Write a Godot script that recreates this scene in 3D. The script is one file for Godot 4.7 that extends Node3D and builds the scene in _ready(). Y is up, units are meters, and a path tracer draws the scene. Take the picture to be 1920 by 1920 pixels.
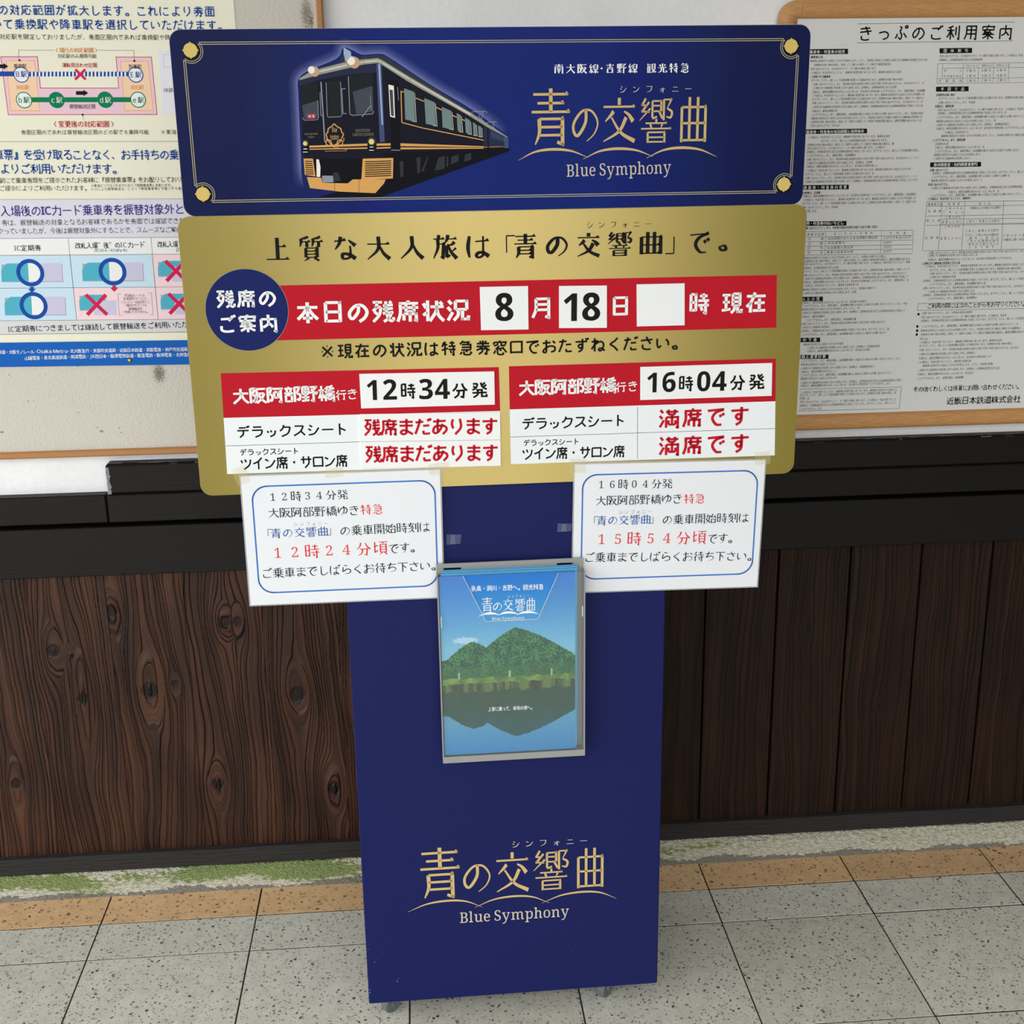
extends Node3D
# A station notice stand in front of a timber and plaster wall. Units are metres; x right, y up, z towards the viewer.

# Lettering is drawn by strokes on a 99 x 99 grid (xxyy points, c = curve, a character + box = that character squeezed in).
const GLYPHS := """
口 1212-1292 1212-8812-8892 1284-8884
日 1806-1894 1806-8206-8294 1848-8248 1889-8289
木 0530-9530 5003-5097 c4832-3058-0580 c5232-7058-9580
禾 c8005-5014-2018 0535-9535 5012-5097 c4837-3060-0582 c5237-7060-9582
氵 2005-7022 0835-5852 1295-8558
扌 5503-5592-2584 0528-9524 0566-9550
亻 c7503-4535-0562 5038-5097
彳 c8003-5022-1534 c8830-5552-0866 5550-5597
辶 0608-2020 0342-1842-1876 1876-0392 c1876-4090-9892
阝 1505-1597 1507-8507-4544 c4544-9555-8085-4578
糸 c5203-3020-1834-4846 8024-2264 2264-8560 5062-5097 2572-0892 7572-9290
車 0814-9214 2030-2070 2030-8030-8070 2050-8050 2070-8070 0584-9584 5003-5097
馬 1805-1864 1805-8805 1825-8525 1844-8544 1864-9264-8796-7091 5305-5364 0674-0194 2674-2992 4572-5089 6370-7085
釒 5002-0540 5002-9538 2842-7242 1260-8860 5042-5090 2268-3282 7868-6882 0592-9588
言 3803-6510 0520-9520 1836-8236 1852-8252 1868-1896 1868-8268-8296 1892-8292
門 0804-0897 0804-4204-4244 0824-4224 0844-4244 5804-5844 5804-9204-9297-8092 5824-9224 5844-9244
頁 0505-9505 5005-4222 1822-1878 1822-8222-8278 1840-8240 1859-8259 1878-8278 3680-0897 6480-9297
寺 1814-8214 5002-5036 0536-9536 0558-9558 6842-6896-5090 2866-4284
月 c2205-2255-0596 2205-8605-8696-6890 2232-8632 2258-8658
貝 1804-1872 1804-8204-8272 1827-8227 1849-8249 1872-8272 3676-0897 6476-9297
心 c1840-1462-0582 c3530-3578-4492-7892-8272 4822-6240 8040-9570
刂 2012-2068 7803-7895-5088
攵 c3503-2224-0544 2022-9522 c7224-5565-0597 c3240-5575-9597
隹 c3003-2026-0350 2022-2097 2022-9522 6502-5522 5822-5892 2045-8845 2068-8868 2092-9792
見 2004-2062 2004-8004-8062 2023-8023 2042-8042 2062-8062 c3862-3082-0597 6262-6292-9592-9578
尺 2008-8208-8245 2043-8243 c2008-2055-0596 c5045-7080-9796
大 0535-9535 c5005-4855-0596 c5238-7072-9595
人 c5005-4850-0595 c5030-7070-9595
南 0514-9514 5002-5030 1030-1097 1030-9030-9097-8093 3538-4252 6538-5852 2856-7256 2872-7272 5056-5095
阪 阝00003699 4210-9510 c4210-4260-3096 4838-8838 c8838-7268-4297 c5240-7275-9896
線 糸00004299 6803-6014 5014-5054 5014-9214-9254 5034-9234 5054-9254 7054-7096-6090 5064-6664 c6664-6080-4592 9260-7470 c7262-8080-9890
吉 0818-9218 5002-5042 1842-8242 口15508599
野 0806-0850 0806-4406-4450 0828-4428 0850-4450 2606-2690 0470-4870 0292-4888 5508-9208-7228 6022-7834 5042-9642-8654 7442-7495-5888
観 1502-0522 1012-4812 隹02205099 見50039999
光 5003-5045 2012-3034 8010-6834 0545-9545 c3845-3578-0596 6245-6292-9592-9575
特 1808-0540 1325-4225 2503-2597 0262-4650 寺46009999
急 3302-1025 3012-7012-5828 2228-8228-8264 2246-8246 1864-8264 心05629599
青 0812-9212 1827-8227 0442-9642 5002-5042 c2254-2278-1298 2254-7854-7898-6594 2268-7868 2282-7882
の c5218-5050-2680-1270-1448-4022-7022-9048-8075-5594
交 5003-5018 0522-9522 c3432-2640-1054 c6432-7840-9054 c7045-5075-0597 c2845-5578-9597
響 1802-0816-2218 2810-0830-3032 3224-0050 3808-3844 3808-6408-6430 3818-6418 3830-6430 3846-5242 5830-6846 7205-7250 7205-9405-8224 c8224-9632-9244-8042 5047-5054 1856-8256 3258-3666 6858-6466 0568-9568 2576-2599 2576-7576-7599 2587-7587 2597-7597
曲 1024-1094 1024-9024-9094 3604-3690 6404-6490 1056-9056 1090-9090
上 5005-5090 5040-8540 0590-9590
質 c4002-2508-1010 c1010-1025-0542 1022-4822 3322-3344 c8802-7508-5810 c5810-5825-5342 5822-9822 8022-8044 貝15458599
な 0822-5518 c3404-2830-1055 c6518-8030-9240 c7040-7260-6886-4592-3882-4472-6876-9292
旅 2402-2416 0218-4818 c2018-2055-0296 2038-4438-4094-3088 c6202-5820-4836 5818-9818 c8830-7840-5646 5644-5692 5692-7082 c6038-7470-9797 9455-7868
は c1408-0855-1494 3830-9426 c7008-7060-6886-5094-4284-5474-7276-9490
「 6008-6075 6008-9508
」 4025-4092 4092-0592
『 6008-6075 6008-9508 7220-7275 7220-9520
』 4025-4092 4092-0592 2825-2880 2880-0580
で 0518-9012 c8814-4828-3058-5090-7892 6840-7652 8232-9044
。 c1575-3075-3592-1594-0582-1575
、 c0674-1880-2692
残 0408-4608 c2208-2030-0448 1230-4030 c4030-3265-0496 1050-2866 5024-9420 5040-9436 4858-9654 c6204-6660-8090-9692 9692-9676 c8856-7480-5296 7804-8814
席 5002-5014 0815-9515 c1415-1460-0297 2434-9634 4020-4052 7620-7652 4052-7652 3062-3092 3062-8662-8692-7688 5852-5898
ご 2022-7520-6232 c2060-2284-5092-8888 7804-8518 9000-9713
案 5000-5010 0812-0826 0812-9212-8826 0534-9534 c4418-3436-2046-5050-7658 c6834-5250-1458 0664-9464 5054-5098 c4866-3080-1090 c5266-7080-9090
内 1028-1097 1028-9028-9097-7892 5003-5030 c5030-4855-2074 c5048-6460-7474
本 0526-9526 5003-5097 c4828-3055-0580 c5228-7055-9580 2874-7274
状 2503-2597 0516-1838 0470-2456 3832-9832 c6605-6450-3497 c6638-7470-9897 8010-9224
況 氵00003099 3808-3846 3808-9008-9046 3846-9046 c5048-5072-3096 7048-7090-9690-9874
現 0412-4212 0645-4045 0284-4478 2212-2280 見44039999
在 0520-9520 c4403-2845-0570 2448-2497 4252-9252 6632-6688 3688-9688
※ 1818-8282 8218-1882 4714-5314 4786-5386 1250-1850 8250-8850
券 2806-3822 7206-6222 0824-9224 0543-9543 c5003-4545-0570 c6045-7460-9670 2560-7860-7296-5890 c4862-4280-2096
窓 5000-5010 0812-0828 0812-9212-8828 c3618-3228-1036 6018-6034-9034 4636-2656-7654 6844-8064 c1866-1480-0690 c3460-3488-4496-7096-7482 4860-6072 8062-9684
お 0528-6024 c3006-3060-2890-1090-1472-5050-8654-8880-6290 7414-9230
た 0522-5818 c3404-2640-0592 5242-9040 c5472-5688-7090-9488
す 0522-9520 c5803-5852-4468-3052-4440-5852-5480-3096
ず 0526-8824 c5405-5454-4070-2655-4042-5455-5080-2696 7602-8416 8800-9612
ね 2604-2696 0428-4224-0480 c2052-4834-7228-8848-8078-6692-5484-6474-8280-9692
く c7205-5028-2248-4665-7494
だ 0524-5220 c3204-2440-0492 5044-8842 c5272-5488-7090-9288 7804-8618 9000-9714
さ 0830-9024 c4604-6030-7654 c2258-2282-4892-7890
い c1020-1060-2082-3868 c7024-8644-8868
橋 木00003899 c8803-7010-4812 4020-9820 c6614-5830-4044 c7022-8034-9844 5434-5450 5434-8434-8450 5450-8450 4458-4498 4458-9458-9498-8694 5868-5886 5868-8068-8086 5886-8086
阿 阝00003499 3812-9812 8412-8494-7090 4432-4470 4432-6832-6870 4466-6866
部 2802-2812 0414-5214 1620-2040 4220-3640 0242-5442 1054-1096 1054-4654-4696 1092-4692 阝58009999
行 彳00003899 4812-9412 4040-9840 7640-7694-6288
き 1020-8014 0842-9034 c4604-5830-7060 c2066-2086-4494-7690
発 0810-3810 c3810-2836-0450 1024-2236 c5803-6830-9648 8604-6620 9418-7432 2850-7250 0468-9668 c3850-3878-1098 6450-6492-9492-9478
分 c3405-2630-0552 c6405-7430-9652 2650-7650-7094-5288 c4452-3878-1496
満 氵00002899 3416-9816 4804-4830 8004-8030 4830-8030 3644-3698 3644-9644-9698-8694 6630-6682 4860-4882 4882-8482 8460-8482
時 日00003890 寺40009999
デ 1818-7018 0540-9240 c5040-4870-2294 7606-8420 8802-9616
ラ 1815-8215 0840-8840 c8840-7575-3295
ッ 1848-2664 4444-5060 c8046-7078-3894
ク c3804-2832-0652 3222-8622 c8622-6870-1896
ス 1216-8016 c8016-5560-0592 5856-9090
シ 1812-4026 0840-3054 c1090-5578-9032
ー 0650-9450
ト 3504-3596 3540-8062
ツ 0822-2044 4016-5238 c8818-7660-2894
イ c8206-5035-0852 5232-5296
ン 0820-3634 c0888-5572-9228
・ 4449-5649
サ 0530-9530 2806-2864 c7206-7260-3896
ロ 1218-1292 1218-8818-8892 1284-8884
ま 1020-9020 1042-9042 c5203-5260-5084-3292-1882-2870-5072-9092
あ 1020-8616 c4004-3645-4082 c6834-5070-2688-1076-2250-5444-8450-9070-6894
り c2808-2235-3062 c7005-7655-4296
フ 1016-8616 c8616-7065-2094
ォ 1850-8850 6034-6094-4888 c5852-4270-1484
ニ 1828-8228 0680-9480
ゆ c1216-0850-1678 c1660-4026-7422-9046-7676-5660 c5806-6250-3896
乗 c7804-5010-1814 0524-9524 2824-2868 7224-7268 0446-9646 0468-9668 5010-5098 c4870-3084-0496 c5270-7084-9696
開 門00009999 2658-7458 2074-8074 c4058-3882-2696 6258-6296
始 c1804-1440-0660-3280-4292 c3622-3060-0296 0226-4622 c6803-6020-5036-9232 8220-9644 5456-5496 5456-9056-9096 5490-9090
刻 2802-2814 0316-6016 c2816-2026-1036-3836 c4828-3054-0262 c5248-3478-0298 3472-5696 刂66009999
頃 1203-1280 0438-3230 1280-3264 頁38009999
ば c1208-0655-1294 3432-8628 c6210-6260-6086-4494-3684-4874-6476-8490 8002-8614 9000-9612
し c2806-2660-3288-5890-9066
ら 3006-6014 c2224-2040-1868-5446-8454-8478-6488-3892
待 彳00003599 寺38009999
ち 0824-9020 c4404-3434-2260-6046-8860-8080-4094
下 0512-9512 4812-4898 5236-8060
飛 1006-5206 c5206-5236-6646 7008-5620 7624-6032 c3420-2430-0436 2236-2298 4424-4498 0460-6060 6048-9048 c9048-9080-9894 7062-6074
鳥 c5402-5006-4412 2412-2470 2412-7812-7842 2428-7828 2442-7842 2457-9257 2470-9070-8896-7892 0476-0294 2476-2892 4274-4890 6074-6686
洞 氵00002899 3608-3698 3608-9408-9498-8494 4828-8228 5044-5080 5044-8044-8080 5076-8076
川 c2008-2060-0696 5012-5088 8606-8697
へ c0460-3228-5040-9478
奈 0518-9518 c5002-4428-0552 c5420-7038-9650 2854-7254 1268-8868 5068-5098-4292 3078-1290 7078-8890
良 5002-5014 2014-2094 2014-8014-8052 2033-8033 2052-8052 2092-4484 c5054-7080-9496 8860-6872
懐 1802-1898 0624-0444 2822-3236 4012-9612 6602-6622 4424-4440 4424-9224-9240 4440-9240 6024-6040 7624-7640 3650-9850 c6442-5066-3478 5062-5094-6688 c6652-8084-9896 9062-7874
対 2604-2618 0420-5220 c4020-3060-0494 c1040-3466-5092 5434-9834 8004-8094-6888 5850-6868
応 5002-5014 0815-9515 c1415-1460-0297 c3044-2868-2080 c4434-4484-5490-7690-8076 5630-6646 8244-9668
範 1604-0420 1012-4812 2414-3024 6204-5020 5812-9812 7414-8024 車00285299 5834-9034-9060-7858 5834-5890 5890-9690-9676
囲 1008-1096 1008-9008-9096 1090-9090 2034-8034 2060-8060 c4018-4055-2882 6418-6484
拡 扌00003499 6802-6814 4016-9816 c4416-4460-3296 c6828-6054-5486-9082 8062-9696
面 0508-9508 5008-4226 1026-1096 1026-9026-9096 1090-9090 3626-3690 6426-6490 3646-6446 3668-6468
換 扌00003499 c5602-5014-3826 5412-7812-7026 4226-4254 4226-9426-9454 6026-5642 7626-7644 3860-9860 c6648-6272-3497 c6862-8080-9897
駅 馬00004899 5408-9208-9242 5442-9242 c5408-5460-4496 c7044-8080-9996
降 阝00003299 c5602-4816-3630 5210-8410 c8410-6832-3648 c4818-6434-9646 4456-9456 4876-9876 4662-4476 7248-7298
選 辶00009999 3408-5808-5824-3424 3424-3436-5836 6408-8808-8824-6424 6424-6436-9236 3448-9448 4840-4866 7840-7866 2866-9866 4870-3682 7470-8882
択 扌00003499 尺38009999
限 阝00003299 4408-9008-9046 4427-9027 4446-9046 4408-4492 4492-6282 c6448-7680-9896 9058-7668
定 5002-5014 0816-0834 0816-9216-8834 2840-7240 5040-5088 5062-8062 c2850-2474-0496 c2472-4290-9694
区 0810-9410 0810-0894 0894-9694 3028-7270 c7422-5656-2676
間 門00009999 3054-3092 3054-7054-7092 3073-7073 3090-7090
可 0512-9512 8012-8094-6288 1834-1872 1834-5634-5672 1866-5666
能 c2604-1420-0634-4430 3620-4838 0646-0698 0646-4446-4498-3694 0662-4462 0678-4478 5804-5842-9442-9430 9210-5826 5852-5892-9492-9478 9258-5874
運 辶00009999 3008-3022 3008-9608-9622 車30149886
転 車00004899 5424-9224 4846-9846 c6848-6070-5286-9280 8064-9698
合 c5002-3024-0440 c5002-7024-9640 3042-7042 2060-2098 2060-8060-8098 2092-8092
到 0410-6010 c2812-2026-1434-5030 4420-5840 0652-5852 3234-3284 0288-6082 刂66009999
着 2802-3612 7202-6412 0814-9214 1427-8627 0440-9640 5014-5040 c4040-2866-0484 3250-3298 3250-8250-8298 3266-8266 3280-8280 3296-8296
振 扌00003499 3808-9808 c4008-4055-3097 5024-9024 4040-9840 5642-5692-6884 c6642-7878-9896 9252-7866
替 0414-4614 0430-4830 c2604-2640-0450 2834-4448 5214-9614 5030-9830 c7404-7240-5250 7634-9650 2256-2298 2256-7856-7898 2275-7875 2296-7896
輸 車00004299 c7202-6020-4434 c7202-8420-9832 5834-8434 5044-5096 5044-6844-6896-6092 5060-6860 5076-6876 7846-7878 9242-9296-8490
送 辶00009999 4406-5220 8006-7020 3624-9424 3044-9644 c6424-6260-3478 c6646-7664-9676
変 5002-5014 0514-9514 c3814-3830-2444 6014-6044-5440 2224-0840 7824-9438 c3848-2860-1268 3256-7656 c7656-5684-0898 c3062-5484-9498
更 0508-9508 1824-1862 1824-8224-8262 1843-8243 1862-8262 c5008-5066-3886-0497 c2866-5088-9696
後 彳00003499 c6003-4222-6424 8812-4444-9040 c6044-5058-3670 5256-8656 c8656-6684-3498 c5066-7084-9898
東 0514-9514 5002-5098 1828-1862 1828-8228-8262 1845-8245 1862-8262 c4864-3080-0494 c5264-7080-9694
海 氵00002899 c4603-4216-3228 4214-9614 4630-3886 4630-9030-8696-7692 3058-9858 3886-9486 6630-6286
他 亻00003099 3840-9628-9268-8264 6604-6672 4822-4890-9690-9674
鉄 釒00004499 c5808-5424-4838 5426-9426 4650-9850 c7204-7060-4498 c7452-8276-9898
票 0406-9606 1418-1442 1418-8618-8642 1442-8642 3606-3642 6406-6442 2052-8052 0468-9668 5068-5098-4294 3076-1692 7076-8692
受 c8202-5010-1814 1620-2832 4618-5230 8216-7030 0634-0650 0634-9434-9050 1858-7858 c7858-5488-0698 c2862-5088-9698
取 0408-5208 1408-1480 4408-4498 1430-4430 1452-4452 0282-5474 5618-9418 c9418-8060-5094 c5824-7466-9894
手 c7804-5012-1816 1434-8634 0458-9658 5012-5094-3688
持 扌00003499 寺38009999
利 禾00005899 刂60009999
用 c1808-1860-0496 1808-8808-8896-7492 1834-8834 1860-8860 5208-5296
類 2603-2650 0424-4824 0808-1618 4406-3418 c2426-1640-0446 c2826-3838-4844 0468-4868 c2652-2474-0496 3670-4892 頁50009999
提 扌00003499 5004-5040 5004-8804-8840 5022-8822 5040-8840 3852-9852 6652-6694 6672-9072 c4864-4682-3296 c4684-6092-9694
示 2014-8014 0538-9538 5038-5096-3890 3054-1280 7054-9080
客 5000-5012 0814-0830 0814-9214-8830 c4224-3040-1452 3432-7232 c7232-5054-0466 c3038-5454-9666 2870-2898 2870-7270-7298 2894-7294
様 木00003899 5203-6014 8803-7614 4418-9618 4832-9232 4246-9846 7018-7096-6292 4458-6058 c6058-5478-4088 9256-7668 c7056-8074-9888
配 0408-5208 0828-0898 0828-4828-4898 0894-4894 0876-4876 2008-2048-1258 3608-3652-4454 5812-9212-9246 5846-9246 5846-5892-9692-9674
入 3008-4608 c4608-4848-0596 c4830-6474-9696
場 0434-3634 2006-2078 0284-3874 4804-4838 4804-8804-8838 4821-8821 4838-8838 3850-9850 c5050-4470-3276 4864-9264-8696-7692 c6264-5680-3694 c7664-7084-5498
象 c3602-2614-0826 3210-6810-5824 1824-1846 1824-8224-8246 1846-8246 5024-4446 c4446-3056-0860 c4252-5870-5496-3890 c4862-3074-0880 c5476-3888-0894 c8452-7060-5860 c6060-7280-9690
外 c2804-2230-0450 2422-5022 c5022-4065-0496 2240-3858 7004-7097 7036-9856
確 0412-4412 c2212-1840-0260 1644-1692 1644-4244-4292 1688-4288 4812-4826 4812-9812-9626 隹46209899
認 言00004299 5010-9010-8646-7642 c7010-6634-4848 5224-6434 c4856-4676-4286 c5650-5688-6494-8094-8680 6646-7660 8856-9880
今 c5002-3024-0440 c5002-7024-9640 3242-6842 1860-7860 c7860-6880-5098
期 0414-5614 1404-1472 4404-4472 1434-4434 1453-4453 0272-5872 2076-0696 3876-5292 月60009999
改 0612-4012-4040 0640-4040 0640-0688-4470 攵46009999
札 木00004899 6004-6090-9690-9674
等 1802-0620 1212-4812 2614-3424 6202-5020 5812-9612 7414-8224 2236-7836 5024-5050 0450-9650 0466-9666 7054-7098-5892 2472-3888
継 糸00004299 5004-5092 5092-9892 5646-9646 7606-7686 5816-6634 9414-8432 c7646-6866-5676 7650-9276
続 糸00004299 4814-9614 7002-7030 5230-9030 4644-4658 4644-9844-9458 c6258-6078-4497 7858-7892-9892-9878
道 辶00009999 4802-5612 8402-7612 3216-9816 6616-6028 4028-4084 4028-8828-8884 4046-8846 4064-8864 4082-8882
北 3804-3896 0434-3834 0482-3866 6204-6290-9690-9672 9224-6248
京 5002-5018 0518-9518 2232-2258 2232-7832-7858 2258-7858 5058-5096-4092 c3066-2280-0692 7066-9290
都 0816-5016 2802-2832 0234-5834 5206-0860 1650-1696 1650-4850-4896 1672-4872 1694-4894 阝62009999
市 5002-5018 0518-9518 1436-1486 1436-8636-8686-7482 5018-5098
通 辶00009999 3806-8806-7020 5614-7022 3826-3884 3826-9026-9086-8082 3845-9045 3864-9064 6426-6484
局 1806-8806-8828 1828-8828 c1806-1860-0496 1846-9246-8894-7490 3058-3086 3058-6858-6886 3084-6884
近 辶00009999 c8804-6612-4216 c4214-4250-3278 4238-9638 7238-7284
畿 2002-0814-2420 2420-0834-3030 4402-3414-4820 4820-3434-5430 0240-9840 1050-1092 1050-4850-4892 1070-4870 2850-2890 1090-4890 c6202-6660-9494 9494-9876 9452-5296 8206-9216
電 1204-8804 0416-0432 0416-9616-9232 5004-5040 2024-3624 2036-3636 6424-8024 6436-8036 2050-2086 2050-8050-8086 2068-8068 2086-8086 5044-5095-9495-9484
神 2002-2814 0622-3622-0460 2240-2298 2844-4054 4620-4672 4620-9420-9472 4645-9445 4670-9470 7003-7098
戸 1208-8808 2028-2056 2028-8828-8856 2052-8852 c2028-1866-0496
山 5004-5088 0832-0888 0888-9288 9232-9294
陽 阝00003099 4804-4838 4804-8804-8838 4821-8821 4838-8838 3850-9850 c5050-4470-3276 4864-9264-8696-7692 c6264-5680-3694 c7664-7084-5498
泉 5000-4212 2212-2246 2212-7812-7846 2228-7828 2245-7845 5045-5096-4092 0860-3660 c3660-2880-0492 8454-6266 c5254-7078-9692
高 5002-5014 0514-9514 2824-2844 2824-7224-7244 2844-7244 1056-1098 1056-9056-9098-8094 3268-3288 3268-6868-6888 3288-6888
速 辶00009999 3214-9414 6302-6386 3828-3852 3828-8828-8852 3852-8852 c6054-5068-3280 c6654-7868-9680
西 0510-9510 1030-1094 1030-9030-9094 1090-9090 c3810-3850-2264 6210-6258-8258
堺 0434-3434 1806-1878 0284-3674 4004-4046 4004-9404-9446 4025-9425 4046-9446 6704-6746 c6646-5462-3668 c6846-8060-9866 c5464-5482-4497 8064-8097
気 c2802-2020-0438 2214-9214 2430-8630 1046-8046 c8046-8074-9694 9694-9880 2058-6292 6058-1294
軌 車00005299 c6804-6855-5096 5228-8628-8690-9890-9676
団 1006-1096 1006-9006-9096 1090-9090 2434-7834 6220-6280-5076 3648-4660
体 亻00003099 3428-9828 6604-6698 c6430-5460-3276 c6830-7858-9874 5074-8074
割 3402-3412 0614-0626 0614-6014-5826 1628-5228 1640-5240 0453-6253 3414-3462 1466-1496 1466-5466-5496 1492-5492 刂68009999
引 0808-4808-4828 0828-4828 0828-0650-4850-4494-3288 8204-8298
回 1006-1096 1006-9006-9096 1090-9090 3432-3470 3432-6632-6670 3468-6668
品 3006-3042 3006-7006-7042 3040-7040 0654-0696 0654-4254-4296 0692-4292 5854-5896 5854-9454-9496 5892-9492
身 c5402-5008-4212 2212-2264 2212-7812-7896-6490 2230-7830 2247-7847 0466-9462 c9040-6078-0496
障 阝00003099 6602-6612 4014-9814 5020-5430 8420-7830 3632-9832 4642-4672 4642-9242-9272 4657-9257 4672-9272 3484-9884 6972-6998
害 5002-5012 0814-0828 0814-9214-8828 2428-7628 2442-7642 0456-9656 5020-5062 2068-2098 2068-8068-8098 2094-8094
者 1616-7616 5002-5036 0438-9638 8606-0872 2858-2898 2858-8058-8098 2876-8076 2895-8095
知 c1804-1424-0634 1222-4822 0246-5046 c2822-2460-0296 3062-4888 口54229596
的 c2802-2412-1816 0816-0894 0816-4416-4494 0854-4454 0890-4490 c6402-5824-5036 6022-9422-9294-7690 6246-7266
有 0522-9522 c4404-3234-0462 3448-3498 3448-8248-8298-6892 3464-8264 3480-8280
効 2602-2614 0416-5016 1424-0638 3824-4838 c3838-2860-0296 c1440-3064-5092 5230-9430-9094-7888 c7004-6860-5096
使 亻00003099 3416-9816 4432-4462 4432-9232-9262 4462-9262 c6804-6860-3298 c4864-7086-9896
条 c3802-2816-0832 3212-7212 c7212-5434-0646 c3020-5636-9646 0664-9464 5048-5098 4866-1688 5266-8688
件 亻00003099 c5010-4630-3646 4632-9432 3460-9860 6804-6898
払 扌00003499 c6406-5440-4484-9276 7456-9696
小 5004-5094-3488 c2434-1856-0676 c7434-8454-9676
児 1808-1850 4206-4250 4206-8206-8250 4228-8228 4250-8250 c3654-3480-0697 6254-6292-9492-9476
途 辶00009999 c6402-5018-3032 c6402-8018-9632 4834-8034 3450-9450 6234-6284-5480 4660-3474 7660-8874
中 1024-1064 1024-9024-9064 1062-9062 5003-5098
算 1602-0618 1210-4810 2612-3222 6202-5018 5810-9610 7412-8022 2228-2266 2228-7828-7866 2240-7840 2253-7853 2266-7866 0478-9678 c3466-3484-1898 6666-6698
経 糸00004299 4810-9010 c9010-7034-4644 c5014-7036-9844 5466-9466 7448-7490 4690-9890
賃 c2202-1614-0424 1616-1640 c8804-6410-3812 3024-9624 6410-6438 3838-9038 貝18428299
際 阝00003099 c4604-4016-3430 4412-6012 c6012-5230-3444 7008-9608 c9608-8230-6640 c7016-8030-9842 4850-8450 3864-9864 6864-6898-6294 5074-4290 8274-9690
次 0816-2830 0490-2868 c5204-4626-3644 4824-9624-9040 c6842-6470-3498 c6852-8078-9898
守 5002-5014 0816-0834 0816-9216-8834 0450-9650 7036-7096-5490 2662-4278
係 亻00003099 c8804-6410-4214 c6414-4230-6436 8824-4254-9450 6852-6898 5064-3886 8064-9684
員 2404-2426 2404-7604-7626 2426-7626 貝15348599
問 門00009999 3056-3088 3056-7056-7088 3086-7086
株 木00003899 c5206-4824-4036 4824-9424 3846-9846 7003-7098 c6848-5870-3686 c7048-8070-9886
式 0524-9524 0846-5846 3246-3284 0490-6078 c6403-6860-9294 9294-9674 8006-9218
会 c5002-3024-0440 c5002-7024-9640 2840-7240 1058-9058 c4858-3874-2090-7886 6472-8494
社 2002-2814 0622-3622-0460 2240-2298 2844-4054 4838-9638 7206-7290 4290-9890
計 言00004299 4842-9842 7204-7298
売 0814-9214 5002-5034 1834-8234 0448-0462 0448-9648-9262 c3662-3480-0697 6262-6292-9492-9478
路 0806-0838 0806-4006-4038 0838-4038 2438-2488 2456-4456 0856-0890 0292-4682 c6203-5424-4640 5820-9020 c9020-7450-4862 c5430-7248-9858 5462-5496 5462-9262-9296 5492-9292
金 c5002-3024-0438 c5002-7024-9638 3040-7040 1458-8658 5040-5092 2868-3482 7268-6482 0692-9492
料 2603-2697 0430-4830 1010-1824 4208-3424 c2432-1660-0474 c2834-3856-4866 5616-6828 5240-6452 4872-9866 8003-8098
円 1010-1096 1010-9010-9096-7892 1048-9048 5010-5048
前 2802-3614 7202-6414 0418-9618 1030-1096 1030-4630-4696-3892 1050-4650 1068-4668 6432-6474 8828-8894-7490
か 0530-6226 c6226-6460-5090-3880 c3806-3050-0692 c7622-8634-9446
が 0532-5828 c5828-6062-4692-3482 c3408-2850-0492 7030-8650 7804-8618 8800-9612
け c1208-0655-1490 4230-9428 c7406-7650-5294
こ 1820-7618 c7618-7024-6030 c1862-2084-5090-8886
せ 0538-9532 c7206-7258-6266 c3012-3068-3686-8286
そ 2012-7410-0848 0848-9240 c6844-4260-5086-7892
っ c1848-6040-8454-8078-4892
つ c0630-6022-9040-8468-4888
て 0620-9214 c9014-5030-3856-5084-8090
と c3006-3228-4044 c8430-4450-2074-3890-8888
ど c2606-2828-3644 c7630-4050-1674-3090-7888 8004-8618 9000-9614
に c1408-0855-1492 4424-8822 c4264-4682-6688-9284
ぷ 4006-5816 c5220-4440-5664-4890-3078 c2454-1874-0884 c6850-8064-9280 c8402-9402-9614-8416-8008-8402
み c1816-5814-4050-1484-0468-3056-6464-9482 c8042-7874-5496
も c4804-3640-4080-6490-8664 1232-7428 1256-7452
や c0648-5026-8226-9042-6656 c2816-4060-5496 4804-5620
よ 5420-9016 c5404-5460-5282-3092-1880-3070-5672-9092
る 2212-7410-1660 c1660-5040-8452-8882-5894-4080-6076
れ 2604-2696 0428-4224-0480 c2056-6026-7236-6874-8088-9776
わ 2604-2696 0428-4224-0480 c2052-5832-8446-8472-5492
を 1020-8618 c4604-3030-1454-4636-6254-6066 c9040-4458-3080-5490-8490
ん c5006-3050-0692 c0692-3850-5260-5488-7480-9466
め c2014-2650-4486 c7006-6050-2684-0870-2840-6024-9048-8074-6092
カ 0630-8830-8494-6488 c4404-4055-0696
ド 3204-3296 3240-7462 7006-7820 8602-9416
ム c4606-3650-1486 1486-8678 6656-9092
ズ 1216-7416 c7416-5260-0492 5456-8690 8002-8614 9200-9712
モ 1616-8416 0846-9246 4416-4488-8888
ノ c7806-6050-1294
レ 2208-2288 c2288-6476-9448
エ 1418-8618 5018-5084 0686-9486
リ 2608-2664 c7406-7460-3896
ア 0614-9014-6044 c4830-4470-1494
〈 6808-4050-6892
〉 3208-6050-3292
（ c6804-5050-6896
） c3204-5050-3296
“ 2004-1220 3804-3020
” 2004-1220 3804-3020
ビ 1808-1878-2890-8888 7838-1850 7604-8418 8800-9612
ル c3010-3050-0690 6008-6086 c6086-8074-9650
以 1008-1074-4066 4424-5444 c8006-8060-4894 6864-9494
力 0630-8830-8494-6488 c4404-4055-0696
"""
var raw_glyphs := {}
var glyph_cache := {}
var latin_cache := {}
var rng := RandomNumberGenerator.new()
var names := {}

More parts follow.
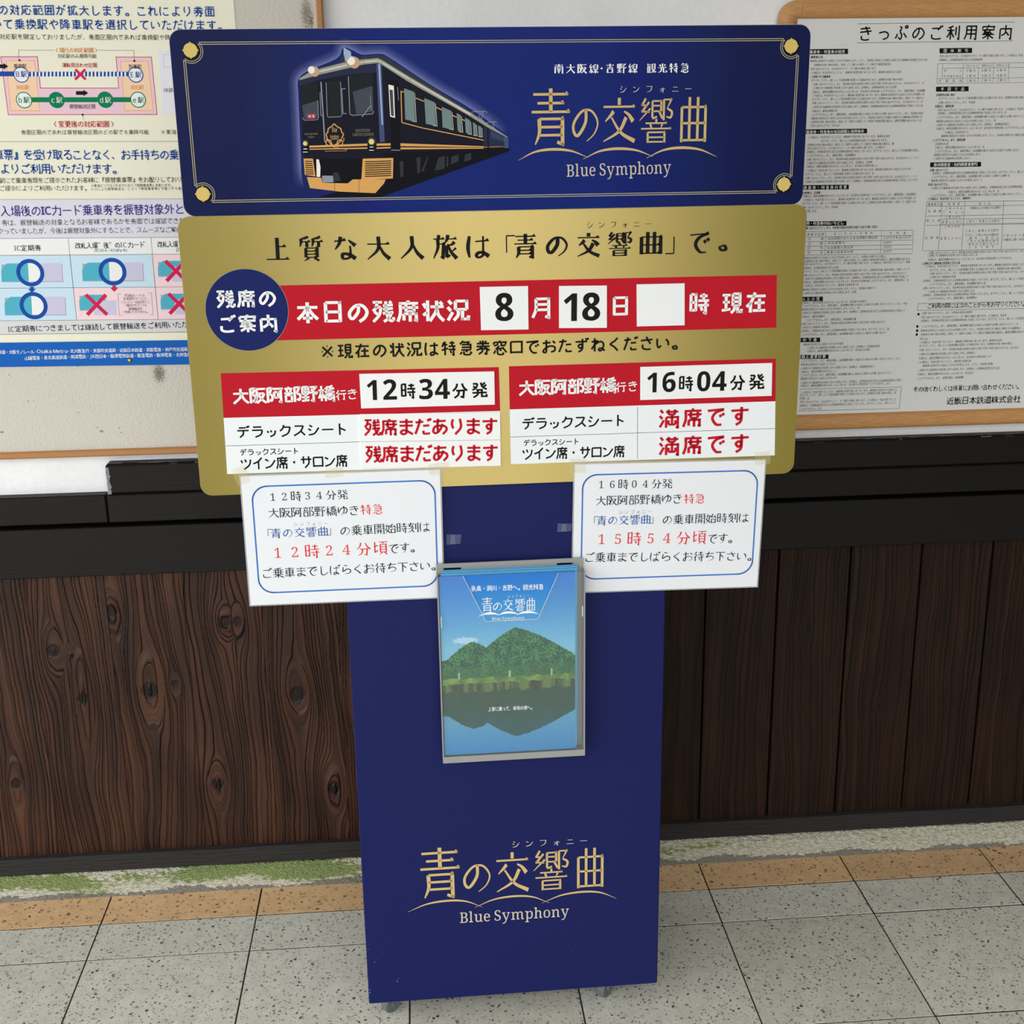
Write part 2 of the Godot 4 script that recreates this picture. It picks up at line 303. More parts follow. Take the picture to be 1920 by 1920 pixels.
const STYLE := {
	"h": [.1, .108, 0.0], "x": [.13, .155, 0.0], "f": [.07, .076, 0.0],
	"m": [.062, .102, 1.0], "mb": [.052, .155, 1.0], "d": [.126, .138, 0.0], "mt": [.05, .05, 0.0], "logo": [.046, .088, 1.0],
}
var ink_color := {
	"w": Color8(244, 244, 244), "s": Color8(206, 196, 172), "o": Color8(206, 178, 120), "k": Color8(24, 23, 25), "r": Color8(196, 26, 46), "g": Color8(48, 50, 56),
	"p": Color8(228, 66, 74), "y": Color8(150, 150, 152), "b": Color8(52, 96, 172), "B": Color8(28, 78, 166), "O": Color8(236, 150, 82), "R": Color8(202, 40, 74),
	"N": Color8(0, 128, 84), "V": Color8(84, 62, 150), "X": Color8(214, 36, 86), "d": Color8(92, 92, 92), "q": Color8(136, 130, 112), "pink": Color8(240, 204, 220),
	"orange": Color8(250, 214, 180), "F0": Color8(236, 234, 244), "lav": Color8(226, 224, 236), "sky": Color8(206, 230, 246), "rose": Color8(248, 220, 226), "grey": Color8(220, 219, 220),
	"teal": Color8(84, 180, 202), "lilac": Color8(208, 204, 228), "sh": Color8(168, 172, 184), "band": Color8(24, 98, 186), "bar": Color8(26, 26, 26),
	"t0": Color8(9, 9, 13), "t1": Color8(16, 17, 34), "t2": Color8(38, 42, 68), "t3": Color8(48, 50, 56), "t4": Color8(44, 52, 66), "t5": Color8(150, 152, 142), "t6": Color8(206, 202, 182),
	"t7": Color8(66, 78, 122), "t8": Color8(158, 174, 204), "t9": Color8(27, 30, 38), "t10": Color8(64, 72, 82), "t12": Color8(140, 146, 158), "tr": Color8(186, 56, 78), "tg": Color8(216, 162, 92),
	"td": Color8(44, 34, 24), "ty": Color8(232, 206, 124), "tw": Color8(240, 234, 222), "tb": Color8(196, 160, 130), "tl": Color8(112, 134, 134),
}


# ---------------------------------------------------------------- meshes
class Ink:
	# flat print: coloured triangles facing +z
	var v := PackedVector3Array()
	var c := PackedColorArray()
	func tri(a: Vector2, b: Vector2, d: Vector2, z: float, ca: Color, cb := Color(0, 0, 0, 0), cd := Color(0, 0, 0, 0)) -> void:
		if cb.a == 0.0:
			cb = ca
		if cd.a == 0.0:
			cd = ca
		if (b - a).cross(d - a) > 0.0:
			var t := b
			b = d
			d = t
			var tc := cb
			cb = cd
			cd = tc
		v.append(Vector3(a.x, a.y, z))
		v.append(Vector3(b.x, b.y, z))
		v.append(Vector3(d.x, d.y, z))
		c.append(ca)
		c.append(cb)
		c.append(cd)
	func mesh() -> ArrayMesh:
		var n := PackedVector3Array()
		n.resize(v.size())
		n.fill(Vector3(0, 0, 1))
		var a := []
		a.resize(Mesh.ARRAY_MAX)
		a[Mesh.ARRAY_VERTEX] = v
		a[Mesh.ARRAY_NORMAL] = n
		a[Mesh.ARRAY_COLOR] = c
		var m := ArrayMesh.new()
		m.add_surface_from_arrays(Mesh.PRIMITIVE_TRIANGLES, a)
		return m


class Solid:
	var v := PackedVector3Array()
	var n := PackedVector3Array()
	var uv := PackedVector2Array()
	var shift := Vector2.ZERO
	func put(p: Vector3, nn: Vector3) -> void:
		v.append(p)
		n.append(nn)
		var a := nn.abs()
		if a.z >= a.x and a.z >= a.y:
			uv.append(Vector2(p.x, -p.y) + shift)
		elif a.y >= a.x:
			uv.append(Vector2(p.x, p.z) + shift)
		else:
			uv.append(Vector2(p.z, -p.y) + shift)
	func face(pts: Array, out: Vector3, smooth := []) -> void:
		for i in range(1, pts.size() - 1):
			var a: Vector3 = pts[0]
			var b: Vector3 = pts[i]
			var d: Vector3 = pts[i + 1]
			var k := (d - a).cross(b - a)
			if k.length_squared() < 1e-16:
				continue
			k = k.normalized()
			var order := [0, i, i + 1]
			if k.dot(out) < 0.0:
				k = -k
				order = [0, i + 1, i]
			for o in order:
				put(pts[o], smooth[o] if smooth.size() else k)
	func box(at: Vector3, size: Vector3, e := 0.0) -> void:
		var h := size / 2.0
		e = minf(e, minf(h.x, minf(h.y, h.z)) * .9)
		for ax in 3:
			var bx := (ax + 1) % 3
			var cx := (ax + 2) % 3
			for s in [-1.0, 1.0]:
				var o := Vector3.ZERO
				o[ax] = s
				var q := []
				for k in [[-1, -1], [1, -1], [1, 1], [-1, 1]]:
					var p := Vector3.ZERO
					p[ax] = s * h[ax]
					p[bx] = k[0] * (h[bx] - e)
					p[cx] = k[1] * (h[cx] - e)
					q.append(at + p)
				face(q, o)
				if e <= 0.0:
					continue
				for s2 in [-1.0, 1.0]:   # the chamfer between faces ax and bx
					var o2 := o
					o2[bx] = s2
					var q2 := []
					for k in [[0, -1], [0, 1], [1, 1], [1, -1]]:
						var p := Vector3.ZERO
						p[ax] = s * (h[ax] - (e if k[0] == 1 else 0.0))
						p[bx] = s2 * (h[bx] - (e if k[0] == 0 else 0.0))
						p[cx] = k[1] * (h[cx] - e)
						q2.append(at + p)
					face(q2, o2)
		if e > 0.0:
			for sx in [-1.0, 1.0]:
				for sy in [-1.0, 1.0]:
					for sz in [-1.0, 1.0]:
						var s := Vector3(sx, sy, sz)
						face([at + s * Vector3(h.x, h.y - e, h.z - e), at + s * Vector3(h.x - e, h.y, h.z - e), at + s * Vector3(h.x - e, h.y - e, h.z)], s)
	func slab(outline: PackedVector2Array, z0: float, z1: float, e := 0.0) -> void:
		# a plate with that outline, its front edge chamfered by e
		var mid := Vector2.ZERO
		for p in outline:
			mid += p
		mid /= outline.size()
		var inner := outline
		if e > 0.0:
			inner = PackedVector2Array()
			for p in outline:
				inner.append(p - (p - mid).normalized() * e)
		var idx := Geometry2D.triangulate_polygon(inner)
		for i in range(0, idx.size(), 3):
			face([Vector3(inner[idx[i]].x, inner[idx[i]].y, z1), Vector3(inner[idx[i + 1]].x, inner[idx[i + 1]].y, z1), Vector3(inner[idx[i + 2]].x, inner[idx[i + 2]].y, z1)], Vector3(0, 0, 1))
		idx = Geometry2D.triangulate_polygon(outline)
		for i in range(0, idx.size(), 3):
			face([Vector3(outline[idx[i]].x, outline[idx[i]].y, z0), Vector3(outline[idx[i + 1]].x, outline[idx[i + 1]].y, z0), Vector3(outline[idx[i + 2]].x, outline[idx[i + 2]].y, z0)], Vector3(0, 0, -1))
		var turn := 1.0 if not Geometry2D.is_polygon_clockwise(outline) else -1.0
		for i in outline.size():
			var a := outline[i]
			var b := outline[(i + 1) % outline.size()]
			var o := Vector3((b - a).y, -(b - a).x, 0).normalized() * turn
			face([Vector3(a.x, a.y, z0), Vector3(b.x, b.y, z0), Vector3(b.x, b.y, z1 - e), Vector3(a.x, a.y, z1 - e)], o)
			if e > 0.0:
				var c := inner[i]
				var d := inner[(i + 1) % outline.size()]
				face([Vector3(a.x, a.y, z1 - e), Vector3(b.x, b.y, z1 - e), Vector3(d.x, d.y, z1), Vector3(c.x, c.y, z1)], o + Vector3(0, 0, 1))
	func sweep(profile: PackedVector2Array, frames: Array, smooth := true) -> void:
		# carries an open or closed profile (x along frame.x, y along frame.y) through a list of Transform3D
		for f in frames.size() - 1:
			var fa: Transform3D = frames[f]
			var fb: Transform3D = frames[f + 1]
			for i in profile.size() - 1:
				var p := profile[i]
				var q := profile[i + 1]
				var d := (q - p).normalized()
				var nn := Vector2(d.y, -d.x)
				var na := nn
				var nb := nn
				if smooth:
					if i > 0:
						na = (nn + _nrm(profile[i - 1], p)).normalized()
					if i < profile.size() - 2:
						nb = (nn + _nrm(q, profile[i + 2])).normalized()
				face([fa * Vector3(p.x, p.y, 0), fa * Vector3(q.x, q.y, 0), fb * Vector3(q.x, q.y, 0), fb * Vector3(p.x, p.y, 0)], fa.basis * Vector3(nn.x, nn.y, 0),
					[fa.basis * Vector3(na.x, na.y, 0), fa.basis * Vector3(nb.x, nb.y, 0), fb.basis * Vector3(nb.x, nb.y, 0), fb.basis * Vector3(na.x, na.y, 0)])
	func _nrm(p: Vector2, q: Vector2) -> Vector2:
		var d := (q - p).normalized()
		return Vector2(d.y, -d.x)
	func drum(a: Vector3, b: Vector3, r: float, e := 0.0, seg := 24) -> void:
		# a cylinder between two points with chamfered rims
		var ax := (b - a).normalized()
		var sx := ax.cross(Vector3(.31, .87, .39)).normalized()
		var sy := ax.cross(sx)
		var rings := [[a, r - e], [a + ax * e, r], [b - ax * e, r], [b, r - e]]
		for i in seg:
			var t0 := TAU * i / seg
			var t1 := TAU * (i + 1) / seg
			var d0 := sx * cos(t0) + sy * sin(t0)
			var d1 := sx * cos(t1) + sy * sin(t1)
			for k in 3:
				face([rings[k][0] + d0 * rings[k][1], rings[k][0] + d1 * rings[k][1], rings[k + 1][0] + d1 * rings[k + 1][1], rings[k + 1][0] + d0 * rings[k + 1][1]], d0 + d1 + ax * (k - 1.0), [d0, d1, d1, d0] if k == 1 else [])
			face([a, a + d0 * rings[0][1], a + d1 * rings[0][1]], -ax)
			face([b, b + d0 * rings[3][1], b + d1 * rings[3][1]], ax)
	func mesh() -> ArrayMesh:
		var a := []
		a.resize(Mesh.ARRAY_MAX)
		a[Mesh.ARRAY_VERTEX] = v
		a[Mesh.ARRAY_NORMAL] = n
		a[Mesh.ARRAY_TEX_UV] = uv
		var st := SurfaceTool.new()
		st.create_from_arrays(a)
		st.generate_tangents()
		return st.commit()


func numbered(called: String) -> String:
	if not names.has(called):
		names[called] = 0
		return called
	names[called] += 1
	return "%s_%03d" % [called, names[called]]


func obj(called: String, mesh: Mesh, m: Material, parent: Node = null) -> MeshInstance3D:
	var o := MeshInstance3D.new()
	o.mesh = mesh
	o.material_override = m
	if parent == null:
		o.name = numbered(called)
		add_child(o, true)
	else:
		o.name = called
		parent.add_child(o, true)
	return o


func tag(o: Node, label: String, category: String, group := "") -> void:
	o.set_meta("label", label)
	o.set_meta("category", category)
	if group:
		o.set_meta("group", group)


func structure(o: Node) -> void:
	o.set_meta("kind", "structure")


func thing(called: String, label := "", category := "", at := Transform3D(), group := "") -> Node3D:
	var o := Node3D.new()
	o.name = numbered(called)
	add_child(o, true)
	o.transform = at
	if label:
		tag(o, label, category, group)
	return o


func mat(c: Color, rough := .6, metal := 0.0) -> StandardMaterial3D:
	var m := StandardMaterial3D.new()
	m.albedo_color = c
	m.roughness = rough
	m.metallic = metal
	return m


func textured(im: Image, scale: Vector2, rough: float, bump: Image = null, strength := 1.0) -> StandardMaterial3D:
	var m := mat(Color.WHITE, rough)
	m.albedo_texture = ImageTexture.create_from_image(im)
	m.uv1_scale = Vector3(1.0 / scale.x, 1.0 / scale.y, 1)
	if bump:
		m.normal_enabled = true
		var b := bump.duplicate()
		b.bump_map_to_normal_map(strength)
		m.normal_texture = ImageTexture.create_from_image(b)
	return m


func rounded(w: float, h: float, r: float, at := Vector2.ZERO, seg := 8) -> PackedVector2Array:
	var p := PackedVector2Array()
	for k in 4:
		var c := Vector2([1, -1, -1, 1][k] * (w / 2 - r), [1, 1, -1, -1][k] * (h / 2 - r))
		for i in seg + 1:
			var t := (k + float(i) / seg) * PI / 2
			p.append(at + c + Vector2(cos(t), sin(t)) * r)
	return p


func rect(x0: float, y0: float, x1: float, y1: float) -> PackedVector2Array:
	return PackedVector2Array([Vector2(x0, y0), Vector2(x1, y0), Vector2(x1, y1), Vector2(x0, y1)])


func ring4(a: Array) -> PackedVector2Array:
	var p := PackedVector2Array()
	for i in range(0, a.size(), 2):
		p.append(Vector2(a[i], a[i + 1]))
	return p


# ---------------------------------------------------------------- lettering
func parse_glyphs() -> void:
	for l in GLYPHS.split("\n"):
		var a := l.strip_edges().split(" ", false)
		if a.size() > 1:
			raw_glyphs[a[0]] = a.slice(1)


func strokes_of(ch: String, box: Rect2) -> Array:
	var out := []
	for t: String in raw_glyphs[ch]:
		if t.unicode_at(0) > 127:
			var b := PackedFloat32Array()
			for i in 4:
				b.append(t.substr(1 + 2 * i, 2).to_float() / 99.0)
			out.append_array(strokes_of(t[0], Rect2(box.position + Vector2(b[0], b[1]) * box.size, Vector2(b[2] - b[0], b[3] - b[1]) * box.size)))
			continue
		var curve := t[0] == "c"
		var p := PackedVector2Array()
		for q in t.trim_prefix("c").split("-"):
			p.append(box.position + Vector2(q.substr(0, 2).to_float(), q.substr(2, 2).to_float()) / 99.0 * box.size)
		if curve:
			p = smooth_line(p)
		for i in p.size():
			p[i] = Vector2(p[i].x - .5, .5 - p[i].y)
		out.append([p, curve])
	return out


func smooth_line(p: PackedVector2Array, seg := 5) -> PackedVector2Array:
	var o := PackedVector2Array()
	for i in p.size() - 1:
		var a := p[i - 1] if i > 0 else p[0] * 2 - p[1]
		var d := p[i + 2] if i + 2 < p.size() else p[-1] * 2 - p[-2]
		for k in seg:
			o.append(p[i].cubic_interpolate(p[i + 1], a, d, float(k) / seg))
	o.append(p[-1])
	return o


func glyph(ch: String, st: String) -> PackedVector2Array:
	var key := st + ch
	if glyph_cache.has(key):
		return glyph_cache[key]
	var s: Array = STYLE[st]
	if ch == "・":
		var e := .09
		glyph_cache[key] = PackedVector2Array([Vector2(-e, -e), Vector2(-e, e), Vector2(e, e), Vector2(-e, -e), Vector2(e, e), Vector2(e, -e)])
		return glyph_cache[key]
	var list := strokes_of(ch, Rect2(0, 0, 1, 1))
	var thin := clampf(1.16 - list.size() * .022, .62, 1.0)
	var wh: float = s[0] * lerpf(thin, 1.0, .3)
	var wv: float = s[1] * thin
	var out := PackedVector2Array()
	for item in list:
		var p: PackedVector2Array = item[0]
		var n := p.size()
		var total: Vector2 = (p[n - 1] - p[n - 2]).normalized()
		if not item[1]:
			for i in n - 1:
				var d := (p[i + 1] - p[i]).normalized()
				var half := lerpf(wh, wv, absf(d.y)) / 2
				var side := Vector2(-d.y, d.x) * half
				var a := p[i]
				var b := p[i + 1]
				var cross := lerpf(wh, wv, absf(d.x)) / 2
				if i > 0:
					a -= d * cross
				if i < n - 2:
					b += d * cross
				var flare := 1.0
				if s[2] > 0.0 and i == n - 2 and d.x < -.25 and absf(d.y) > .3:
					flare = .35
				out.append_array([a + side, a - side, b - side * flare, a + side, b - side * flare, b + side * flare])
				if s[2] > 0.0 and d.x > .92 and p[i].distance_to(p[i + 1]) > .16:   # the little gable at the end of a level stroke
					var e := b if i == n - 2 else p[i + 1] + Vector2(wv * .5, 0)
					out.append_array([e + Vector2(-wv * 1.15, wh * .3), e + Vector2(0, -wh * .5), e + Vector2(-wv * .35, wv * .62)])
		else:
			var left := PackedVector2Array()
			var right := PackedVector2Array()
			for i in n:
				var d := (p[mini(i + 1, n - 1)] - p[maxi(i - 1, 0)]).normalized()
				var w := lerpf(wh, wv, absf(d.y))
				if s[2] > 0.0:
					var t := float(i) / (n - 1)
					w = lerpf(wh * 1.2, wv, minf(1.0, absf(d.y) * .7 + .42))
					if total.x < -.2 and total.y < -.2:
						w *= lerpf(1.05, .3, t * t)
					elif total.x > .35 and total.y < -.25:
						w *= lerpf(.5, 1.25, t)
					else:
						w *= .55 + .5 * sin(PI * clampf(t * .9 + .12, 0, 1))
				var side := Vector2(-d.y, d.x) * w / 2
				left.append(p[i] + side)
				right.append(p[i] - side)
			for i in n - 1:
				out.append_array([left[i], right[i], right[i + 1], left[i], right[i + 1], left[i + 1]])
	glyph_cache[key] = out
	return out


func latin(ch: String, st: String) -> PackedVector2Array:
	# a letter of the system font, capital height 1, centred on its width and on the middle of the capitals
	var key := st + ch
	if latin_cache.has(key):
		return latin_cache[key]
	var f := SystemFont.new()
	f.font_names = PackedStringArray(["Droid Serif" if st == "ls" else "Droid Sans"])
	if st == "lb":
		f.font_weight = 700
	var t := TextMesh.new()
	t.font = f
	t.font_size = 64
	t.pixel_size = .01
	t.depth = 0.0
	t.curve_step = 2.0
	t.text = "H"
	var cap := t.get_aabb()
	t.text = ch
	var a := t.get_mesh_arrays()
	var out := PackedVector2Array()
	if a.size() and a[Mesh.ARRAY_VERTEX] != null:
		var v: PackedVector3Array = a[Mesh.ARRAY_VERTEX]
		var idx: PackedInt32Array = a[Mesh.ARRAY_INDEX] if a[Mesh.ARRAY_INDEX] != null else PackedInt32Array(range(v.size()))
		var box := t.get_aabb()
		var mid := Vector2(box.position.x + box.size.x / 2, cap.position.y + cap.size.y / 2)
		for i in idx:
			out.append((Vector2(v[i].x, v[i].y) - mid) / cap.size.y)
	latin_cache[key] = out
	return out


func latin_width(ch: String, st: String) -> float:
	if ch == " ":
		return .32
	var w := 0.0
	for p in latin(ch, st):
		w = maxf(w, absf(p.x))
	return w * 2 + .13


func write(ink: Ink, rows: Array, z: float, at := Vector2.ZERO, wide := 1.0) -> void:
	# each row: text, centre of its first and of its last character, height, style, colour
	for r in rows:
		var s: String = r[0]
		var a := Vector2(r[1], r[2]) - at
		var b := Vector2(r[3], r[4]) - at
		var h: float = r[5]
		var st: String = r[6]
		var col: Color = ink_color[r[7]].srgb_to_linear()
		var dir := (b - a).normalized() if b != a else Vector2(1, 0)
		var up := Vector2(-dir.y, dir.x)
		var western := st[0] == "l" and st != "logo"
		var adv := PackedFloat32Array()
		for ch in s:
			adv.append(latin_width(ch, st) if western else (.62 if ch.unicode_at(0) < 128 else 1.0))
		var sum := 0.0
		for i in s.length() - 1:
			sum += (adv[i] + adv[i + 1]) / 2
		var unit := a.distance_to(b) / sum if sum > 0.0 else h
		var gw := minf(h, unit * .98) if not western else h
		var cap := h if western else h * .86
		if western and sum > 0.0 and s.length() > 2:
			gw = unit
		var x := 0.0
		for i in s.length():
			var ch := s[i]
			if i > 0:
				x += (adv[i - 1] + adv[i]) / 2 * unit
			if ch == " ":
				continue
			var tris: PackedVector2Array
			var k := Vector2(gw, h)
			if raw_glyphs.has(ch):
				var gs := ("f" if western else st)
				tris = glyph(ch, gs)
			else:
				var u := ch.unicode_at(0)
				var c2 := String.chr(u - 0xfee0) if u > 0xff00 else ch
				tris = latin(c2, st if western else ("ls" if st[0] == "m" else "l"))
				k = Vector2(gw if western else minf(cap, unit), cap) * (.84 if u > 0xff00 else 1.0)
			var o := a + dir * x
			for j in range(0, tris.size(), 3):
				ink.tri(o + dir * tris[j].x * k.x + up * tris[j].y * k.y, o + dir * tris[j + 1].x * k.x + up * tris[j + 1].y * k.y, o + dir * tris[j + 2].x * k.x + up * tris[j + 2].y * k.y, z, col)


func polygon(ink: Ink, p: PackedVector2Array, z: float, c: Color) -> void:
	var idx := Geometry2D.triangulate_polygon(p)
	for i in range(0, idx.size(), 3):
		ink.tri(p[idx[i]], p[idx[i + 1]], p[idx[i + 2]], z, c)


func stroke(ink: Ink, p: PackedVector2Array, w: float, z: float, c: Color) -> void:
	for i in p.size() - 1:
		var d := (p[i + 1] - p[i]).normalized()
		var s := Vector2(-d.y, d.x) * w / 2
		var a := p[i] - (d * w / 2 if i > 0 else Vector2.ZERO)
		var b := p[i + 1] + (d * w / 2 if i < p.size() - 2 else Vector2.ZERO)
		ink.tri(a + s, a - s, b - s, z, c)
		ink.tri(a + s, b - s, b + s, z, c)


func ring(ink: Ink, at: Vector2, r: float, w: float, z: float, c: Color, seg := 32) -> void:
	for i in seg:
		var d0 := Vector2.from_angle(TAU * i / seg)
		var d1 := Vector2.from_angle(TAU * (i + 1) / seg)
		if w == 0.0:
			ink.tri(at, at + d0 * r, at + d1 * r, z, c)
		else:
			ink.tri(at + d0 * (r - w / 2), at + d0 * (r + w / 2), at + d1 * (r + w / 2), z, c)
			ink.tri(at + d0 * (r - w / 2), at + d1 * (r + w / 2), at + d1 * (r - w / 2), z, c)


func print_rows(ink: Ink, rows: Array, z: float) -> float:
	# drawing rows: kind, colour, size, points; later rows lie a hair above earlier ones, as overprinted ink does
	for r in rows:
		var p := ring4(r[3])
		var c: Color = ink_color[r[1]].srgb_to_linear()
		match r[0]:
			"p":
				polygon(ink, p, z, c)
			"l":
				stroke(ink, p, r[2], z, c)
			"o":
				ring(ink, p[0], r[2][0], r[2][1], z, c)
		z += 8e-6
	return z


# ---------------------------------------------------------------- procedural textures
func noise(freq: float, seed_: int, oct := 3) -> FastNoiseLite:
	var f := FastNoiseLite.new()
	f.noise_type = FastNoiseLite.TYPE_SIMPLEX_SMOOTH
	f.seed = seed_
	f.frequency = freq
	f.fractal_octaves = oct
	return f


func terrazzo(base: Color, chips: Array, seed_: int, n := 512) -> Image:
	var im := Image.create(n, n, false, Image.FORMAT_RGB8)
	var a := noise(.012, seed_)
	var b := noise(.25, seed_ + 1, 2)
	for y in n:
		for x in n:
			var k := 1.0 + .05 * a.get_noise_2d(x, y) + .07 * b.get_noise_2d(x, y)
			im.set_pixel(x, y, Color(base.r * k, base.g * k, base.b * k))
	var g := RandomNumberGenerator.new()
	g.seed = seed_
	for kind in chips:   # [count, smallest, largest radius, colours]
		for i in kind[0]:
			var cx := g.randf() * n
			var cy := g.randf() * n
			var r: float = lerpf(kind[1], kind[2], pow(g.randf(), 2.0))
			var sq := g.randf_range(.45, .95)
			var turn := g.randf() * TAU
			var col: Color = kind[3][g.randi() % kind[3].size()]
			var k := g.randf_range(.35, .95)
			var cs := cos(turn)
			var sn := sin(turn)
			var wob := g.randf() * TAU
			for yy in range(int(cy - r) - 1, int(cy + r) + 2):
				for xx in range(int(cx - r) - 1, int(cx + r) + 2):
					var dx := xx - cx
					var dy := yy - cy
					var u := (dx * cs + dy * sn) / r
					var w := (-dx * sn + dy * cs) / (r * sq)
					var t := atan2(w, u)
					if u * u + w * w < 1.0 - .22 * sin(3.0 * t + wob) * sin(2.0 * t):
						var px := posmod(xx, n)
						var py := posmod(yy, n)
						im.set_pixel(px, py, im.get_pixel(px, py).lerp(col, k))
	return im


func wood(n: Vector2i, size: Vector2, origin: Vector2, knots: Array, dark: Color, light: Color, period: float, seed_: int, board: float, bump: Image) -> Image:
	# weathered cedar boards, grain running down and parting round the knots; bump receives the raised late wood
	var im := Image.create(n.x, n.y, false, Image.FORMAT_RGB8)
	var slow := noise(1.0, seed_, 2)
	var grain := noise(1.0, seed_ + 5, 2)
	var hue := noise(1.0, seed_ + 9, 3)
	for j in n.y:
		var y := origin.y - size.y * j / n.y
		for i in n.x:
			var x := origin.x + size.x * i / n.x
			var plank := floorf((x - .0115) / board)
			var psi := x
			var knot := 0.0
			for q in knots:
				if absf(x - q[0]) > board or floorf((q[0] - .0115) / board) != plank:
					continue
				var dx: float = x - q[0]
				var dy: float = (y - q[1]) * q[3]
				var rr := dx * dx + dy * dy
				var r2: float = q[2] * q[2]
				if rr > r2:
					psi -= dx * r2 / rr
				else:
					psi = q[0] + (q[2] - sqrt(rr)) * .7
				var ey: float = y - q[1]
				knot = maxf(knot, 1.0 - smoothstep(r2 * .22, r2 * .5, dx * dx + ey * ey * .8 + .00004 * slow.get_noise_2d(x * 160.0, y * 160.0)))
			var s := psi + .012 * slow.get_noise_2d(plank * 9.0 + psi * 4.0, y * 2.2) + .0022 * slow.get_noise_2d(plank * 5.0 + x * 30.0, y * 9.0)
			var g := grain.get_noise_2d(s / period, plank * 7.3 + y * .35)
			var band := fposmod(s / period * .55 + 1.4 * slow.get_noise_2d(plank * 3.1, s * 26.0), 1.0)
			var late := smoothstep(.5, .86, band) * (1.0 - smoothstep(.9, 1.0, band))
			var f := grain.get_noise_2d(s * 1500.0, y * 6.0 + plank) * .5
			var t := clampf(.42 + .55 * g - .2 * late + .25 * f + .4 * hue.get_noise_2d(x * 14.0 + plank * 11.0, y * 3.0), 0, 1)
			var c := dark.lerp(light, t)
			c = c.lerp(dark * .55, knot * .85)
			im.set_pixel(i, j, c)
			bump.set_pixel(i, j, Color.from_hsv(0, 0, clampf(.35 + .5 * late + .12 * g + .1 * f - .25 * knot, 0, 1)))
	return im


func leaflet_picture(n: Vector2i) -> Image:
	# the printed cover: sky, wooded hill, shore and its reflection in a lake
	var im := Image.create(n.x, n.y, false, Image.FORMAT_RGB8)
	var a := noise(.022, 3, 4)
	var b := noise(.11, 4, 3)
	var hill := func(u: float) -> float:
		var main := .295 + .62 * pow(absf(u - .555), 1.35) * (1.25 if u < .555 else .8)
		var side := .362 + 1.1 * pow(absf(u - .235), 1.5)
		return minf(minf(main, side), .46)
	for j in n.y:
		for i in n.x:
			var u := float(i) / n.x
			var v := float(j) / n.y
			var f := a.get_noise_2d(i, j)
			var g := b.get_noise_2d(i, j)
			var h: float = hill.call(u) + .006 * b.get_noise_2d(i, 7)
			var c := Color8(8, 112, 204).lerp(Color8(116, 180, 210), clampf(v / .4, 0, 1))
			if Vector2((u - .18) * 1.1, (v - .352) * 5.5).length() < .1 + .05 * g:
				c = c.lerp(Color8(214, 226, 234), .6)
			if v > h:
				c = Color8(14, 78, 54).lerp(Color8(56, 126, 70), clampf(.5 + 1.1 * f + .9 * g, 0, 1))
				c = c.lerp(Color8(8, 44, 32), clampf(-g * 1.6, 0, .8))
				if v > .5:
					c = c.lerp(Color8(56, 98, 52), .5)
			if v > .565 + .01 * f:
				c = Color8(110, 148, 66).lerp(Color8(64, 96, 48), clampf(.4 + f + .6 * g, 0, 1))
			if v > .595 + .012 * a.get_noise_2d(i, 90):
				c = Color8(84, 112, 56).lerp(Color8(46, 52, 40), clampf(.4 + 1.6 * a.get_noise_2d(i * 1.3, 40) + .6 * g, 0, 1))
			if v > .64 + .018 * a.get_noise_2d(i * 1.4, 200):
				var m := 1.262 - v + .004 * g
				c = Color8(40, 70, 48).lerp(Color8(26, 80, 88), clampf((v - .66) * 5.0, 0, 1))
				c = c.lerp(Color8(24, 62, 50), clampf(.3 + f + .5 * g, 0, .5))
				if m < .355 + (h - .295) * .82:
					c = Color8(80, 146, 182).lerp(Color8(44, 126, 182), clampf((v - .82) * 6.0, 0, 1))
			if absf(v - .548) < .018 and (absf(u - .125) < .006 or absf(u - .505) < .008 or absf(u - .82) < .007):
				c = c.lerp(Color8(190, 196, 190), .7)
			im.set_pixel(i, j, c)
	return im


const STAND := Vector3(.0205, 0, .4746)
const STAND_TURN := .0144
var print_ink: StandardMaterial3D
var gloss_ink: StandardMaterial3D


func on_stand(u := 0.0, v := 0.0, w := 0.0) -> Transform3D:
	var t := Transform3D(Basis(Vector3.UP, STAND_TURN), STAND)
	return t * Transform3D(Basis(), Vector3(u, v, w))


func _ready() -> void:
	rng.seed = 11
	# ---- camera
	var cam := Camera3D.new()
	cam.name = "camera"
	cam.fov = 44.1445
	cam.position = Vector3(-.1052, 1.4592, 2.3189)
	cam.rotation = Vector3(-.2899, -.0733, -.0152)
	cam.near = .05
	add_child(cam)
	cam.current = true
	# ---- overcast daylight; it enters under the station roof from the front and the left
	var sky_mat := ProceduralSkyMaterial.new()
	sky_mat.sky_top_color = Color(.92, .94, .96)
	sky_mat.sky_horizon_color = Color(.96, .96, .955)
	sky_mat.ground_horizon_color = Color(.62, .61, .58)
	sky_mat.ground_bottom_color = Color(.45, .44, .42)
	sky_mat.sky_curve = .25
	var sky := Sky.new()
	sky.sky_material = sky_mat
	var env := Environment.new()
	env.background_mode = Environment.BG_SKY
	env.sky = sky
	env.background_energy_multiplier = 1.0
	env.tonemap_mode = Environment.TONE_MAPPER_LINEAR
	env.tonemap_exposure = 3.35
	env.sdfgi_enabled = true
	env.ssao_enabled = true
	env.ssil_enabled = true
	var we := WorldEnvironment.new()
	we.name = "world"
	we.environment = env
	add_child(we)

	parse_glyphs()
	print_ink = mat(Color.WHITE, .6)
	print_ink.metallic_specular = .25
	print_ink.vertex_color_use_as_albedo = true
	gloss_ink = mat(Color.WHITE, .4)
	gloss_ink.metallic_specular = .22
	gloss_ink.vertex_color_use_as_albedo = true
	build_shell()
	build_floor()
	build_panelling()
	build_stand()
	build_cards()
	build_notices()
	build_holder()
	build_left_board()
	build_right_board()


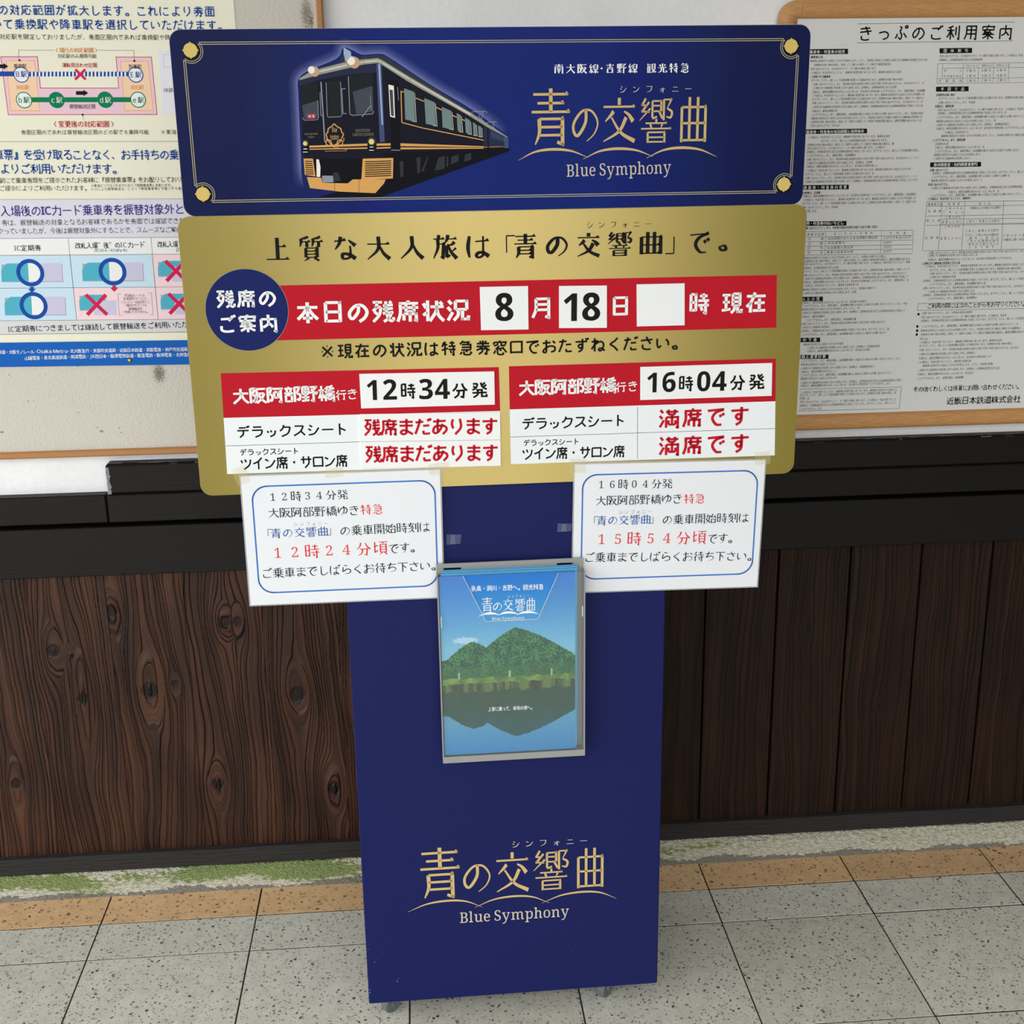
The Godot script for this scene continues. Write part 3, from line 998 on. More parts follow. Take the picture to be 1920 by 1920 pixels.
# ---------------------------------------------------------------- the setting
func build_shell() -> void:
	var plaster := Image.create(512, 512, false, Image.FORMAT_RGB8)
	var bump := Image.create(512, 512, false, Image.FORMAT_RGB8)
	var a := noise(.01, 21, 4)
	var b := noise(.09, 22, 3)
	for y in 512:
		for x in 512:
			var k := 1.0 + .02 * a.get_noise_2d(x, y) + .012 * b.get_noise_2d(x, y)
			plaster.set_pixel(x, y, Color8(246, 246, 247) * k)
			bump.set_pixel(x, y, Color.from_hsv(0, 0, .5 + .22 * b.get_noise_2d(x, y) + .2 * a.get_noise_2d(x, y)))
	var pm := textured(plaster, Vector2(.8, .8), .75, bump, 1.2)
	var s := Solid.new()
	s.box(Vector3(-.4, 1.86, -.105), Vector3(6.4, 2.08, .2), 0.0)
	var wall := obj("wall_back", s.mesh(), pm)
	structure(wall)
	var roof := mat(Color8(206, 202, 194), .8)
	s = Solid.new()
	s.box(Vector3(-.4, 2.98, 1.5), Vector3(6.4, .16, 3.5), .01)
	structure(obj("ceiling", s.mesh(), roof))
	s = Solid.new()
	s.box(Vector3(2.75, 1.45, 2.25), Vector3(.2, 2.9, 4.7), 0.0)
	var timber := mat(Color8(84, 64, 48), .8)
	structure(obj("wall_right", s.mesh(), timber))
	s = Solid.new()
	s.box(Vector3(2.2, 1.45, 4.7), Vector3(1.3, 2.9, .2), 0.0)
	structure(obj("added_wall_front", s.mesh(), timber))  # unseen wall piece behind the viewer, added to keep daylight off the right side


func build_floor() -> void:
	var bed := mat(Color8(52, 44, 36), .9)
	var s := Solid.new()
	s.box(Vector3(-.4, -.0513, 2.4), Vector3(6.4, .1, 5.2), 0.0)
	var fl := obj("floor", s.mesh(), bed)
	structure(fl)
	s = Solid.new()
	s.box(Vector3(0, -.3, 6.0), Vector3(40, .3, 40), 0.0)
	structure(obj("pavement", s.mesh(), mat(Color8(128, 126, 120), .9)))
	var white := terrazzo(Color8(222, 219, 204), [[700, 2.0, 6.5, [Color8(196, 195, 184), Color8(236, 234, 222), Color8(184, 180, 168)]], [980, 1.4, 4.6, [Color8(120, 116, 106), Color8(144, 136, 120), Color8(92, 90, 86)]], [250, 2.0, 5.8, [Color8(60, 58, 55), Color8(88, 70, 58), Color8(66, 68, 66)]]], 5)
	var tan := terrazzo(Color8(236, 198, 152), [[600, 2.0, 7.5, [Color8(240, 212, 178), Color8(212, 166, 124)]], [620, 1.6, 6.5, [Color8(160, 98, 62), Color8(176, 122, 84), Color8(130, 92, 70)]], [190, 2.0, 7.0, [Color8(98, 58, 42), Color8(90, 84, 78), Color8(70, 58, 50)]]], 6)
	var wm := []
	var tm := []
	for k in 3:
		var m := textured(white, Vector2(.3, .3), .42)
		m.albedo_color = [Color8(255, 255, 255), Color8(249, 250, 250), Color8(244, 243, 240)][k]
		wm.append(m)
		m = textured(tan, Vector2(.3, .3), .45)
		m.albedo_color = [Color8(255, 255, 255), Color8(250, 246, 240), Color8(240, 236, 230)][k]
		tm.append(m)
	var rows := [[.04, .1368], [.1368, .2491], [.2491, .5491], [.5491, .8491], [.8491, 1.1491]]
	var gap := .0030
	for r in rows.size():
		for c in range(-6, 10):
			var x0 := -.7597 + .3 * c
			if x0 < -1.9 or x0 > 1.7:
				continue
			s = Solid.new()
			s.shift = Vector2(rng.randf(), rng.randf())
			var z0: float = rows[r][0]
			var z1: float = rows[r][1]
			var g := gap * rng.randf_range(.8, 1.25)
			s.box(Vector3(x0 + .15, -.006 + rng.randf_range(-.00015, .0), (z0 + z1) / 2), Vector3(.3 - g, .012, z1 - z0 - g * 1.25), .0002)
			obj("tile", s.mesh(), (tm if r == 0 else wm)[rng.randi() % 3], fl)
	# the rest of the floor, behind the camera and out of the picture: the same tiles in one piece
	s = Solid.new()
	for r in 12:
		for c in range(-8, 11):
			s.box(Vector3(-.6097 + .3 * c, -.006, 1.2991 + .3 * r), Vector3(.297, .012, .297), .001)
	for r in 5:
		for c in [-8, -7, -6, -5, -4, 8, 9, 10]:
			var x0: float = -.7597 + .3 * c
			if x0 < -1.9 or x0 > 1.7:
				s.box(Vector3(x0 + .15, -.006, (rows[r][0] + rows[r][1]) / 2), Vector3(.297, .012, rows[r][1] - rows[r][0] - .003), .001)
	var rest := obj("tile_field", s.mesh(), wm[1], fl)
	rest.set_meta("kind", "stuff")


func build_panelling() -> void:
	var board := .1455
	# left: weathered boards with knots
	var knots := [[-.8253,0.5193, .020, .34], [-.794,0.5041, .010, .3], [-.7088,0.5962, .021, .4], [-.4983,0.5625, .020, .42], [-.4717,0.5636, .014, .32], [-.6516,0.4273, .026, .3], [-.6019,0.4385, .011, .4],
		[-.3661,0.4041, .024, .34], [-.5369,0.2164, .020, .36], [-.305,0.1944, .021, .34], [-.7804,0.4167, .018, .16], [-.9305,0.2394, .016, .25]]
	var bump := Image.create(1280, 768, false, Image.FORMAT_RGB8)
	var im := wood(Vector2i(1280, 768), Vector2(1.0, .6), Vector2(-1.0, .675), knots, Color8(38, 21, 14), Color8(88, 54, 37), .0052, 31, board, bump)
	var old := textured(im, Vector2(1.0, .6), .42, bump, 9.0)
	old.metallic_specular = .36
	var bump2 := Image.create(768, 512, false, Image.FORMAT_RGB8)
	im = wood(Vector2i(768, 512), Vector2(.9, .6), Vector2(.0115, .675), [[.66, .5, .008, .3], [.82, .32, .007, .3], [.97, .4, .008, .3], [.36, .42, .012, .3]], Color8(25, 14, 8), Color8(52, 31, 18), .0085, 57, board, bump2)  # right: smoother boards, their base colour darkened for the dimmer light there
	var shaded_plain := textured(im, Vector2(.9, .6), .6, bump2, 1.6)
	shaded_plain.metallic_specular = .3
	var wall := thing("wall_back_lower")
	structure(wall)
	var s := Solid.new()
	s.box(Vector3(-.4, .41, -.075), Vector3(6.4, .82, .1), 0.0)
	obj("backing", s.mesh(), mat(Color8(16, 12, 10), .9), wall)
	for k in range(-8, 9):
		var x0 := .0115 + board * k
		s = Solid.new()
		var left := k < 0
		s.shift = Vector2(1.0, .675) if left else Vector2(-.0115, .675)
		s.box(Vector3(x0 + board / 2, .37, -.009 + rng.randf_range(-.0012, .0012)), Vector3(board - (.0003 if left else rng.randf_range(.0026, .0044)), .63, .018), .0005 if left else .0014)
		obj("plank", s.mesh(), old if left else shaded_plain, wall)
	# dark painted rails above and below the boards
	var im3 := Image.create(512, 128, false, Image.FORMAT_RGB8)
	var b3 := Image.create(512, 128, false, Image.FORMAT_RGB8)
	var g := noise(1.0, 71, 3)
	for y in 128:
		for x in 512:
			var t := g.get_noise_2d(x * .012, y * .32)
			im3.set_pixel(x, y, Color8(21, 18, 16) * (1.0 + .14 * t))
			b3.set_pixel(x, y, Color.from_hsv(0, 0, .5 + .3 * t))
	var black := textured(im3, Vector2(.8, .2), .5, b3, .35)
	black.metallic_specular = .32
	var worn := mat(Color8(98, 98, 100), .7)
	var rail := func(called: String, x0: float, x1: float, y0: float, y1: float, z: float, e: float) -> MeshInstance3D:
		var q := Solid.new()
		q.shift = Vector2(y0 * 3.1, x0)
		q.box(Vector3((x0 + x1) / 2, (y0 + y1) / 2, (z - .03) / 2), Vector3(x1 - x0, y1 - y0, z + .03), e)
		var o := obj(called, q.mesh(), black)
		structure(o)
		return o
	rail.call("trim_1", -3.0, 2.6, .675, .7705, .02, .0016)
	var low_left = rail.call("trim_2", -3.0, -.6905, .7785, .8328, .019, .002)
	var low = rail.call("trim_3", -.6885, 2.6, .7785, .8322, .02, .002)
	var up = rail.call("trim_4", -.685, 2.6, .833, .8915, .021, .0045)
	# flaking white paint along the top edge of the upper rail and on its sawn end
	var flakes := Solid.new()
	for i in 150:
		var x := rng.randf_range(-.68, 1.4)
		if x > -.45 and x < .46:
			continue
		var w := rng.randf_range(.003, .03)
		flakes.box(Vector3(x, .8917, .0205 - rng.randf_range(.003, .012)), Vector3(w, .0008, rng.randf_range(.001, .004)), .0002)
		if rng.randf() < .5:
			flakes.box(Vector3(x, .8885 + rng.randf_range(-.003, .001), .0192), Vector3(w * .7, rng.randf_range(.0008, .002), .0012), .0002)
	obj("paint_flake", flakes.mesh(), worn, up).set_meta("kind", "stuff")
	var smear := Solid.new()
	for i in 14:
		var y := .836 + .0036 * i
		smear.box(Vector3(-.681 + rng.randf_range(-.001, .001), y, .0211), Vector3(rng.randf_range(.004, .0075), .0037, .0006), .0001)
	obj("paint_smear", smear.mesh(), mat(Color8(132, 132, 138), .7), up)
	# sill under the boards
	var grey := textured(im3, Vector2(.8, .2), .8, b3, 3.0)
	grey.albedo_color = Color(1.35, 1.38, 1.42)
	s = Solid.new()
	s.box(Vector3(-.2, .0585, -.006), Vector3(5.6, .037, .040), .0025)
	structure(obj("baseboard_back", s.mesh(), grey))
	# mossy mortar curb between sill and tiles
	var cim := Image.create(1536, 64, false, Image.FORMAT_RGB8)
	var cb := Image.create(1536, 64, false, Image.FORMAT_RGB8)
	var n1 := noise(.006, 81, 3)
	var n2 := noise(.12, 82, 3)
	var n3 := noise(.35, 83, 2)
	for x in 1536:
		var wx := -1.2 + 2.6 * x / 1536.0
		for y in 64:
			var d := y / 63.0
			var c := Color8(184, 179, 160) * (1.0 + .18 * n2.get_noise_2d(x, y) + .22 * n3.get_noise_2d(x, y))
			var patch := n1.get_noise_2d(x, y * 2.0 + 30.0) * 1.1 + .55 * n2.get_noise_2d(x * .7, y) + lerpf(.5, -.6, smoothstep(-.42, -.02, wx)) + 1.05 * smoothstep(.2, .0, absf(wx - .38)) - absf(d - .32) * 1.5
			c = c.lerp(Color8(120, 132, 80) * (1.0 + .4 * n3.get_noise_2d(x, y)), smoothstep(-.12, .3, patch))
			if d > .8 + .22 * n1.get_noise_2d(x * 1.7, 5) + .1 * n2.get_noise_2d(x, y):
				c = c.lerp(Color8(96, 92, 86), .7)
			cim.set_pixel(x, y, c)
			cb.set_pixel(x, y, Color.from_hsv(0, 0, clampf(.5 + .3 * n3.get_noise_2d(x, y) + .25 * n2.get_noise_2d(x, y), 0, 1)))
	var curb := textured(cim, Vector2(2.6, 1.0), .95, cb, 5.0)
	s = Solid.new()
	var prof := [Vector2(.0445, -.002), Vector2(.041, .004), Vector2(.032, .018), Vector2(.022, .031), Vector2(.013, .038), Vector2(.004, .0405)]
	for i in 104:
		var xa := -1.2 + 2.6 * i / 104.0
		var xb := -1.2 + 2.6 * (i + 1) / 104.0
		for k in prof.size() - 1:
			var q := []
			for e in [[xa, k], [xb, k], [xb, k + 1], [xa, k + 1]]:
				var p: Vector2 = prof[e[1]]
				var dz := .0016 * n1.get_noise_2d(e[0] * 900.0, e[1] * 60.0) if e[1] > 0 else .0008 * n1.get_noise_2d(e[0] * 1400.0, 3.0)
				q.append(Vector3(e[0], p.y + dz, p.x + dz))
			s.face(q, Vector3(0, .5, 1))
			for t in range(s.uv.size() - 6, s.uv.size()):
				s.uv[t] = Vector2(s.v[t].x + 1.2, clampf(1.0 - (s.v[t].y + .002) / .043, 0.01, .99))
	s.box(Vector3(-2.1, .018, .01), Vector3(1.8, .036, .05), .005)
	s.box(Vector3(2.0, .018, .01), Vector3(1.2, .036, .05), .005)
	structure(obj("trim_5", s.mesh(), curb))


# ---------------------------------------------------------------- the stand
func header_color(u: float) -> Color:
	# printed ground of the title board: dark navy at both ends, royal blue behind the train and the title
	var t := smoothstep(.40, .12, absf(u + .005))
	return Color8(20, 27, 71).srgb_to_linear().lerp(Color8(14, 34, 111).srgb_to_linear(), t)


func logo(ink: Ink, boxes: Array, arcs: Array, z: float) -> void:
	var col: Color = ink_color["o"].srgb_to_linear()
	var chars := "青の交響曲"
	for i in 5:
		var b: Array = boxes[i]   # centre of left, right, top and bottom edges
		var x0: float = b[0]
		var x1: float = b[2]
		var y1: float = b[5]
		var y0: float = b[7]
		var tris := glyph(chars[i], "logo")
		var lo := Vector2(9, 9)
		var hi := -lo
		for p in tris:
			lo = lo.min(p)
			hi = hi.max(p)
		for j in range(0, tris.size(), 3):
			var q := []
			for k in 3:
				var p := (tris[j + k] - lo) / (hi - lo)
				q.append(Vector2(lerpf(x0, x1, p.x), lerpf(y0, y1, p.y)))
			ink.tri(q[0], q[1], q[2], z, col)
	for a in arcs:   # three book-page curves under the name
		var p := ring4(a)
		var c := smooth_line(PackedVector2Array([p[0], p[1].lerp(p[0], .52) + Vector2(0, (p[1].y - p[0].y) * .30), p[1], p[1].lerp(p[2], .52) + Vector2(0, (p[1].y - p[2].y) * .30), p[2]]), 8)
		for i in c.size() - 1:
			var w0 := .0034 * sin(PI * clampf(float(i) / (c.size() - 1), .03, .97)) + .0003
			var w1 := .0034 * sin(PI * clampf(float(i + 1) / (c.size() - 1), .03, .97)) + .0003
			ink.tri(c[i] + Vector2(0, w0 / 2), c[i] - Vector2(0, w0 / 2), c[i + 1] - Vector2(0, w1 / 2), z, col)
			ink.tri(c[i] + Vector2(0, w0 / 2), c[i + 1] - Vector2(0, w1 / 2), c[i + 1] + Vector2(0, w1 / 2), z, col)


func graded(outline: PackedVector2Array, z: float, col: Callable) -> Ink:
	# a printed face whose colour changes along u, cut into narrow strips
	var ink := Ink.new()
	var lo := 9.0
	var hi := -9.0
	for p in outline:
		lo = minf(lo, p.x)
		hi = maxf(hi, p.x)
	var n := 40
	for i in n:
		var x0 := lerpf(lo, hi, float(i) / n)
		var x1 := lerpf(lo, hi, float(i + 1) / n)
		for part in Geometry2D.intersect_polygons(outline, rect(x0, -9, x1, 9)):
			var idx := Geometry2D.triangulate_polygon(part)
			for k in range(0, idx.size(), 3):
				ink.tri(part[idx[k]], part[idx[k + 1]], part[idx[k + 2]], z, col.call(part[idx[k]].x), col.call(part[idx[k + 1]].x), col.call(part[idx[k + 2]].x))
	return ink


func build_stand() -> void:
	var t := thing("display_stand", "tall rolling notice stand with a navy pedestal, gold board and blue title board", "notice stand", on_stand())
	var navy := mat(Color8(23, 30, 84), .5)
	navy.metallic_specular = .25
	var s := Solid.new()
	s.box(Vector3(.0015, .7905, -.14), Vector3(.499, 1.499, .28), .0018)
	var body := obj("pedestal", s.mesh(), navy, t)
	# pedestal print
	var ink := Ink.new()
	logo(ink, [
		[-.1517,0.2859, -.0864,0.2855, -.1172,0.3352, -.1202,0.2376], [-.0815,0.2734, -.0356,0.2723, -.0576,0.2996, -.0588,0.2467], [-.0255,0.2796, 0.0287,0.2786, 0.0011,0.3181, 0,0.2411],
		[0.0366,0.2801, 0.0961,0.2796, 0.0675,0.3186, 0.067,0.2421], [0.1101,0.2786, 0.1549,0.2783, 0.1329,0.3169, 0.1331,0.2413]],
		[[-.1754,0.2172, -.106,0.2338, -.0503,0.2173], [-.0628,0.2176, 0.0051,0.2341, 0.0624,0.2171], [0.0502,0.2174, 0.1212,0.2338, 0.1777,0.2166]], .0003)
	write(ink, [
	["シンフォニー",0.0078,0.3328,0.121,0.3313,0.0134,"m","s"],
	["Blue Symphony",-.0821,0.1992,0.0894,0.1981,0.0199,"ls","s"],
	], .0003)
	obj("printed_logo", ink.mesh(), print_ink, body)
	# chipped spots near the foot
	ink = Ink.new()
	for p in [[-.1985,0.083, 6.0], [-.1956,0.0883, 4.0], [-.2353,0.124, 5.0], [-.2318,0.1283, 3.0], [-.2457,0.0645, 6.0], [-.245,0.0692, 4.0], [0.1026,0.1191, 3.0], [0.0945,0.1278, 2.5], [-.2443,0.1501, 3.5], [0.1255,0.081, 2.0], [0.0852,0.155, 2.0]]:
		var c := Vector2(p[0], p[1])
		var q := PackedVector2Array()
		for k in 7:
			q.append(c + Vector2.from_angle(TAU * k / 7) * .0003 * p[2] * rng.randf_range(.4, 1.0) * Vector2(.7, 1.2))
		polygon(ink, q, .0003, Color8(150, 152, 172).srgb_to_linear())
	obj("paint_chip", ink.mesh(), print_ink, body).set_meta("kind", "stuff")
	# casters
	var zinc := mat(Color8(150, 154, 152), .35, .8)
	var rubber := mat(Color8(96, 102, 104), .5)
	var i := 0
	for c in [Vector2(-.203, -.04), Vector2(.172, -.04), Vector2(-.203, -.24), Vector2(.172, -.24)]:
		s = Solid.new()
		s.box(Vector3(c.x, .0395, c.y), Vector3(.056, .003, .044), .0008)
		s.drum(Vector3(c.x, .034, c.y), Vector3(c.x, .0385, c.y), .014, .001)
		var cst := obj("caster", s.mesh(), zinc, t)
		var yaw: float = [.9, .75, -.4, .3][i]
		i += 1
		var ax := Vector3(cos(yaw), 0, sin(yaw))
		var fw := Vector3(-sin(yaw), 0, cos(yaw))
		var hub := Vector3(c.x, .0165, c.y) + fw * .012
		s = Solid.new()
		for sd in [-1.0, 1.0]:
			var o: Vector3 = ax * sd * .0095
			var th: Vector3 = ax * .0009
			var pr := [Vector3(c.x, .034, c.y) - fw * .012, Vector3(c.x, .034, c.y) + fw * .012, hub + fw * .006 + Vector3(0, .004, 0), hub + Vector3(0, -.006, 0), hub - fw * .007]
			var fa := []
			var fb := []
			for p in pr:
				fa.append(p + o + th)
				fb.append(p + o - th)
			s.face(fa, ax)
			s.face(fb, -ax)
			for k in pr.size():
				var k2 := (k + 1) % pr.size()
				s.face([fa[k], fa[k2], fb[k2], fb[k]], (fa[k] + fa[k2]) / 2 - (hub + Vector3(0, .008, 0)))
		obj("fork", s.mesh(), zinc, cst)
		s = Solid.new()
		s.drum(hub - ax * .0075, hub + ax * .0075, .0165, .002, 28)
		s.drum(hub - ax * .012, hub + ax * .012, .004, .0005, 12)
		obj("wheel", s.mesh(), rubber, cst)

	# title board
	var out := rounded(.8815, .2445, .016, Vector2(-.0017, 1.4793))
	s = Solid.new()
	s.slab(out, .0005, .0055, .0004)
	var head := obj("title_board", s.mesh(), mat(Color8(120, 124, 140), .4), t)
	var face := rounded(.8803, .2433, .0155, Vector2(-.0017, 1.4793))
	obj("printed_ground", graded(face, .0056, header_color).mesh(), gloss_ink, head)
	# gold double line with scooped corners and a rosette in each
	ink = Ink.new()
	var gold: Color = Color8(178, 170, 134).srgb_to_linear()
	var disc: Color = Color8(214, 188, 112).srgb_to_linear()
	var cor := [Vector2(-.4148,1.5743), Vector2(0.4121,1.5724), Vector2(0.4107,1.385), Vector2(-.4139,1.3866)]
	for d in [-.0013, .0013]:
		var path := PackedVector2Array()
		for k in 4:
			var sx: float = [1, -1, -1, 1][k]
			var sy: float = [-1, -1, 1, 1][k]
			var arc := PackedVector2Array()
			for j in 13:
				# from the level line round the inside of the rosette to the upright line
				var th := lerpf(-.72, PI / 2 + .72, j / 12.0)
				arc.append(cor[k] + Vector2(cos(th) * sx, sin(th) * sy) * (.0145 + d))
			var level := Vector2(cor[k].x + sx * (.0145 + d) * cos(.72), cor[k].y - sy * (.0095 + d))
			var upright := Vector2(cor[k].x - sx * (.0095 + d), cor[k].y + sy * (.0145 + d) * cos(.72))
			var seq := PackedVector2Array([level])
			seq.append_array(arc)
			seq.append(upright)
			if k == 1 or k == 3:
				path.append_array(seq)
			else:
				seq.reverse()
				path.append_array(seq)
		path.append(path[0])
		stroke(ink, path, .0010, .0058, gold)
	for c in cor:
		ring(ink, c, .0118, 0.0, .00585, Color8(16, 16, 30).srgb_to_linear())
		ring(ink, c + Vector2(-.0006, .0008), .0094, 0.0, .0059, disc)
		for k in 4:
			var dir := Vector2.from_angle(k * PI / 2)
			var nrm := Vector2(-dir.y, dir.x)
			ink.tri(c + Vector2(-.0006, .0008) + dir * .0110, c + Vector2(-.0006, .0008) + dir * .0088 + nrm * .0022, c + Vector2(-.0006, .0008) + dir * .0088 - nrm * .0022, .0059, disc)
	obj("gold_border", ink.mesh(), gloss_ink, head)
	# the printed train with its pale outline glow (artwork)
	ink = Ink.new()
	var halo := [
	["h","halo",0.0105,[-.2738,1.3907,-.2774,1.4089,-.2768,1.4383,-.276,1.4868,-.2753,1.5187,-.2742,1.5357,-.261,1.5469,-.2205,1.563,-.2112,1.5765,-.1985,1.573,-.1856,1.5674,-.164,1.5683,-.1493,1.5634,-.0971,1.5293,-.039,1.495,-.0054,1.4711,0.0116,1.4593]],
	]
	var hp := smooth_line(ring4(halo[0][3]), 4)
	var glow: Color = Color8(132, 142, 200).srgb_to_linear()
	for k in hp.size() - 1:
		var d0 := hp[mini(k + 1, hp.size() - 1)] - hp[maxi(k - 1, 0)]
		var d1 := hp[mini(k + 2, hp.size() - 1)] - hp[k]
		var n0 := Vector2(-d0.y, d0.x).normalized()
		var n1 := Vector2(-d1.y, d1.x).normalized()
		var last := 0.0
		for step in [[.0, .45], [.22, .4], [.5, .16], [1.0, 0.0]]:
			if step[0] > 0.0:
				var wa: float = last * .013
				var wb: float = step[0] * .013
				var ga := 1.0 - last
				var gb: float = 1.0 - step[0]
				var pa := hp[k] + n0 * wa
				var pb := hp[k + 1] + n1 * wa
				var pc := hp[k + 1] + n1 * wb
				var pd := hp[k] + n0 * wb
				var e0 := .62 * smoothstep(0.0, 7.0, minf(k, hp.size() - 1 - k))
				var e1 := .62 * smoothstep(0.0, 7.0, minf(k + 1, hp.size() - 2 - k))
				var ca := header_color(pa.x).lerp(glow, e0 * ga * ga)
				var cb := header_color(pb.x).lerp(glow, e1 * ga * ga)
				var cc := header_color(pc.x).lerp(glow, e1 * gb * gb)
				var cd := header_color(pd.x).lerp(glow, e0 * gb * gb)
				ink.tri(pa, pb, pc, .0057, ca, cb, cc)
				ink.tri(pa, pc, pd, .0057, ca, cc, cd)
			last = step[0]
	var top := print_rows(ink, [
	["p","t0",0,[-.2558,1.3804,-.2248,1.3881,-.1756,1.3847,-.1509,1.4034,0.013,1.4412,0.0133,1.4379,-.169,1.3788]],
	["p","t1",0,[-.171,1.5602,-.1593,1.5624,-.039,1.4917,0.0115,1.4568,0.0127,1.4412,-.0198,1.4343,-.1435,1.3974,-.179,1.3856]],
	["p","t0",0,[-.163,1.4382,0.0127,1.442,0.0133,1.4384,-.1435,1.3974,-.1756,1.3855]],
	["p","t3",0,[-.0867,1.4304,-.0778,1.4332,-.0783,1.4157,-.0924,1.4131]],
	["p","t3",0,[-.0679,1.4321,-.0584,1.4344,-.0586,1.4253,-.0699,1.421]],
	["p","t3",0,[-.1174,1.4309,-.1114,1.4324,-.113,1.411,-.1165,1.4094]],
	["p","t3",0,[-.1021,1.4323,-.1003,1.4326,-.1078,1.4126,-.1113,1.4123]],
	["p","t3",0,[-.0747,1.4318,-.0727,1.4325,-.0731,1.4186,-.0758,1.4178]],
	["p","t3",0,[-.049,1.4347,-.0404,1.4362,-.0409,1.4272,-.0509,1.4245]],
	["p","t3",0,[-.1406,1.4263,-.1355,1.427,-.1363,1.4064,-.1406,1.4048]],
	["p","t4",0,[-.2459,1.5512,-.1907,1.5643,-.1641,1.5672,-.151,1.5628,-.0424,1.4934,0.0115,1.4571,0.0115,1.4555,-.0442,1.4895,-.1611,1.5585,-.1877,1.5588,-.2461,1.548]],
	["p","t5",0,[-.2723,1.5379,-.2603,1.5446,-.246,1.5494,-.2075,1.5585,-.1842,1.5614,-.1651,1.5628,-.1591,1.5601,-.122,1.5376,-.0391,1.4896,0.0115,1.4568,0.0111,1.4532,-.0426,1.4863,-.1255,1.5322,-.1605,1.5544,-.1662,1.5564,-.1845,1.5547,-.2063,1.5501,-.2465,1.542,-.2724,1.5354]],
	["l","t6",0.002,[-.2462,1.546,-.2061,1.5545,-.1844,1.558,-.1652,1.5595,-.1599,1.5572,-.1221,1.5347,-.04,1.4875]],
	["p","t1",0,[-.2724,1.5354,-.2465,1.542,-.2063,1.5501,-.1845,1.5547,-.1662,1.5564,-.1669,1.4853,-.1631,1.4365,-.1634,1.43,-.273,1.4317]],
	["p","t2",0,[-.2724,1.5354,-.2465,1.542,-.2063,1.5501,-.1845,1.5547,-.1662,1.5564,-.1662,1.5444,-.2084,1.5417,-.2469,1.535,-.2724,1.5281]],
	["p","t7",0,[-.1676,1.5559,-.1603,1.5543,-.1604,1.4528,-.1671,1.4529]],
	["p","t8",0,[-.1649,1.5551,-.1623,1.5546,-.1617,1.4756,-.1638,1.4756]],
	["p","t9",0,[-.2712,1.5281,-.2486,1.5334,-.2497,1.4864,-.2515,1.4836,-.2699,1.4832,-.2716,1.4867]],
	["p","t10",0,[-.271,1.5027,-.2492,1.5088,-.2498,1.4864,-.2694,1.4844]],
	["p","tr",0,[-.2647,1.4911,-.2535,1.4916,-.2539,1.4852,-.2648,1.485]],
	["l","t12",0.0008,[-.2716,1.4867,-.2695,1.4832,-.2518,1.4836,-.2497,1.4864,-.2494,1.5088]],
	["p","t9",0,[-.2368,1.5322,-.235,1.5337,-.2184,1.5345,-.2172,1.5329,-.2175,1.4892,-.2196,1.4873,-.236,1.4867,-.2376,1.4882]],
	["l","t12",0.0008,[-.2368,1.5322,-.2376,1.4882,-.236,1.4867,-.2196,1.4873,-.2175,1.4892,-.2172,1.5329]],
	["p","t9",0,[-.2056,1.5381,-.2035,1.5403,-.1759,1.5432,-.1735,1.5413,-.1737,1.4935,-.1759,1.4906,-.2036,1.4887,-.2067,1.491]],
	["p","t10",0,[-.2012,1.5194,-.1739,1.527,-.1744,1.4935,-.1977,1.4902]],
	["l","t12",0.001,[-.2062,1.5397,-.2067,1.491,-.2036,1.4887,-.1759,1.4903,-.1737,1.4935]],
	["l","t12",0.0017,[-.2437,1.5329,-.2433,1.496,-.2428,1.454]],
	["l","t12",0.0008,[-.2457,1.5199,-.2465,1.4896,-.2446,1.488]],
	["l","t12",0.001,[-.211,1.5239,-.216,1.5235,-.216,1.4916,-.2114,1.4911]],
	["l","t12",0.001,[-.1903,1.4864,-.1779,1.5007]],
	["l","t12",0.0007,[-.1777,1.5151,-.177,1.4951]],
	["l","tg",0.0015,[-.2288,1.4781,-.2253,1.4745,-.2201,1.4715,-.219,1.4667,-.2166,1.4642,-.2194,1.4586,-.2231,1.4529,-.2282,1.4506,-.2304,1.4482,-.2324,1.4506,-.2365,1.4531,-.2395,1.4589,-.2406,1.4645,-.2382,1.4669,-.2371,1.4718,-.2323,1.4746,-.2288,1.4781]],
	["o","tg",[0.0037,0.0013],[-.2377,1.453]],
	["o","tg",[0.0037,0.0013],[-.2222,1.4528]],
	["l","tg",0.001,[-.2399,1.4589,-.2401,1.4548]],
	["l","tg",0.001,[-.2164,1.4593,-.2171,1.4545]],
	["l","tg",0.0007,[-.2342,1.4575,-.2253,1.4577]],
	["p","tg",0,[-.2644,1.4495,-.1844,1.4512,-.1846,1.4481,-.2645,1.4469]],
	["p","tg",0,[-.2646,1.4454,-.1847,1.446,-.1848,1.4442,-.2647,1.4441]],
	["p","tg",0,[-.1718,1.451,-.1523,1.4511,-.1524,1.4481,-.1719,1.4479]],
	["p","tg",0,[-.172,1.4458,-.1525,1.4462,-.1526,1.4444,-.1721,1.4439]],
	["p","tg",0,[-.1401,1.4509,-.023,1.4452,-.023,1.4439,-.1403,1.447]],
	["p","tg",0,[-.1404,1.4453,-.023,1.4432,-.0231,1.4419,-.1405,1.4427]],
	["l","tg",0.0007,[-.023,1.4439,0.0124,1.4443]],
	["l","tg",0.0005,[-.2434,1.4495,-.2138,1.4438,-.2139,1.4419,-.2435,1.4419]],
	["o","t3",[0.0047,0],[-.2695,1.4531]],
	["o","ty",[0.0029,0],[-.2699,1.4525]],
	["p","t0",0,[-.2742,1.4477,-.2655,1.4476,-.2663,1.4394,-.2744,1.4396]],
	["l","w",0.001,[-.2727,1.4454,-.2676,1.4453]],
	["l","w",0.0008,[-.2736,1.4412,-.2672,1.4411]],
	["o","t3",[0.0061,0],[-.1784,1.4542]],
	["o","ty",[0.0038,0],[-.1787,1.4536]],
	["p","t0",0,[-.183,1.4488,-.1742,1.4486,-.175,1.4405,-.1831,1.4406]],
	["l","w",0.001,[-.1814,1.4464,-.1764,1.4464]],
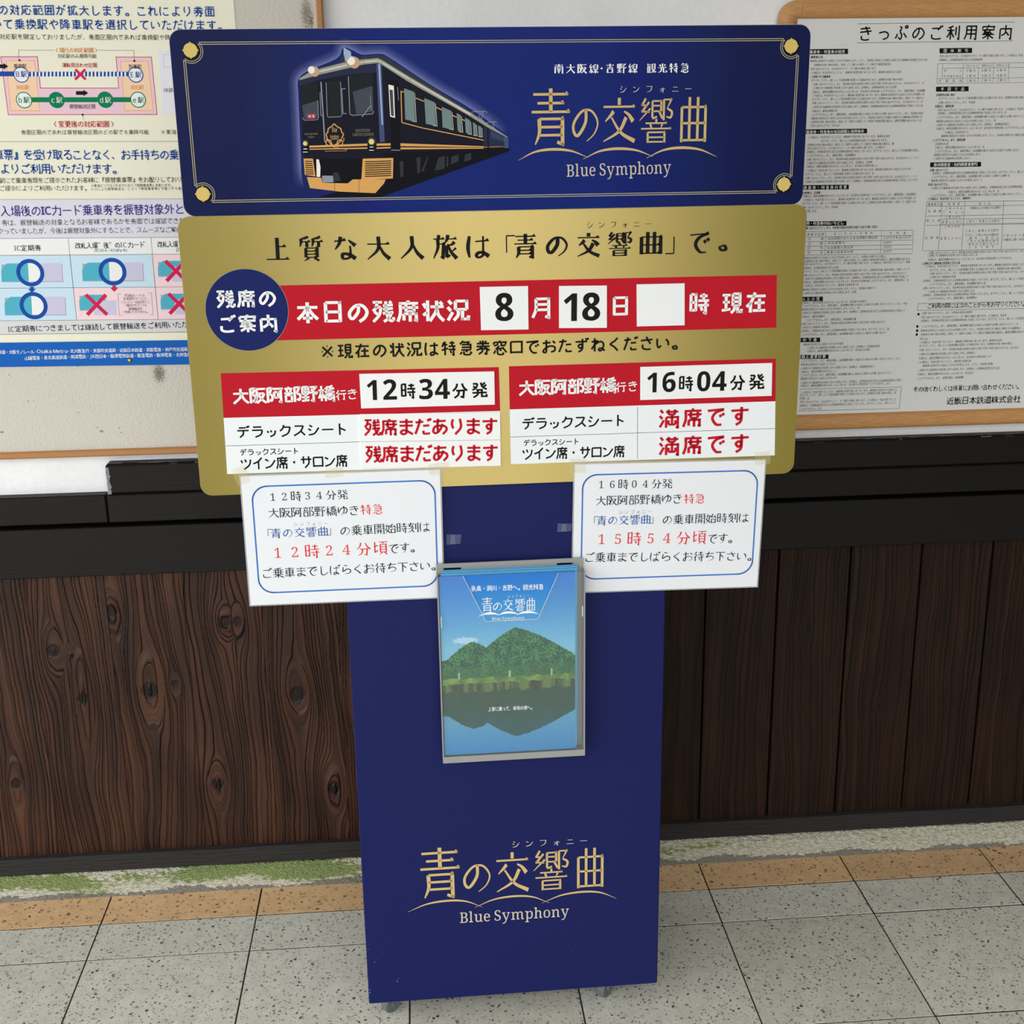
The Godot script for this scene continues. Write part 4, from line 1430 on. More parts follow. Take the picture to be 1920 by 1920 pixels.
	["l","w",0.0008,[-.1823,1.4422,-.1759,1.4421]],
	["o","tb",[0.0066,0],[-.2517,1.5462]],
	["o","tb",[0.0059,0],[-.2542,1.5476]],
	["o","tw",[0.0046,0],[-.2558,1.5484]],
	["o","tb",[0.0076,0],[-.1973,1.5573]],
	["o","tb",[0.0069,0],[-.1999,1.5587]],
	["o","tw",[0.0054,0],[-.2015,1.5595]],
	["p","t8",0,[-.2107,1.577,-.2011,1.5714,-.2009,1.566,-.2072,1.559,-.2116,1.559]],
	["p","t4",0,[-.2137,1.5669,-.2104,1.5668,-.2095,1.559,-.2162,1.5581]],
	["p","t0",0,[-.2604,1.4323,-.1918,1.4312,-.1952,1.4033,-.2071,1.403,-.2141,1.3982,-.2496,1.3998,-.259,1.4077]],
	["p","tw",0,[-.2559,1.4311,-.2525,1.4311,-.2507,1.4215,-.2519,1.4076,-.2568,1.4077]],
	["p","t12",0,[-.2494,1.4092,-.2342,1.4089,-.2337,1.3999,-.2493,1.4001]],
	["p","t3",0,[-.234,1.4131,-.2269,1.4129,-.2237,1.4022,-.2326,1.4007]],
	["p","tg",0,[-.2733,1.4325,-.2604,1.4323,-.2584,1.4082,-.2729,1.4108]],
	["p","tg",0,[-.1918,1.4311,-.1494,1.4314,-.1512,1.4037,-.1952,1.4022]],
	["l","td",0.0014,[-.189,1.4268,-.1737,1.4268,-.1525,1.4275]],
	["l","td",0.0013,[-.2715,1.4288,-.2614,1.4284]],
	["l","td",0.0014,[-.1891,1.424,-.1738,1.4241,-.1526,1.4247]],
	["l","td",0.0013,[-.2715,1.426,-.2613,1.4256]],
	["l","td",0.0014,[-.1892,1.4212,-.174,1.4213,-.1527,1.4219]],
	["l","td",0.0013,[-.2715,1.4232,-.2611,1.4229]],
	["l","td",0.0014,[-.1894,1.4184,-.1741,1.4185,-.1528,1.4191]],
	["l","td",0.0013,[-.2715,1.4204,-.2609,1.4201]],
	["l","td",0.0014,[-.1895,1.4156,-.1742,1.4157,-.1529,1.4163]],
	["l","td",0.0013,[-.2715,1.4176,-.2607,1.4173]],
	["l","td",0.0014,[-.1896,1.4128,-.1743,1.4129,-.153,1.4135]],
	["l","td",0.0013,[-.2715,1.4148,-.2606,1.4145]],
	["l","td",0.0014,[-.1898,1.41,-.1745,1.4101,-.1532,1.4107]],
	["l","td",0.0013,[-.2715,1.412,-.2604,1.4117]],
	["l","td",0.0014,[-.1899,1.4072,-.1746,1.4073,-.1533,1.4079]],
	["p","tg",0,[-.2703,1.4077,-.2506,1.4064,-.2493,1.3998,-.2327,1.3988,-.2141,1.3982,-.2071,1.4034,-.1612,1.4026,-.164,1.397,-.1765,1.3842,-.2249,1.3871,-.2669,1.3928]],
	["l","td",0.0005,[-.2324,1.3988,-.2327,1.3876]],
	["l","td",0.0005,[-.1986,1.4032,-.1991,1.3856]],
	["p","t0",0,[-.1525,1.5355,-.1385,1.5327,-.139,1.4361,-.1511,1.4388]],
	["p","tw",0,[-.1521,1.5284,-.1448,1.5267,-.1449,1.4847,-.1515,1.4864]],
	["p","t10",0,[-.151,1.522,-.1464,1.521,-.1463,1.4867,-.1503,1.4878]],
	["l","t12",0.001,[-.1519,1.4419,-.1392,1.4414]],
	["l","t12",0.0008,[-.1397,1.525,-.1391,1.5075]],
	["p","tl",0,[-.1309,1.5233,-.1176,1.5187,-.1171,1.479,-.1308,1.4824]],
	["l","t6",0.0007,[-.1167,1.5171,-.1157,1.479,-.1212,1.48]],
	["p","tl",0,[-.1036,1.5102,-.0895,1.5044,-.0885,1.4729,-.1026,1.4764]],
	["l","t6",0.0007,[-.0885,1.5028,-.0871,1.4729,-.0927,1.474]],
	["p","tl",0,[-.0799,1.4984,-.067,1.4929,-.066,1.4677,-.0795,1.4712]],
	["l","t6",0.0007,[-.066,1.4913,-.0647,1.4677,-.0702,1.4688]],
	["p","tl",0,[-.0595,1.49,-.0539,1.4871,-.053,1.4643,-.0587,1.4668]],
	["l","t6",0.0007,[-.053,1.4854,-.0516,1.4643,-.0572,1.4653]],
	["p","tl",0,[-.0481,1.4837,-.0414,1.4801,-.0408,1.4612,-.0474,1.4639]],
	["l","t6",0.0007,[-.0404,1.4784,-.0394,1.4612,-.045,1.4622]],
	["p","tl",0,[-.0373,1.4774,-.0335,1.4754,-.033,1.4591,-.0367,1.4608]],
	["l","t6",0.0007,[-.0325,1.4738,-.0316,1.4591,-.0372,1.4601]],
	["p","tl",0,[-.0301,1.4729,-.0259,1.4712,-.0257,1.4574,-.0296,1.4591]],
	["l","t6",0.0007,[-.0249,1.4696,-.0243,1.4573,-.0299,1.4584]],
	["l","tg",0.0012,[-.1311,1.5182,-.1352,1.5194,-.1357,1.4784,-.1075,1.4708,-.0228,1.4532]],
	["l","tg",0.0012,[-.1154,1.5104,-.1038,1.5057]],
	["l","tg",0.0012,[-.088,1.498,-.08,1.4943]],
	["l","tg",0.0012,[-.066,1.4872,-.0596,1.4844]],
	["l","tg",0.0012,[-.0529,1.4819,-.0482,1.4795]],
	["p","t2",0,[-.0224,1.4728,0.0115,1.4555,0.0122,1.444,-.023,1.4455]],
	["p","t7",0,[0.0061,1.4577,0.012,1.4548,0.0123,1.442,0.0065,1.4421]],
	["l","t0",0.0017,[-.0164,1.4687,-.0164,1.4342]],
	["p","t7",0,[-.0115,1.465,-.0101,1.4645,-.0101,1.4558,-.0115,1.4558]],
	["p","t7",0,[-.0088,1.4638,-.0074,1.4633,-.0074,1.455,-.0087,1.455]],
	["p","t7",0,[-.006,1.4626,-.0047,1.4621,-.0046,1.4541,-.006,1.4541]],
	["p","t7",0,[-.0033,1.4615,-.0019,1.4609,-.0019,1.4532,-.0033,1.4533]],
	["p","t7",0,[-.0006,1.4603,0.0008,1.4598,0.0008,1.4524,-.0006,1.4524]],
	["p","t7",0,[0.0021,1.4591,0.0035,1.4586,0.0036,1.4515,0.0022,1.4515]],
	["p","t7",0,[0.0049,1.4579,0.0062,1.4574,0.0063,1.4507,0.0049,1.4507]],
	["l","t12",0.0007,[-.0391,1.4904,-.0348,1.492,-.0186,1.4915,-.017,1.4895]],
	["l","t12",0.0007,[-.0348,1.4913,-.0229,1.4915,-.029,1.4851,-.0206,1.4769]],
	["l","t12",0.0007,[-.022,1.4915,-.0257,1.4802]],
	["l","t12",0.0007,[-.0181,1.476,-.0155,1.4771,-.0052,1.478,-.0044,1.4767]],
	["l","t12",0.0007,[-.0138,1.4768,-.007,1.4775,-.0101,1.4718,-.0063,1.4685]],
	], .00584)
	write(ink, [
	["SIGHTSEEING",-.1994,1.4686,-.1806,1.4687,0.0036,"ls","q"],
	["LIMITED EXPRESS",-.2034,1.4632,-.1759,1.4634,0.0036,"ls","q"],
	["Osaka Abenobashi",-.2693,1.4651,-.2521,1.4654,0.0024,"ls","q"],
	["Yoshino",-.2649,1.461,-.2575,1.4611,0.0024,"ls","q"],
	["Blue",-.2314,1.4701,-.2259,1.47,0.0058,"ls","o"],
	["Symphony",-.2347,1.4611,-.2236,1.4612,0.0042,"ls","o"],
	["特急",-.2616,1.488,-.2567,1.4883,0.0038,"f","w"],
	], top)
	obj("train_picture", ink.mesh(), gloss_ink, head)
	ink = Ink.new()
	logo(ink, [
		[0.0453,1.481, 0.0991,1.4825, 0.0725,1.5209, 0.0721,1.443], [0.1019,1.4713, 0.1394,1.4719, 0.1209,1.4934, 0.121,1.4491], [0.1463,1.477, 0.192,1.4775, 0.1687,1.5072, 0.1693,1.4461],
		[0.1975,1.4767, 0.2456,1.4774, 0.2212,1.507, 0.2223,1.4462], [0.2563,1.4764, 0.2939,1.4772, 0.2734,1.5071, 0.2751,1.4463]],
		[[0.0261,1.4255, 0.0749,1.4394, 0.1251,1.4275], [0.118,1.4256, 0.1675,1.4389, 0.2174,1.4276], [0.2088,1.4255, 0.2584,1.4388, 0.31,1.4257]], .0059)
	write(ink, [
	["南大阪線",0.0836,1.5466,0.1325,1.5463,0.0126,"mb","w"],
	["・",0.1435,1.5464,0.1435,1.5464,0.0127,"mb","w"],
	["吉野線",0.1552,1.5463,0.1875,1.5462,0.0127,"mb","w"],
	["観光特急",0.2134,1.5459,0.2606,1.5461,0.0127,"mb","w"],
	["シンフォニー",0.1742,1.5186,0.2665,1.5182,0.0102,"m","s"],
	["Blue Symphony",0.0994,1.41,0.2386,1.4122,0.0164,"ls","s"],
	], .0059)
	obj("title_lettering", ink.mesh(), gloss_ink, head)

	# gold board
	out = rounded(.8985, .4035, .017, Vector2(-.0035, 1.1555))
	s = Solid.new()
	s.slab(out, .0005, .0075, .0005)
	var gb := obj("gold_board", s.mesh(), mat(Color8(176, 150, 74), .4, .25), t)
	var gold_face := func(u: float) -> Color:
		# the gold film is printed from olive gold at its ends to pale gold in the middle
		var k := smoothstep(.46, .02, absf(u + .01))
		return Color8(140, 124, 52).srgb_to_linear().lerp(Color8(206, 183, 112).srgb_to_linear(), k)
	var gm := mat(Color.WHITE, .38, .3)
	gm.vertex_color_use_as_albedo = true
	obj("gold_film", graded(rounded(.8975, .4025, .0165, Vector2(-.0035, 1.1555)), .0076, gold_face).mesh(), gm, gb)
	ink = Ink.new()
	var red: Color = Color8(186, 24, 40).srgb_to_linear()
	var white: Color = Color8(236, 240, 242).srgb_to_linear()
	polygon(ink, ring4([-.332,1.2596, 0.4052,1.2568, 0.4078,1.1793, -.3374,1.1815]), .0078, red)
	polygon(ink, ring4([-.4097,1.1362, -.0071,1.1329, -.0063,1.0671, -.4109,1.0706]), .0078, red)
	polygon(ink, ring4([-.4109,1.0706, -.0063,1.0671, -.0068,0.9834, -.4123,0.9859]), .0078, white)
	polygon(ink, ring4([0.0077,1.1336, 0.4095,1.133, 0.4117,1.0678, 0.0079,1.0689]), .0078, red)
	polygon(ink, ring4([0.0079,1.0689, 0.4117,1.0678, 0.4144,0.9834, 0.0086,0.9849]), .0078, white)
	var dark: Color = ink_color["k"].srgb_to_linear()
	stroke(ink, ring4([-.4109,1.0286, -.2159,1.0277]), .0006, .0079, dark)
	stroke(ink, ring4([0.0082,1.0269, 0.4127,1.0256]), .0006, .0079, dark)
	stroke(ink, ring4([0.2002,1.0668, 0.2013,0.9863]), .0006, .0079, dark)
	var cc := Vector2(-.3658,1.2258)
	ring(ink, cc, .0586, 0.0, .0079, Color8(150, 144, 130).srgb_to_linear(), 64)
	ring(ink, cc, .0579, 0.0, .00795, Color8(24, 34, 96).srgb_to_linear(), 64)
	obj("printed_panels", ink.mesh(), print_ink, gb)
	ink = Ink.new()
	write(ink, [
	["上質な大人旅は",-.3174,1.3104,-.0338,1.3078,0.0346,"mb","k"],
	["「",0.0033,1.307,0.0033,1.307,0.0351,"mt","k"],
	["青の交響曲",0.034,1.3073,0.2166,1.3068,0.0347,"mb","k"],
	["」",0.2538,1.3067,0.2538,1.3067,0.0355,"mt","k"],
	["で",0.2887,1.3064,0.2887,1.3064,0.0332,"mb","k"],
	["。",0.3315,1.3086,0.3315,1.3086,0.0309,"mb","k"],
	["シンフォニー",0.1277,1.3343,0.212,1.3342,0.0098,"m","k"],
	["残席の",-.3947,1.2424,-.3362,1.2423,0.0253,"x","w"],
	["ご案内",-.3958,1.2069,-.337,1.2068,0.0252,"x","w"],
	["本日の残席状況",-.2807,1.22,-.065,1.2178,0.0314,"x","w"],
	["月",0.0566,1.2177,0.0566,1.2177,0.0295,"x","w"],
	["日",0.1727,1.2171,0.1727,1.2171,0.0286,"x","w"],
	["時",0.2905,1.2181,0.2905,1.2181,0.0303,"x","w"],
	["現在",0.339,1.2176,0.3753,1.2176,0.0308,"x","w"],
	["※現在の状況は特急券",-.2557,1.1633,-.0299,1.1628,0.0213,"d","k"],
	["窓口でおたずねください。",-.0052,1.1615,0.2612,1.1617,0.0211,"d","k"],
	["大阪阿部野橋",-.3838,1.1022,-.2603,1.1021,0.0236,"x","w"],
	["行き",-.2393,1.0989,-.2226,1.0999,0.0156,"h","w"],
	["デラックスシート",-.3842,1.0489,-.2413,1.048,0.0186,"d","k"],
	["デラックスシート",-.3865,1.0181,-.3102,1.0175,0.0099,"d","k"],
	["ツイン席・サロン席",-.3835,1.0006,-.2434,1,0.0194,"d","k"],
	["大阪阿部野橋",0.0335,1.1008,0.1555,1.1008,0.0237,"x","w"],
	["行き",0.175,1.0972,0.1929,1.0981,0.0156,"h","w"],
	["デラックスシート",0.0353,1.0466,0.1735,1.0467,0.0187,"d","k"],
	["デラックスシート",0.0326,1.0171,0.1076,1.0166,0.0099,"d","k"],
	["ツイン席・サロン席",0.0339,1.0001,0.1733,0.9989,0.0194,"d","k"],
	["満席です",0.2484,1.0471,0.3573,1.0473,0.0293,"x","r"],
	["満席です",0.2493,1.0047,0.3589,1.0047,0.0296,"x","r"],
	], .0080)
	obj("lettering", ink.mesh(), print_ink, gb)


func plate(p: PackedVector2Array, at: Vector2, z0: float, z1: float, e := .0003) -> Solid:
	var q := PackedVector2Array()
	for a in p:
		q.append(a - at)
	var s := Solid.new()
	s.slab(q, z0, z1, e)
	return s


func build_cards() -> void:
	var magnet := mat(Color8(240, 241, 240), .5)
	var list := [
		["number_card", "white magnetic card with the black numeral 8 on the red band", "date cards on the red band", [-.0328,1.2505, 0.0372,1.2501, 0.0373,1.1872, -.0322,1.188], [
		["8",0.0021,1.2204,0.0021,1.2204,0.0399,"lb","k"],
		]],
		["number_card", "white magnetic card with the black number 18 on the red band", "date cards on the red band", [0.0823,1.249, 0.1525,1.248, 0.1529,1.1864, 0.0821,1.1879], [
		["18",0.0986,1.2179,0.1295,1.2176,0.0401,"lb","k"],
		]],
		["number_card", "blank white magnetic card at the right of the red band", "date cards on the red band", [0.1962,1.2485, 0.2673,1.2483, 0.2688,1.1869, 0.1975,1.1871], []],
		["departure_card", "white card reading the 12:34 departure in black, left table", "departure time cards", [-.2114,1.1295, -.014,1.127, -.0141,1.0773, -.211,1.0782], [
		["12",-.1942,1.105,-.1679,1.1047,0.0296,"lb","k"],
	["時",-.1412,1.1021,-.1412,1.1021,0.0224,"d","k"],
	["34",-.1152,1.1037,-.0912,1.1034,0.0297,"lb","k"],
	["分発",-.0655,1.1003,-.0365,1.1004,0.023,"d","k"],
		]],
		["departure_card", "white card reading the 16:04 departure in black, right table", "departure time cards", [0.2035,1.1269, 0.4037,1.1268, 0.4051,1.0767, 0.2042,1.0769], [
		["16",0.2211,1.1028,0.2472,1.1027,0.0297,"lb","k"],
	["時",0.2731,1.0999,0.2731,1.0999,0.0225,"d","k"],
	["04",0.2998,1.102,0.3238,1.1019,0.0298,"lb","k"],
	["分発",0.3513,1.0991,0.3806,1.0994,0.0235,"d","k"],
		]],
		["seat_card", "white card with red seats-left lettering, upper one of the left table", "seat availability cards", [-.214,1.0697, -.0066,1.0652, -.0066,1.024, -.2146,1.0286], [
		["残席まだあります",-.196,1.0494,-.0223,1.0453,0.0257,"x","r"],
		]],
		["seat_card", "white card with red seats-left lettering, lower one of the left table", "seat availability cards", [-.2145,1.0277, -.0066,1.0232, -.0068,0.9834, -.2148,0.9876], [
		["残席まだあります",-.1962,1.0086,-.0224,1.0046,0.026,"x","r"],
		]]]
	for d in list:
		var p := ring4(d[3])
		var at := (p[0] + p[1] + p[2] + p[3]) / 4
		var card := thing(d[0], d[1], "card", on_stand(at.x, at.y, .0081), d[2])
		obj("plate", plate(p, at, 0.0, .0016).mesh(), magnet, card)
		if d[4].size():
			var ink := Ink.new()
			write(ink, d[4], .0018, at)
			obj("lettering", ink.mesh(), print_ink, card)


func build_notices() -> void:
	var paper := mat(Color8(232, 234, 238), .3)
	paper.clearcoat_enabled = true
	paper.clearcoat = .4
	paper.clearcoat_roughness = .12
	var film := mat(Color(.86, .88, .9, .3), .12)
	film.transparency = BaseMaterial3D.TRANSPARENCY_ALPHA
	var tape := mat(Color(.93, .88, .7, .12), .5)
	tape.metallic_specular = .1
	var scrap := mat(Color(.8, .84, .95, .06), .5)
	scrap.metallic_specular = .1
	scrap.transparency = BaseMaterial3D.TRANSPARENCY_ALPHA
	tape.transparency = BaseMaterial3D.TRANSPARENCY_ALPHA
	var blue: Color = Color8(62, 120, 196).srgb_to_linear()
	var list := [
		["laminated sheet with a blue rounded border and red 12:24 line, taped on the left", Vector2(-.2460, .8792), -.0035, Vector2(.2985, .2095), [-.3784,0.948, -.1071,0.9425, -.242,0.9654, -.2472,0.7959], [
		["１２時３４分発",-.3482,0.9485,-.2454,0.9484,0.0158,"m","g"],
	["大阪阿部野橋ゆき",-.3488,0.9237,-.229,0.9229,0.016,"m","g"],
	["特急",-.2117,0.9232,-.1942,0.9234,0.0161,"m","p"],
	["シンフォニー",-.317,0.9044,-.2727,0.9042,0.0067,"m","y"],
	["「",-.3609,0.8915,-.3609,0.8915,0.0157,"mt","g"],
	["青の交響曲",-.3475,0.8915,-.2775,0.8916,0.0157,"m","b"],
	["」",-.2643,0.892,-.2643,0.892,0.0158,"mt","g"],
	["の乗車開始時刻は",-.2443,0.8911,-.1245,0.892,0.0162,"m","g"],
	["１２時２４分頃",-.3471,0.8601,-.1925,0.8608,0.0219,"m","p"],
	["です。",-.1722,0.8591,-.1396,0.8603,0.0164,"m","g"],
	["ご乗車までしばらくお待ち下さい。",-.3656,0.8282,-.1084,0.8291,0.0164,"m","g"],
		]],
		["laminated sheet with a blue rounded border and red 15:54 line, taped on the right", Vector2(.2508, .8757), -.0145, Vector2(.2985, .2115), [0.1165,0.8987, 0.3879,0.8873, 0.2507,0.9628, 0.2543,0.7936], [
		["１６時０４分発",0.1458,0.9481,0.2477,0.9458,0.0158,"m","g"],
	["大阪阿部野橋ゆき",0.1454,0.9225,0.2645,0.9209,0.0159,"m","g"],
	["特急",0.2822,0.9198,0.2991,0.92,0.016,"m","p"],
	["シンフォニー",0.1769,0.9029,0.2211,0.9021,0.0069,"m","y"],
	["「",0.134,0.8908,0.134,0.8908,0.0157,"mt","g"],
	["青の交響曲",0.147,0.8905,0.2156,0.8897,0.0157,"m","b"],
	["」",0.2284,0.8892,0.2284,0.8892,0.0158,"mt","g"],
	["の乗車開始時刻は",0.2494,0.8876,0.3697,0.8858,0.0161,"m","g"],
	["１５時５４分頃",0.1472,0.86,0.3006,0.856,0.0221,"m","p"],
	["です。",0.3219,0.8531,0.3543,0.8531,0.0164,"m","g"],
	["ご乗車までしばらくお待ち下さい。",0.1282,0.8313,0.3867,0.8218,0.0163,"m","g"],
		]]]
	for k in 2:
		var d: Array = list[k]
		var at: Vector2 = d[1]
		var n := thing("laminated_notice", d[0], "notice", on_stand(at.x, at.y, .0072) * Transform3D(Basis(Vector3.RIGHT, .026), Vector3.ZERO), "taped notices under the gold board")
		var half: Vector2 = d[3] / 2
		var turn: float = d[2]
		var sheet := PackedVector2Array()
		var lam := PackedVector2Array()
		for q in [Vector2(-1, -1), Vector2(1, -1), Vector2(1, 1), Vector2(-1, 1)]:
			sheet.append((q * (half - Vector2(.0022, .0022))).rotated(turn))
			lam.append((q * half).rotated(turn))
		var s := Solid.new()
		s.slab(sheet, -.0002, .0003)
		obj("sheet", s.mesh(), paper, n)
		s = Solid.new()
		s.slab(lam, -.0006, -.0003)
		obj("laminate_margin", s.mesh(), film, n)
		var b: Array = d[4]
		var ink := Ink.new()
		var bw: float = b[2] - b[0]
		var bh: float = b[5] - b[7]
		var mid := Vector2((b[0] + b[2]) / 2, (b[5] + b[7]) / 2) - at
		var line := rounded(bw, bh, .0225, Vector2.ZERO, 10)
		for i in line.size():
			line[i] = mid + line[i].rotated(turn * .8)
		line.append(line[0])
		stroke(ink, line, .0023, .0005, blue)
		obj("blue_border", ink.mesh(), print_ink, n)
		ink = Ink.new()
		write(ink, d[5], .0006, at)
		obj("lettering", ink.mesh(), print_ink, n)
		for c in ([[-.146, .1045, .020, .026, .3], [.146, .1035, .03, .018, .1], [-.01, .1035, .026, .014, .05]] if k == 0 else [[-.142, .1035, .026, .022, -.05], [.144, .105, .024, .020, .08]]):
			s = Solid.new()
			var o := PackedVector2Array()
			for q in rounded(c[2], c[3], .0005, Vector2.ZERO, 1):
				o.append(Vector2(c[0], c[1]) + q.rotated(c[4]))
			s.slab(o, .0008, .0010)
			obj("tape", s.mesh(), tape, n)
	# two leftover bits of clear tape on the pedestal
	for d in [["scrap of clear tape on the pedestal beside the left notice", -.0803,0.8678, .012, .017], ["scrap of clear tape on the pedestal beside the right notice", 0.091,0.8792, .012, .014]]:
		var o := thing("tape_scrap", d[0], "tape", on_stand(d[1], d[2], .0002), "tape scraps on the pedestal")
		var s := Solid.new()
		s.slab(PackedVector2Array([Vector2(-d[3], -d[4] * .5), Vector2(d[3] * .8, -d[4] * .45), Vector2(d[3], d[4] * .4), Vector2(-d[3] * .9, d[4] * .5)]), 0.0, .0002)
		obj("film", s.mesh(), scrap, o)
		s = Solid.new()
		s.slab(PackedVector2Array([Vector2(-d[3] * .5, -d[4] * .4), Vector2(d[3] * .2, -d[4] * .45), Vector2(d[3] * .1, d[4] * .4), Vector2(-d[3] * .3, d[4] * .45)]), .0003, .0006)
		obj("wrinkle", s.mesh(), scrap, o)


func build_holder() -> void:
	var t := thing("leaflet_holder", "grey and clear plastic leaflet holder fixed to the front of the navy pedestal", "leaflet holder", on_stand(.0045, .507, .0))
	var grey := mat(Color8(150, 151, 146), .4)
	var clear := mat(Color(.93, .96, .96, .03), .04)
	clear.metallic_specular = .15
	clear.transparency = BaseMaterial3D.TRANSPARENCY_ALPHA
	var rim := mat(Color(.85, .9, .92, .5), .15)
	rim.transparency = BaseMaterial3D.TRANSPARENCY_ALPHA
	var x0 := -.1135
	var x1 := .1135
	var s := Solid.new()
	var yt := .326
	s.box(Vector3(0, .1535, .0115), Vector3(x1 - x0, .307, .003), .0004)
	s.box(Vector3(0, yt - .0035, .0115), Vector3(x1 - x0, .007, .003), .0004)
	for b in [[-.1135, -.1025], [-.0755, .0725], [.0985, .1135]]:
		s.box(Vector3((b[0] + b[1]) / 2, .313, .0115), Vector3(b[1] - b[0], .012, .003), .0003)
	obj("back_plate", s.mesh(), grey, t)
	for b in [-.09, .09]:
		s = Solid.new()
		s.drum(Vector3(b, .15, .0002), Vector3(b, .15, .010), .006, .0003)
		obj("spacer", s.mesh(), grey, t)
	for b in [x0 + .001, x1 - .001]:
		s = Solid.new()
		s.box(Vector3(b, .1555, .0245), Vector3(.002, .311, .023), .0004)
		obj("side_wall", s.mesh(), grey, t)
	s = Solid.new()
	s.box(Vector3(0, .004, .0245), Vector3(x1 - x0 - .004, .008, .023), .0006)
	s.box(Vector3(0, .0055, .0355), Vector3(x1 - x0, .011, .0012), .0004)
	obj("bottom_tray", s.mesh(), grey, t)
	var notch := [Vector2(-.0741, .313), Vector2(-.0404, .2376), Vector2(.0399, .2376), Vector2(.0715, .311)]
	var outline := PackedVector2Array([Vector2(x0 + .002, .0112), Vector2(x1 - .002, .0112), Vector2(x1 - .002, .311), notch[3], notch[2], notch[1], notch[0], Vector2(x0 + .002, .313)])
	s = Solid.new()
	s.slab(outline, .0345, .0360)
	var pane := obj("front_pane", s.mesh(), clear, t)
	s = Solid.new()
	for k in 3:
		var a: Vector2 = notch[k]
		var b: Vector2 = notch[k + 1]
		var d := (b - a).normalized() * .0
		var nrm := (b - a).orthogonal().normalized() * .0005
		s.slab(PackedVector2Array([a - d + nrm, b + d + nrm, b + d - nrm, a - d - nrm]), .0346, .0362)
	obj("highlighted_edge", s.mesh(), rim, pane)  # strips along the pane edge, coloured pale to paint in its highlight
	for b in [[x0 + .0045, .240], [x1 - .0045, .247]]:
		s = Solid.new()
		s.box(Vector3(b[0], b[1], .0355), Vector3(.0022, .018, .0016), .0006)
		obj("clip", s.mesh(), rim, t)
	# the leaflets, each a thing of its own
	var pic := mat(Color.WHITE, .3)
	pic.albedo_texture = ImageTexture.create_from_image(leaflet_picture(Vector2i(420, 600)))
	pic.uv1_scale = Vector3(1 / .2085, 1 / .3, 1)
	var edge := mat(Color8(120, 178, 206), .5)
	var back := mat(Color8(96, 172, 214), .4)
	var lw := .2085
	var lh := .3
	for k in 7:
		var front := k == 6
		var dx := [.0062, .0058, .0048, .0040, .0034, .0022, 0.0][k] as float
		var dy := [.0075, .0062, .0070, .0048, .0052, .0030, 0.0][k] as float
		var words := ["rearmost", "second from the rear", "third from the rear", "middle", "third from the front", "second from the front", "frontmost"]
		var o := thing("leaflet", ("blue travel leaflet with hill and lake on its cover, frontmost in the holder" if front else "blue travel leaflet in the holder, %s of the stack" % words[k]), "leaflet", on_stand(-.0017 + dx, .5161 + lh / 2 + (dy if not front else .003), .0140 + .0028 * k), "leaflets in the holder")
		s = Solid.new()
		s.shift = Vector2(lw / 2, lh / 2)
		s.slab(rect(-lw / 2, -lh / 2, lw / 2, lh / 2), .0002, .0014)
		var cover := obj("cover", s.mesh(), pic if front else back, o)
		s = Solid.new()
		s.slab(rect(-lw / 2, -lh / 2, lw / 2 - .0006, lh / 2 - .0006), -.0006, .0001)
		obj("inner_pages", s.mesh(), edge, o)
		if front:
			var at := Vector2(-.0017, .5161 + lh / 2 + .003)
			var ink := Ink.new()
			var rows := [
			["飛鳥・洞川・吉野へ。観光特急",-.0537,0.7978,0.0498,0.796,0.0091,"h","w"],
	["シンフォニー",0.0003,0.7825,0.0299,0.7825,0.004,"m","w"],
	["Blue Symphony",-.0248,0.7465,0.0217,0.7462,0.0056,"ls","w"],
	["上質に乗って、奈良の懐へ。",-.033,0.5954,0.0346,0.5946,0.0071,"h","w"],
			]
			write(ink, rows, .0016, at)
			var big := Ink.new()
			logo(big, [
				[-.0416,0.7696, -.0254,0.7698, -.0331,0.7827, -.0336,0.7566], [-.0244,0.7668, -.0112,0.7667, -.0179,0.773, -.0181,0.7594], [-.0085,0.769, 0.0061,0.7691, -.0012,0.7786, -.0015,0.759],
				[0.009,0.7685, 0.025,0.7685, 0.0172,0.7785, 0.0169,0.7577], [0.0276,0.7684, 0.0401,0.7686, 0.0342,0.7789, 0.0339,0.7576]],
				[[-.0468,0.7525, -.0298,0.7562, -.0148,0.7529], [-.0171,0.7526, -.0012,0.7564, 0.015,0.7522], [0.0119,0.7519, 0.0282,0.7555, 0.0452,0.7518]], .0016)
			var wcol: Color = ink_color["w"].srgb_to_linear()
			for q in big.v.size():
				ink.v.append(big.v[q] - Vector3(at.x, at.y, 0))
				ink.c.append(wcol)
			obj("lettering", ink.mesh(), print_ink, cover)


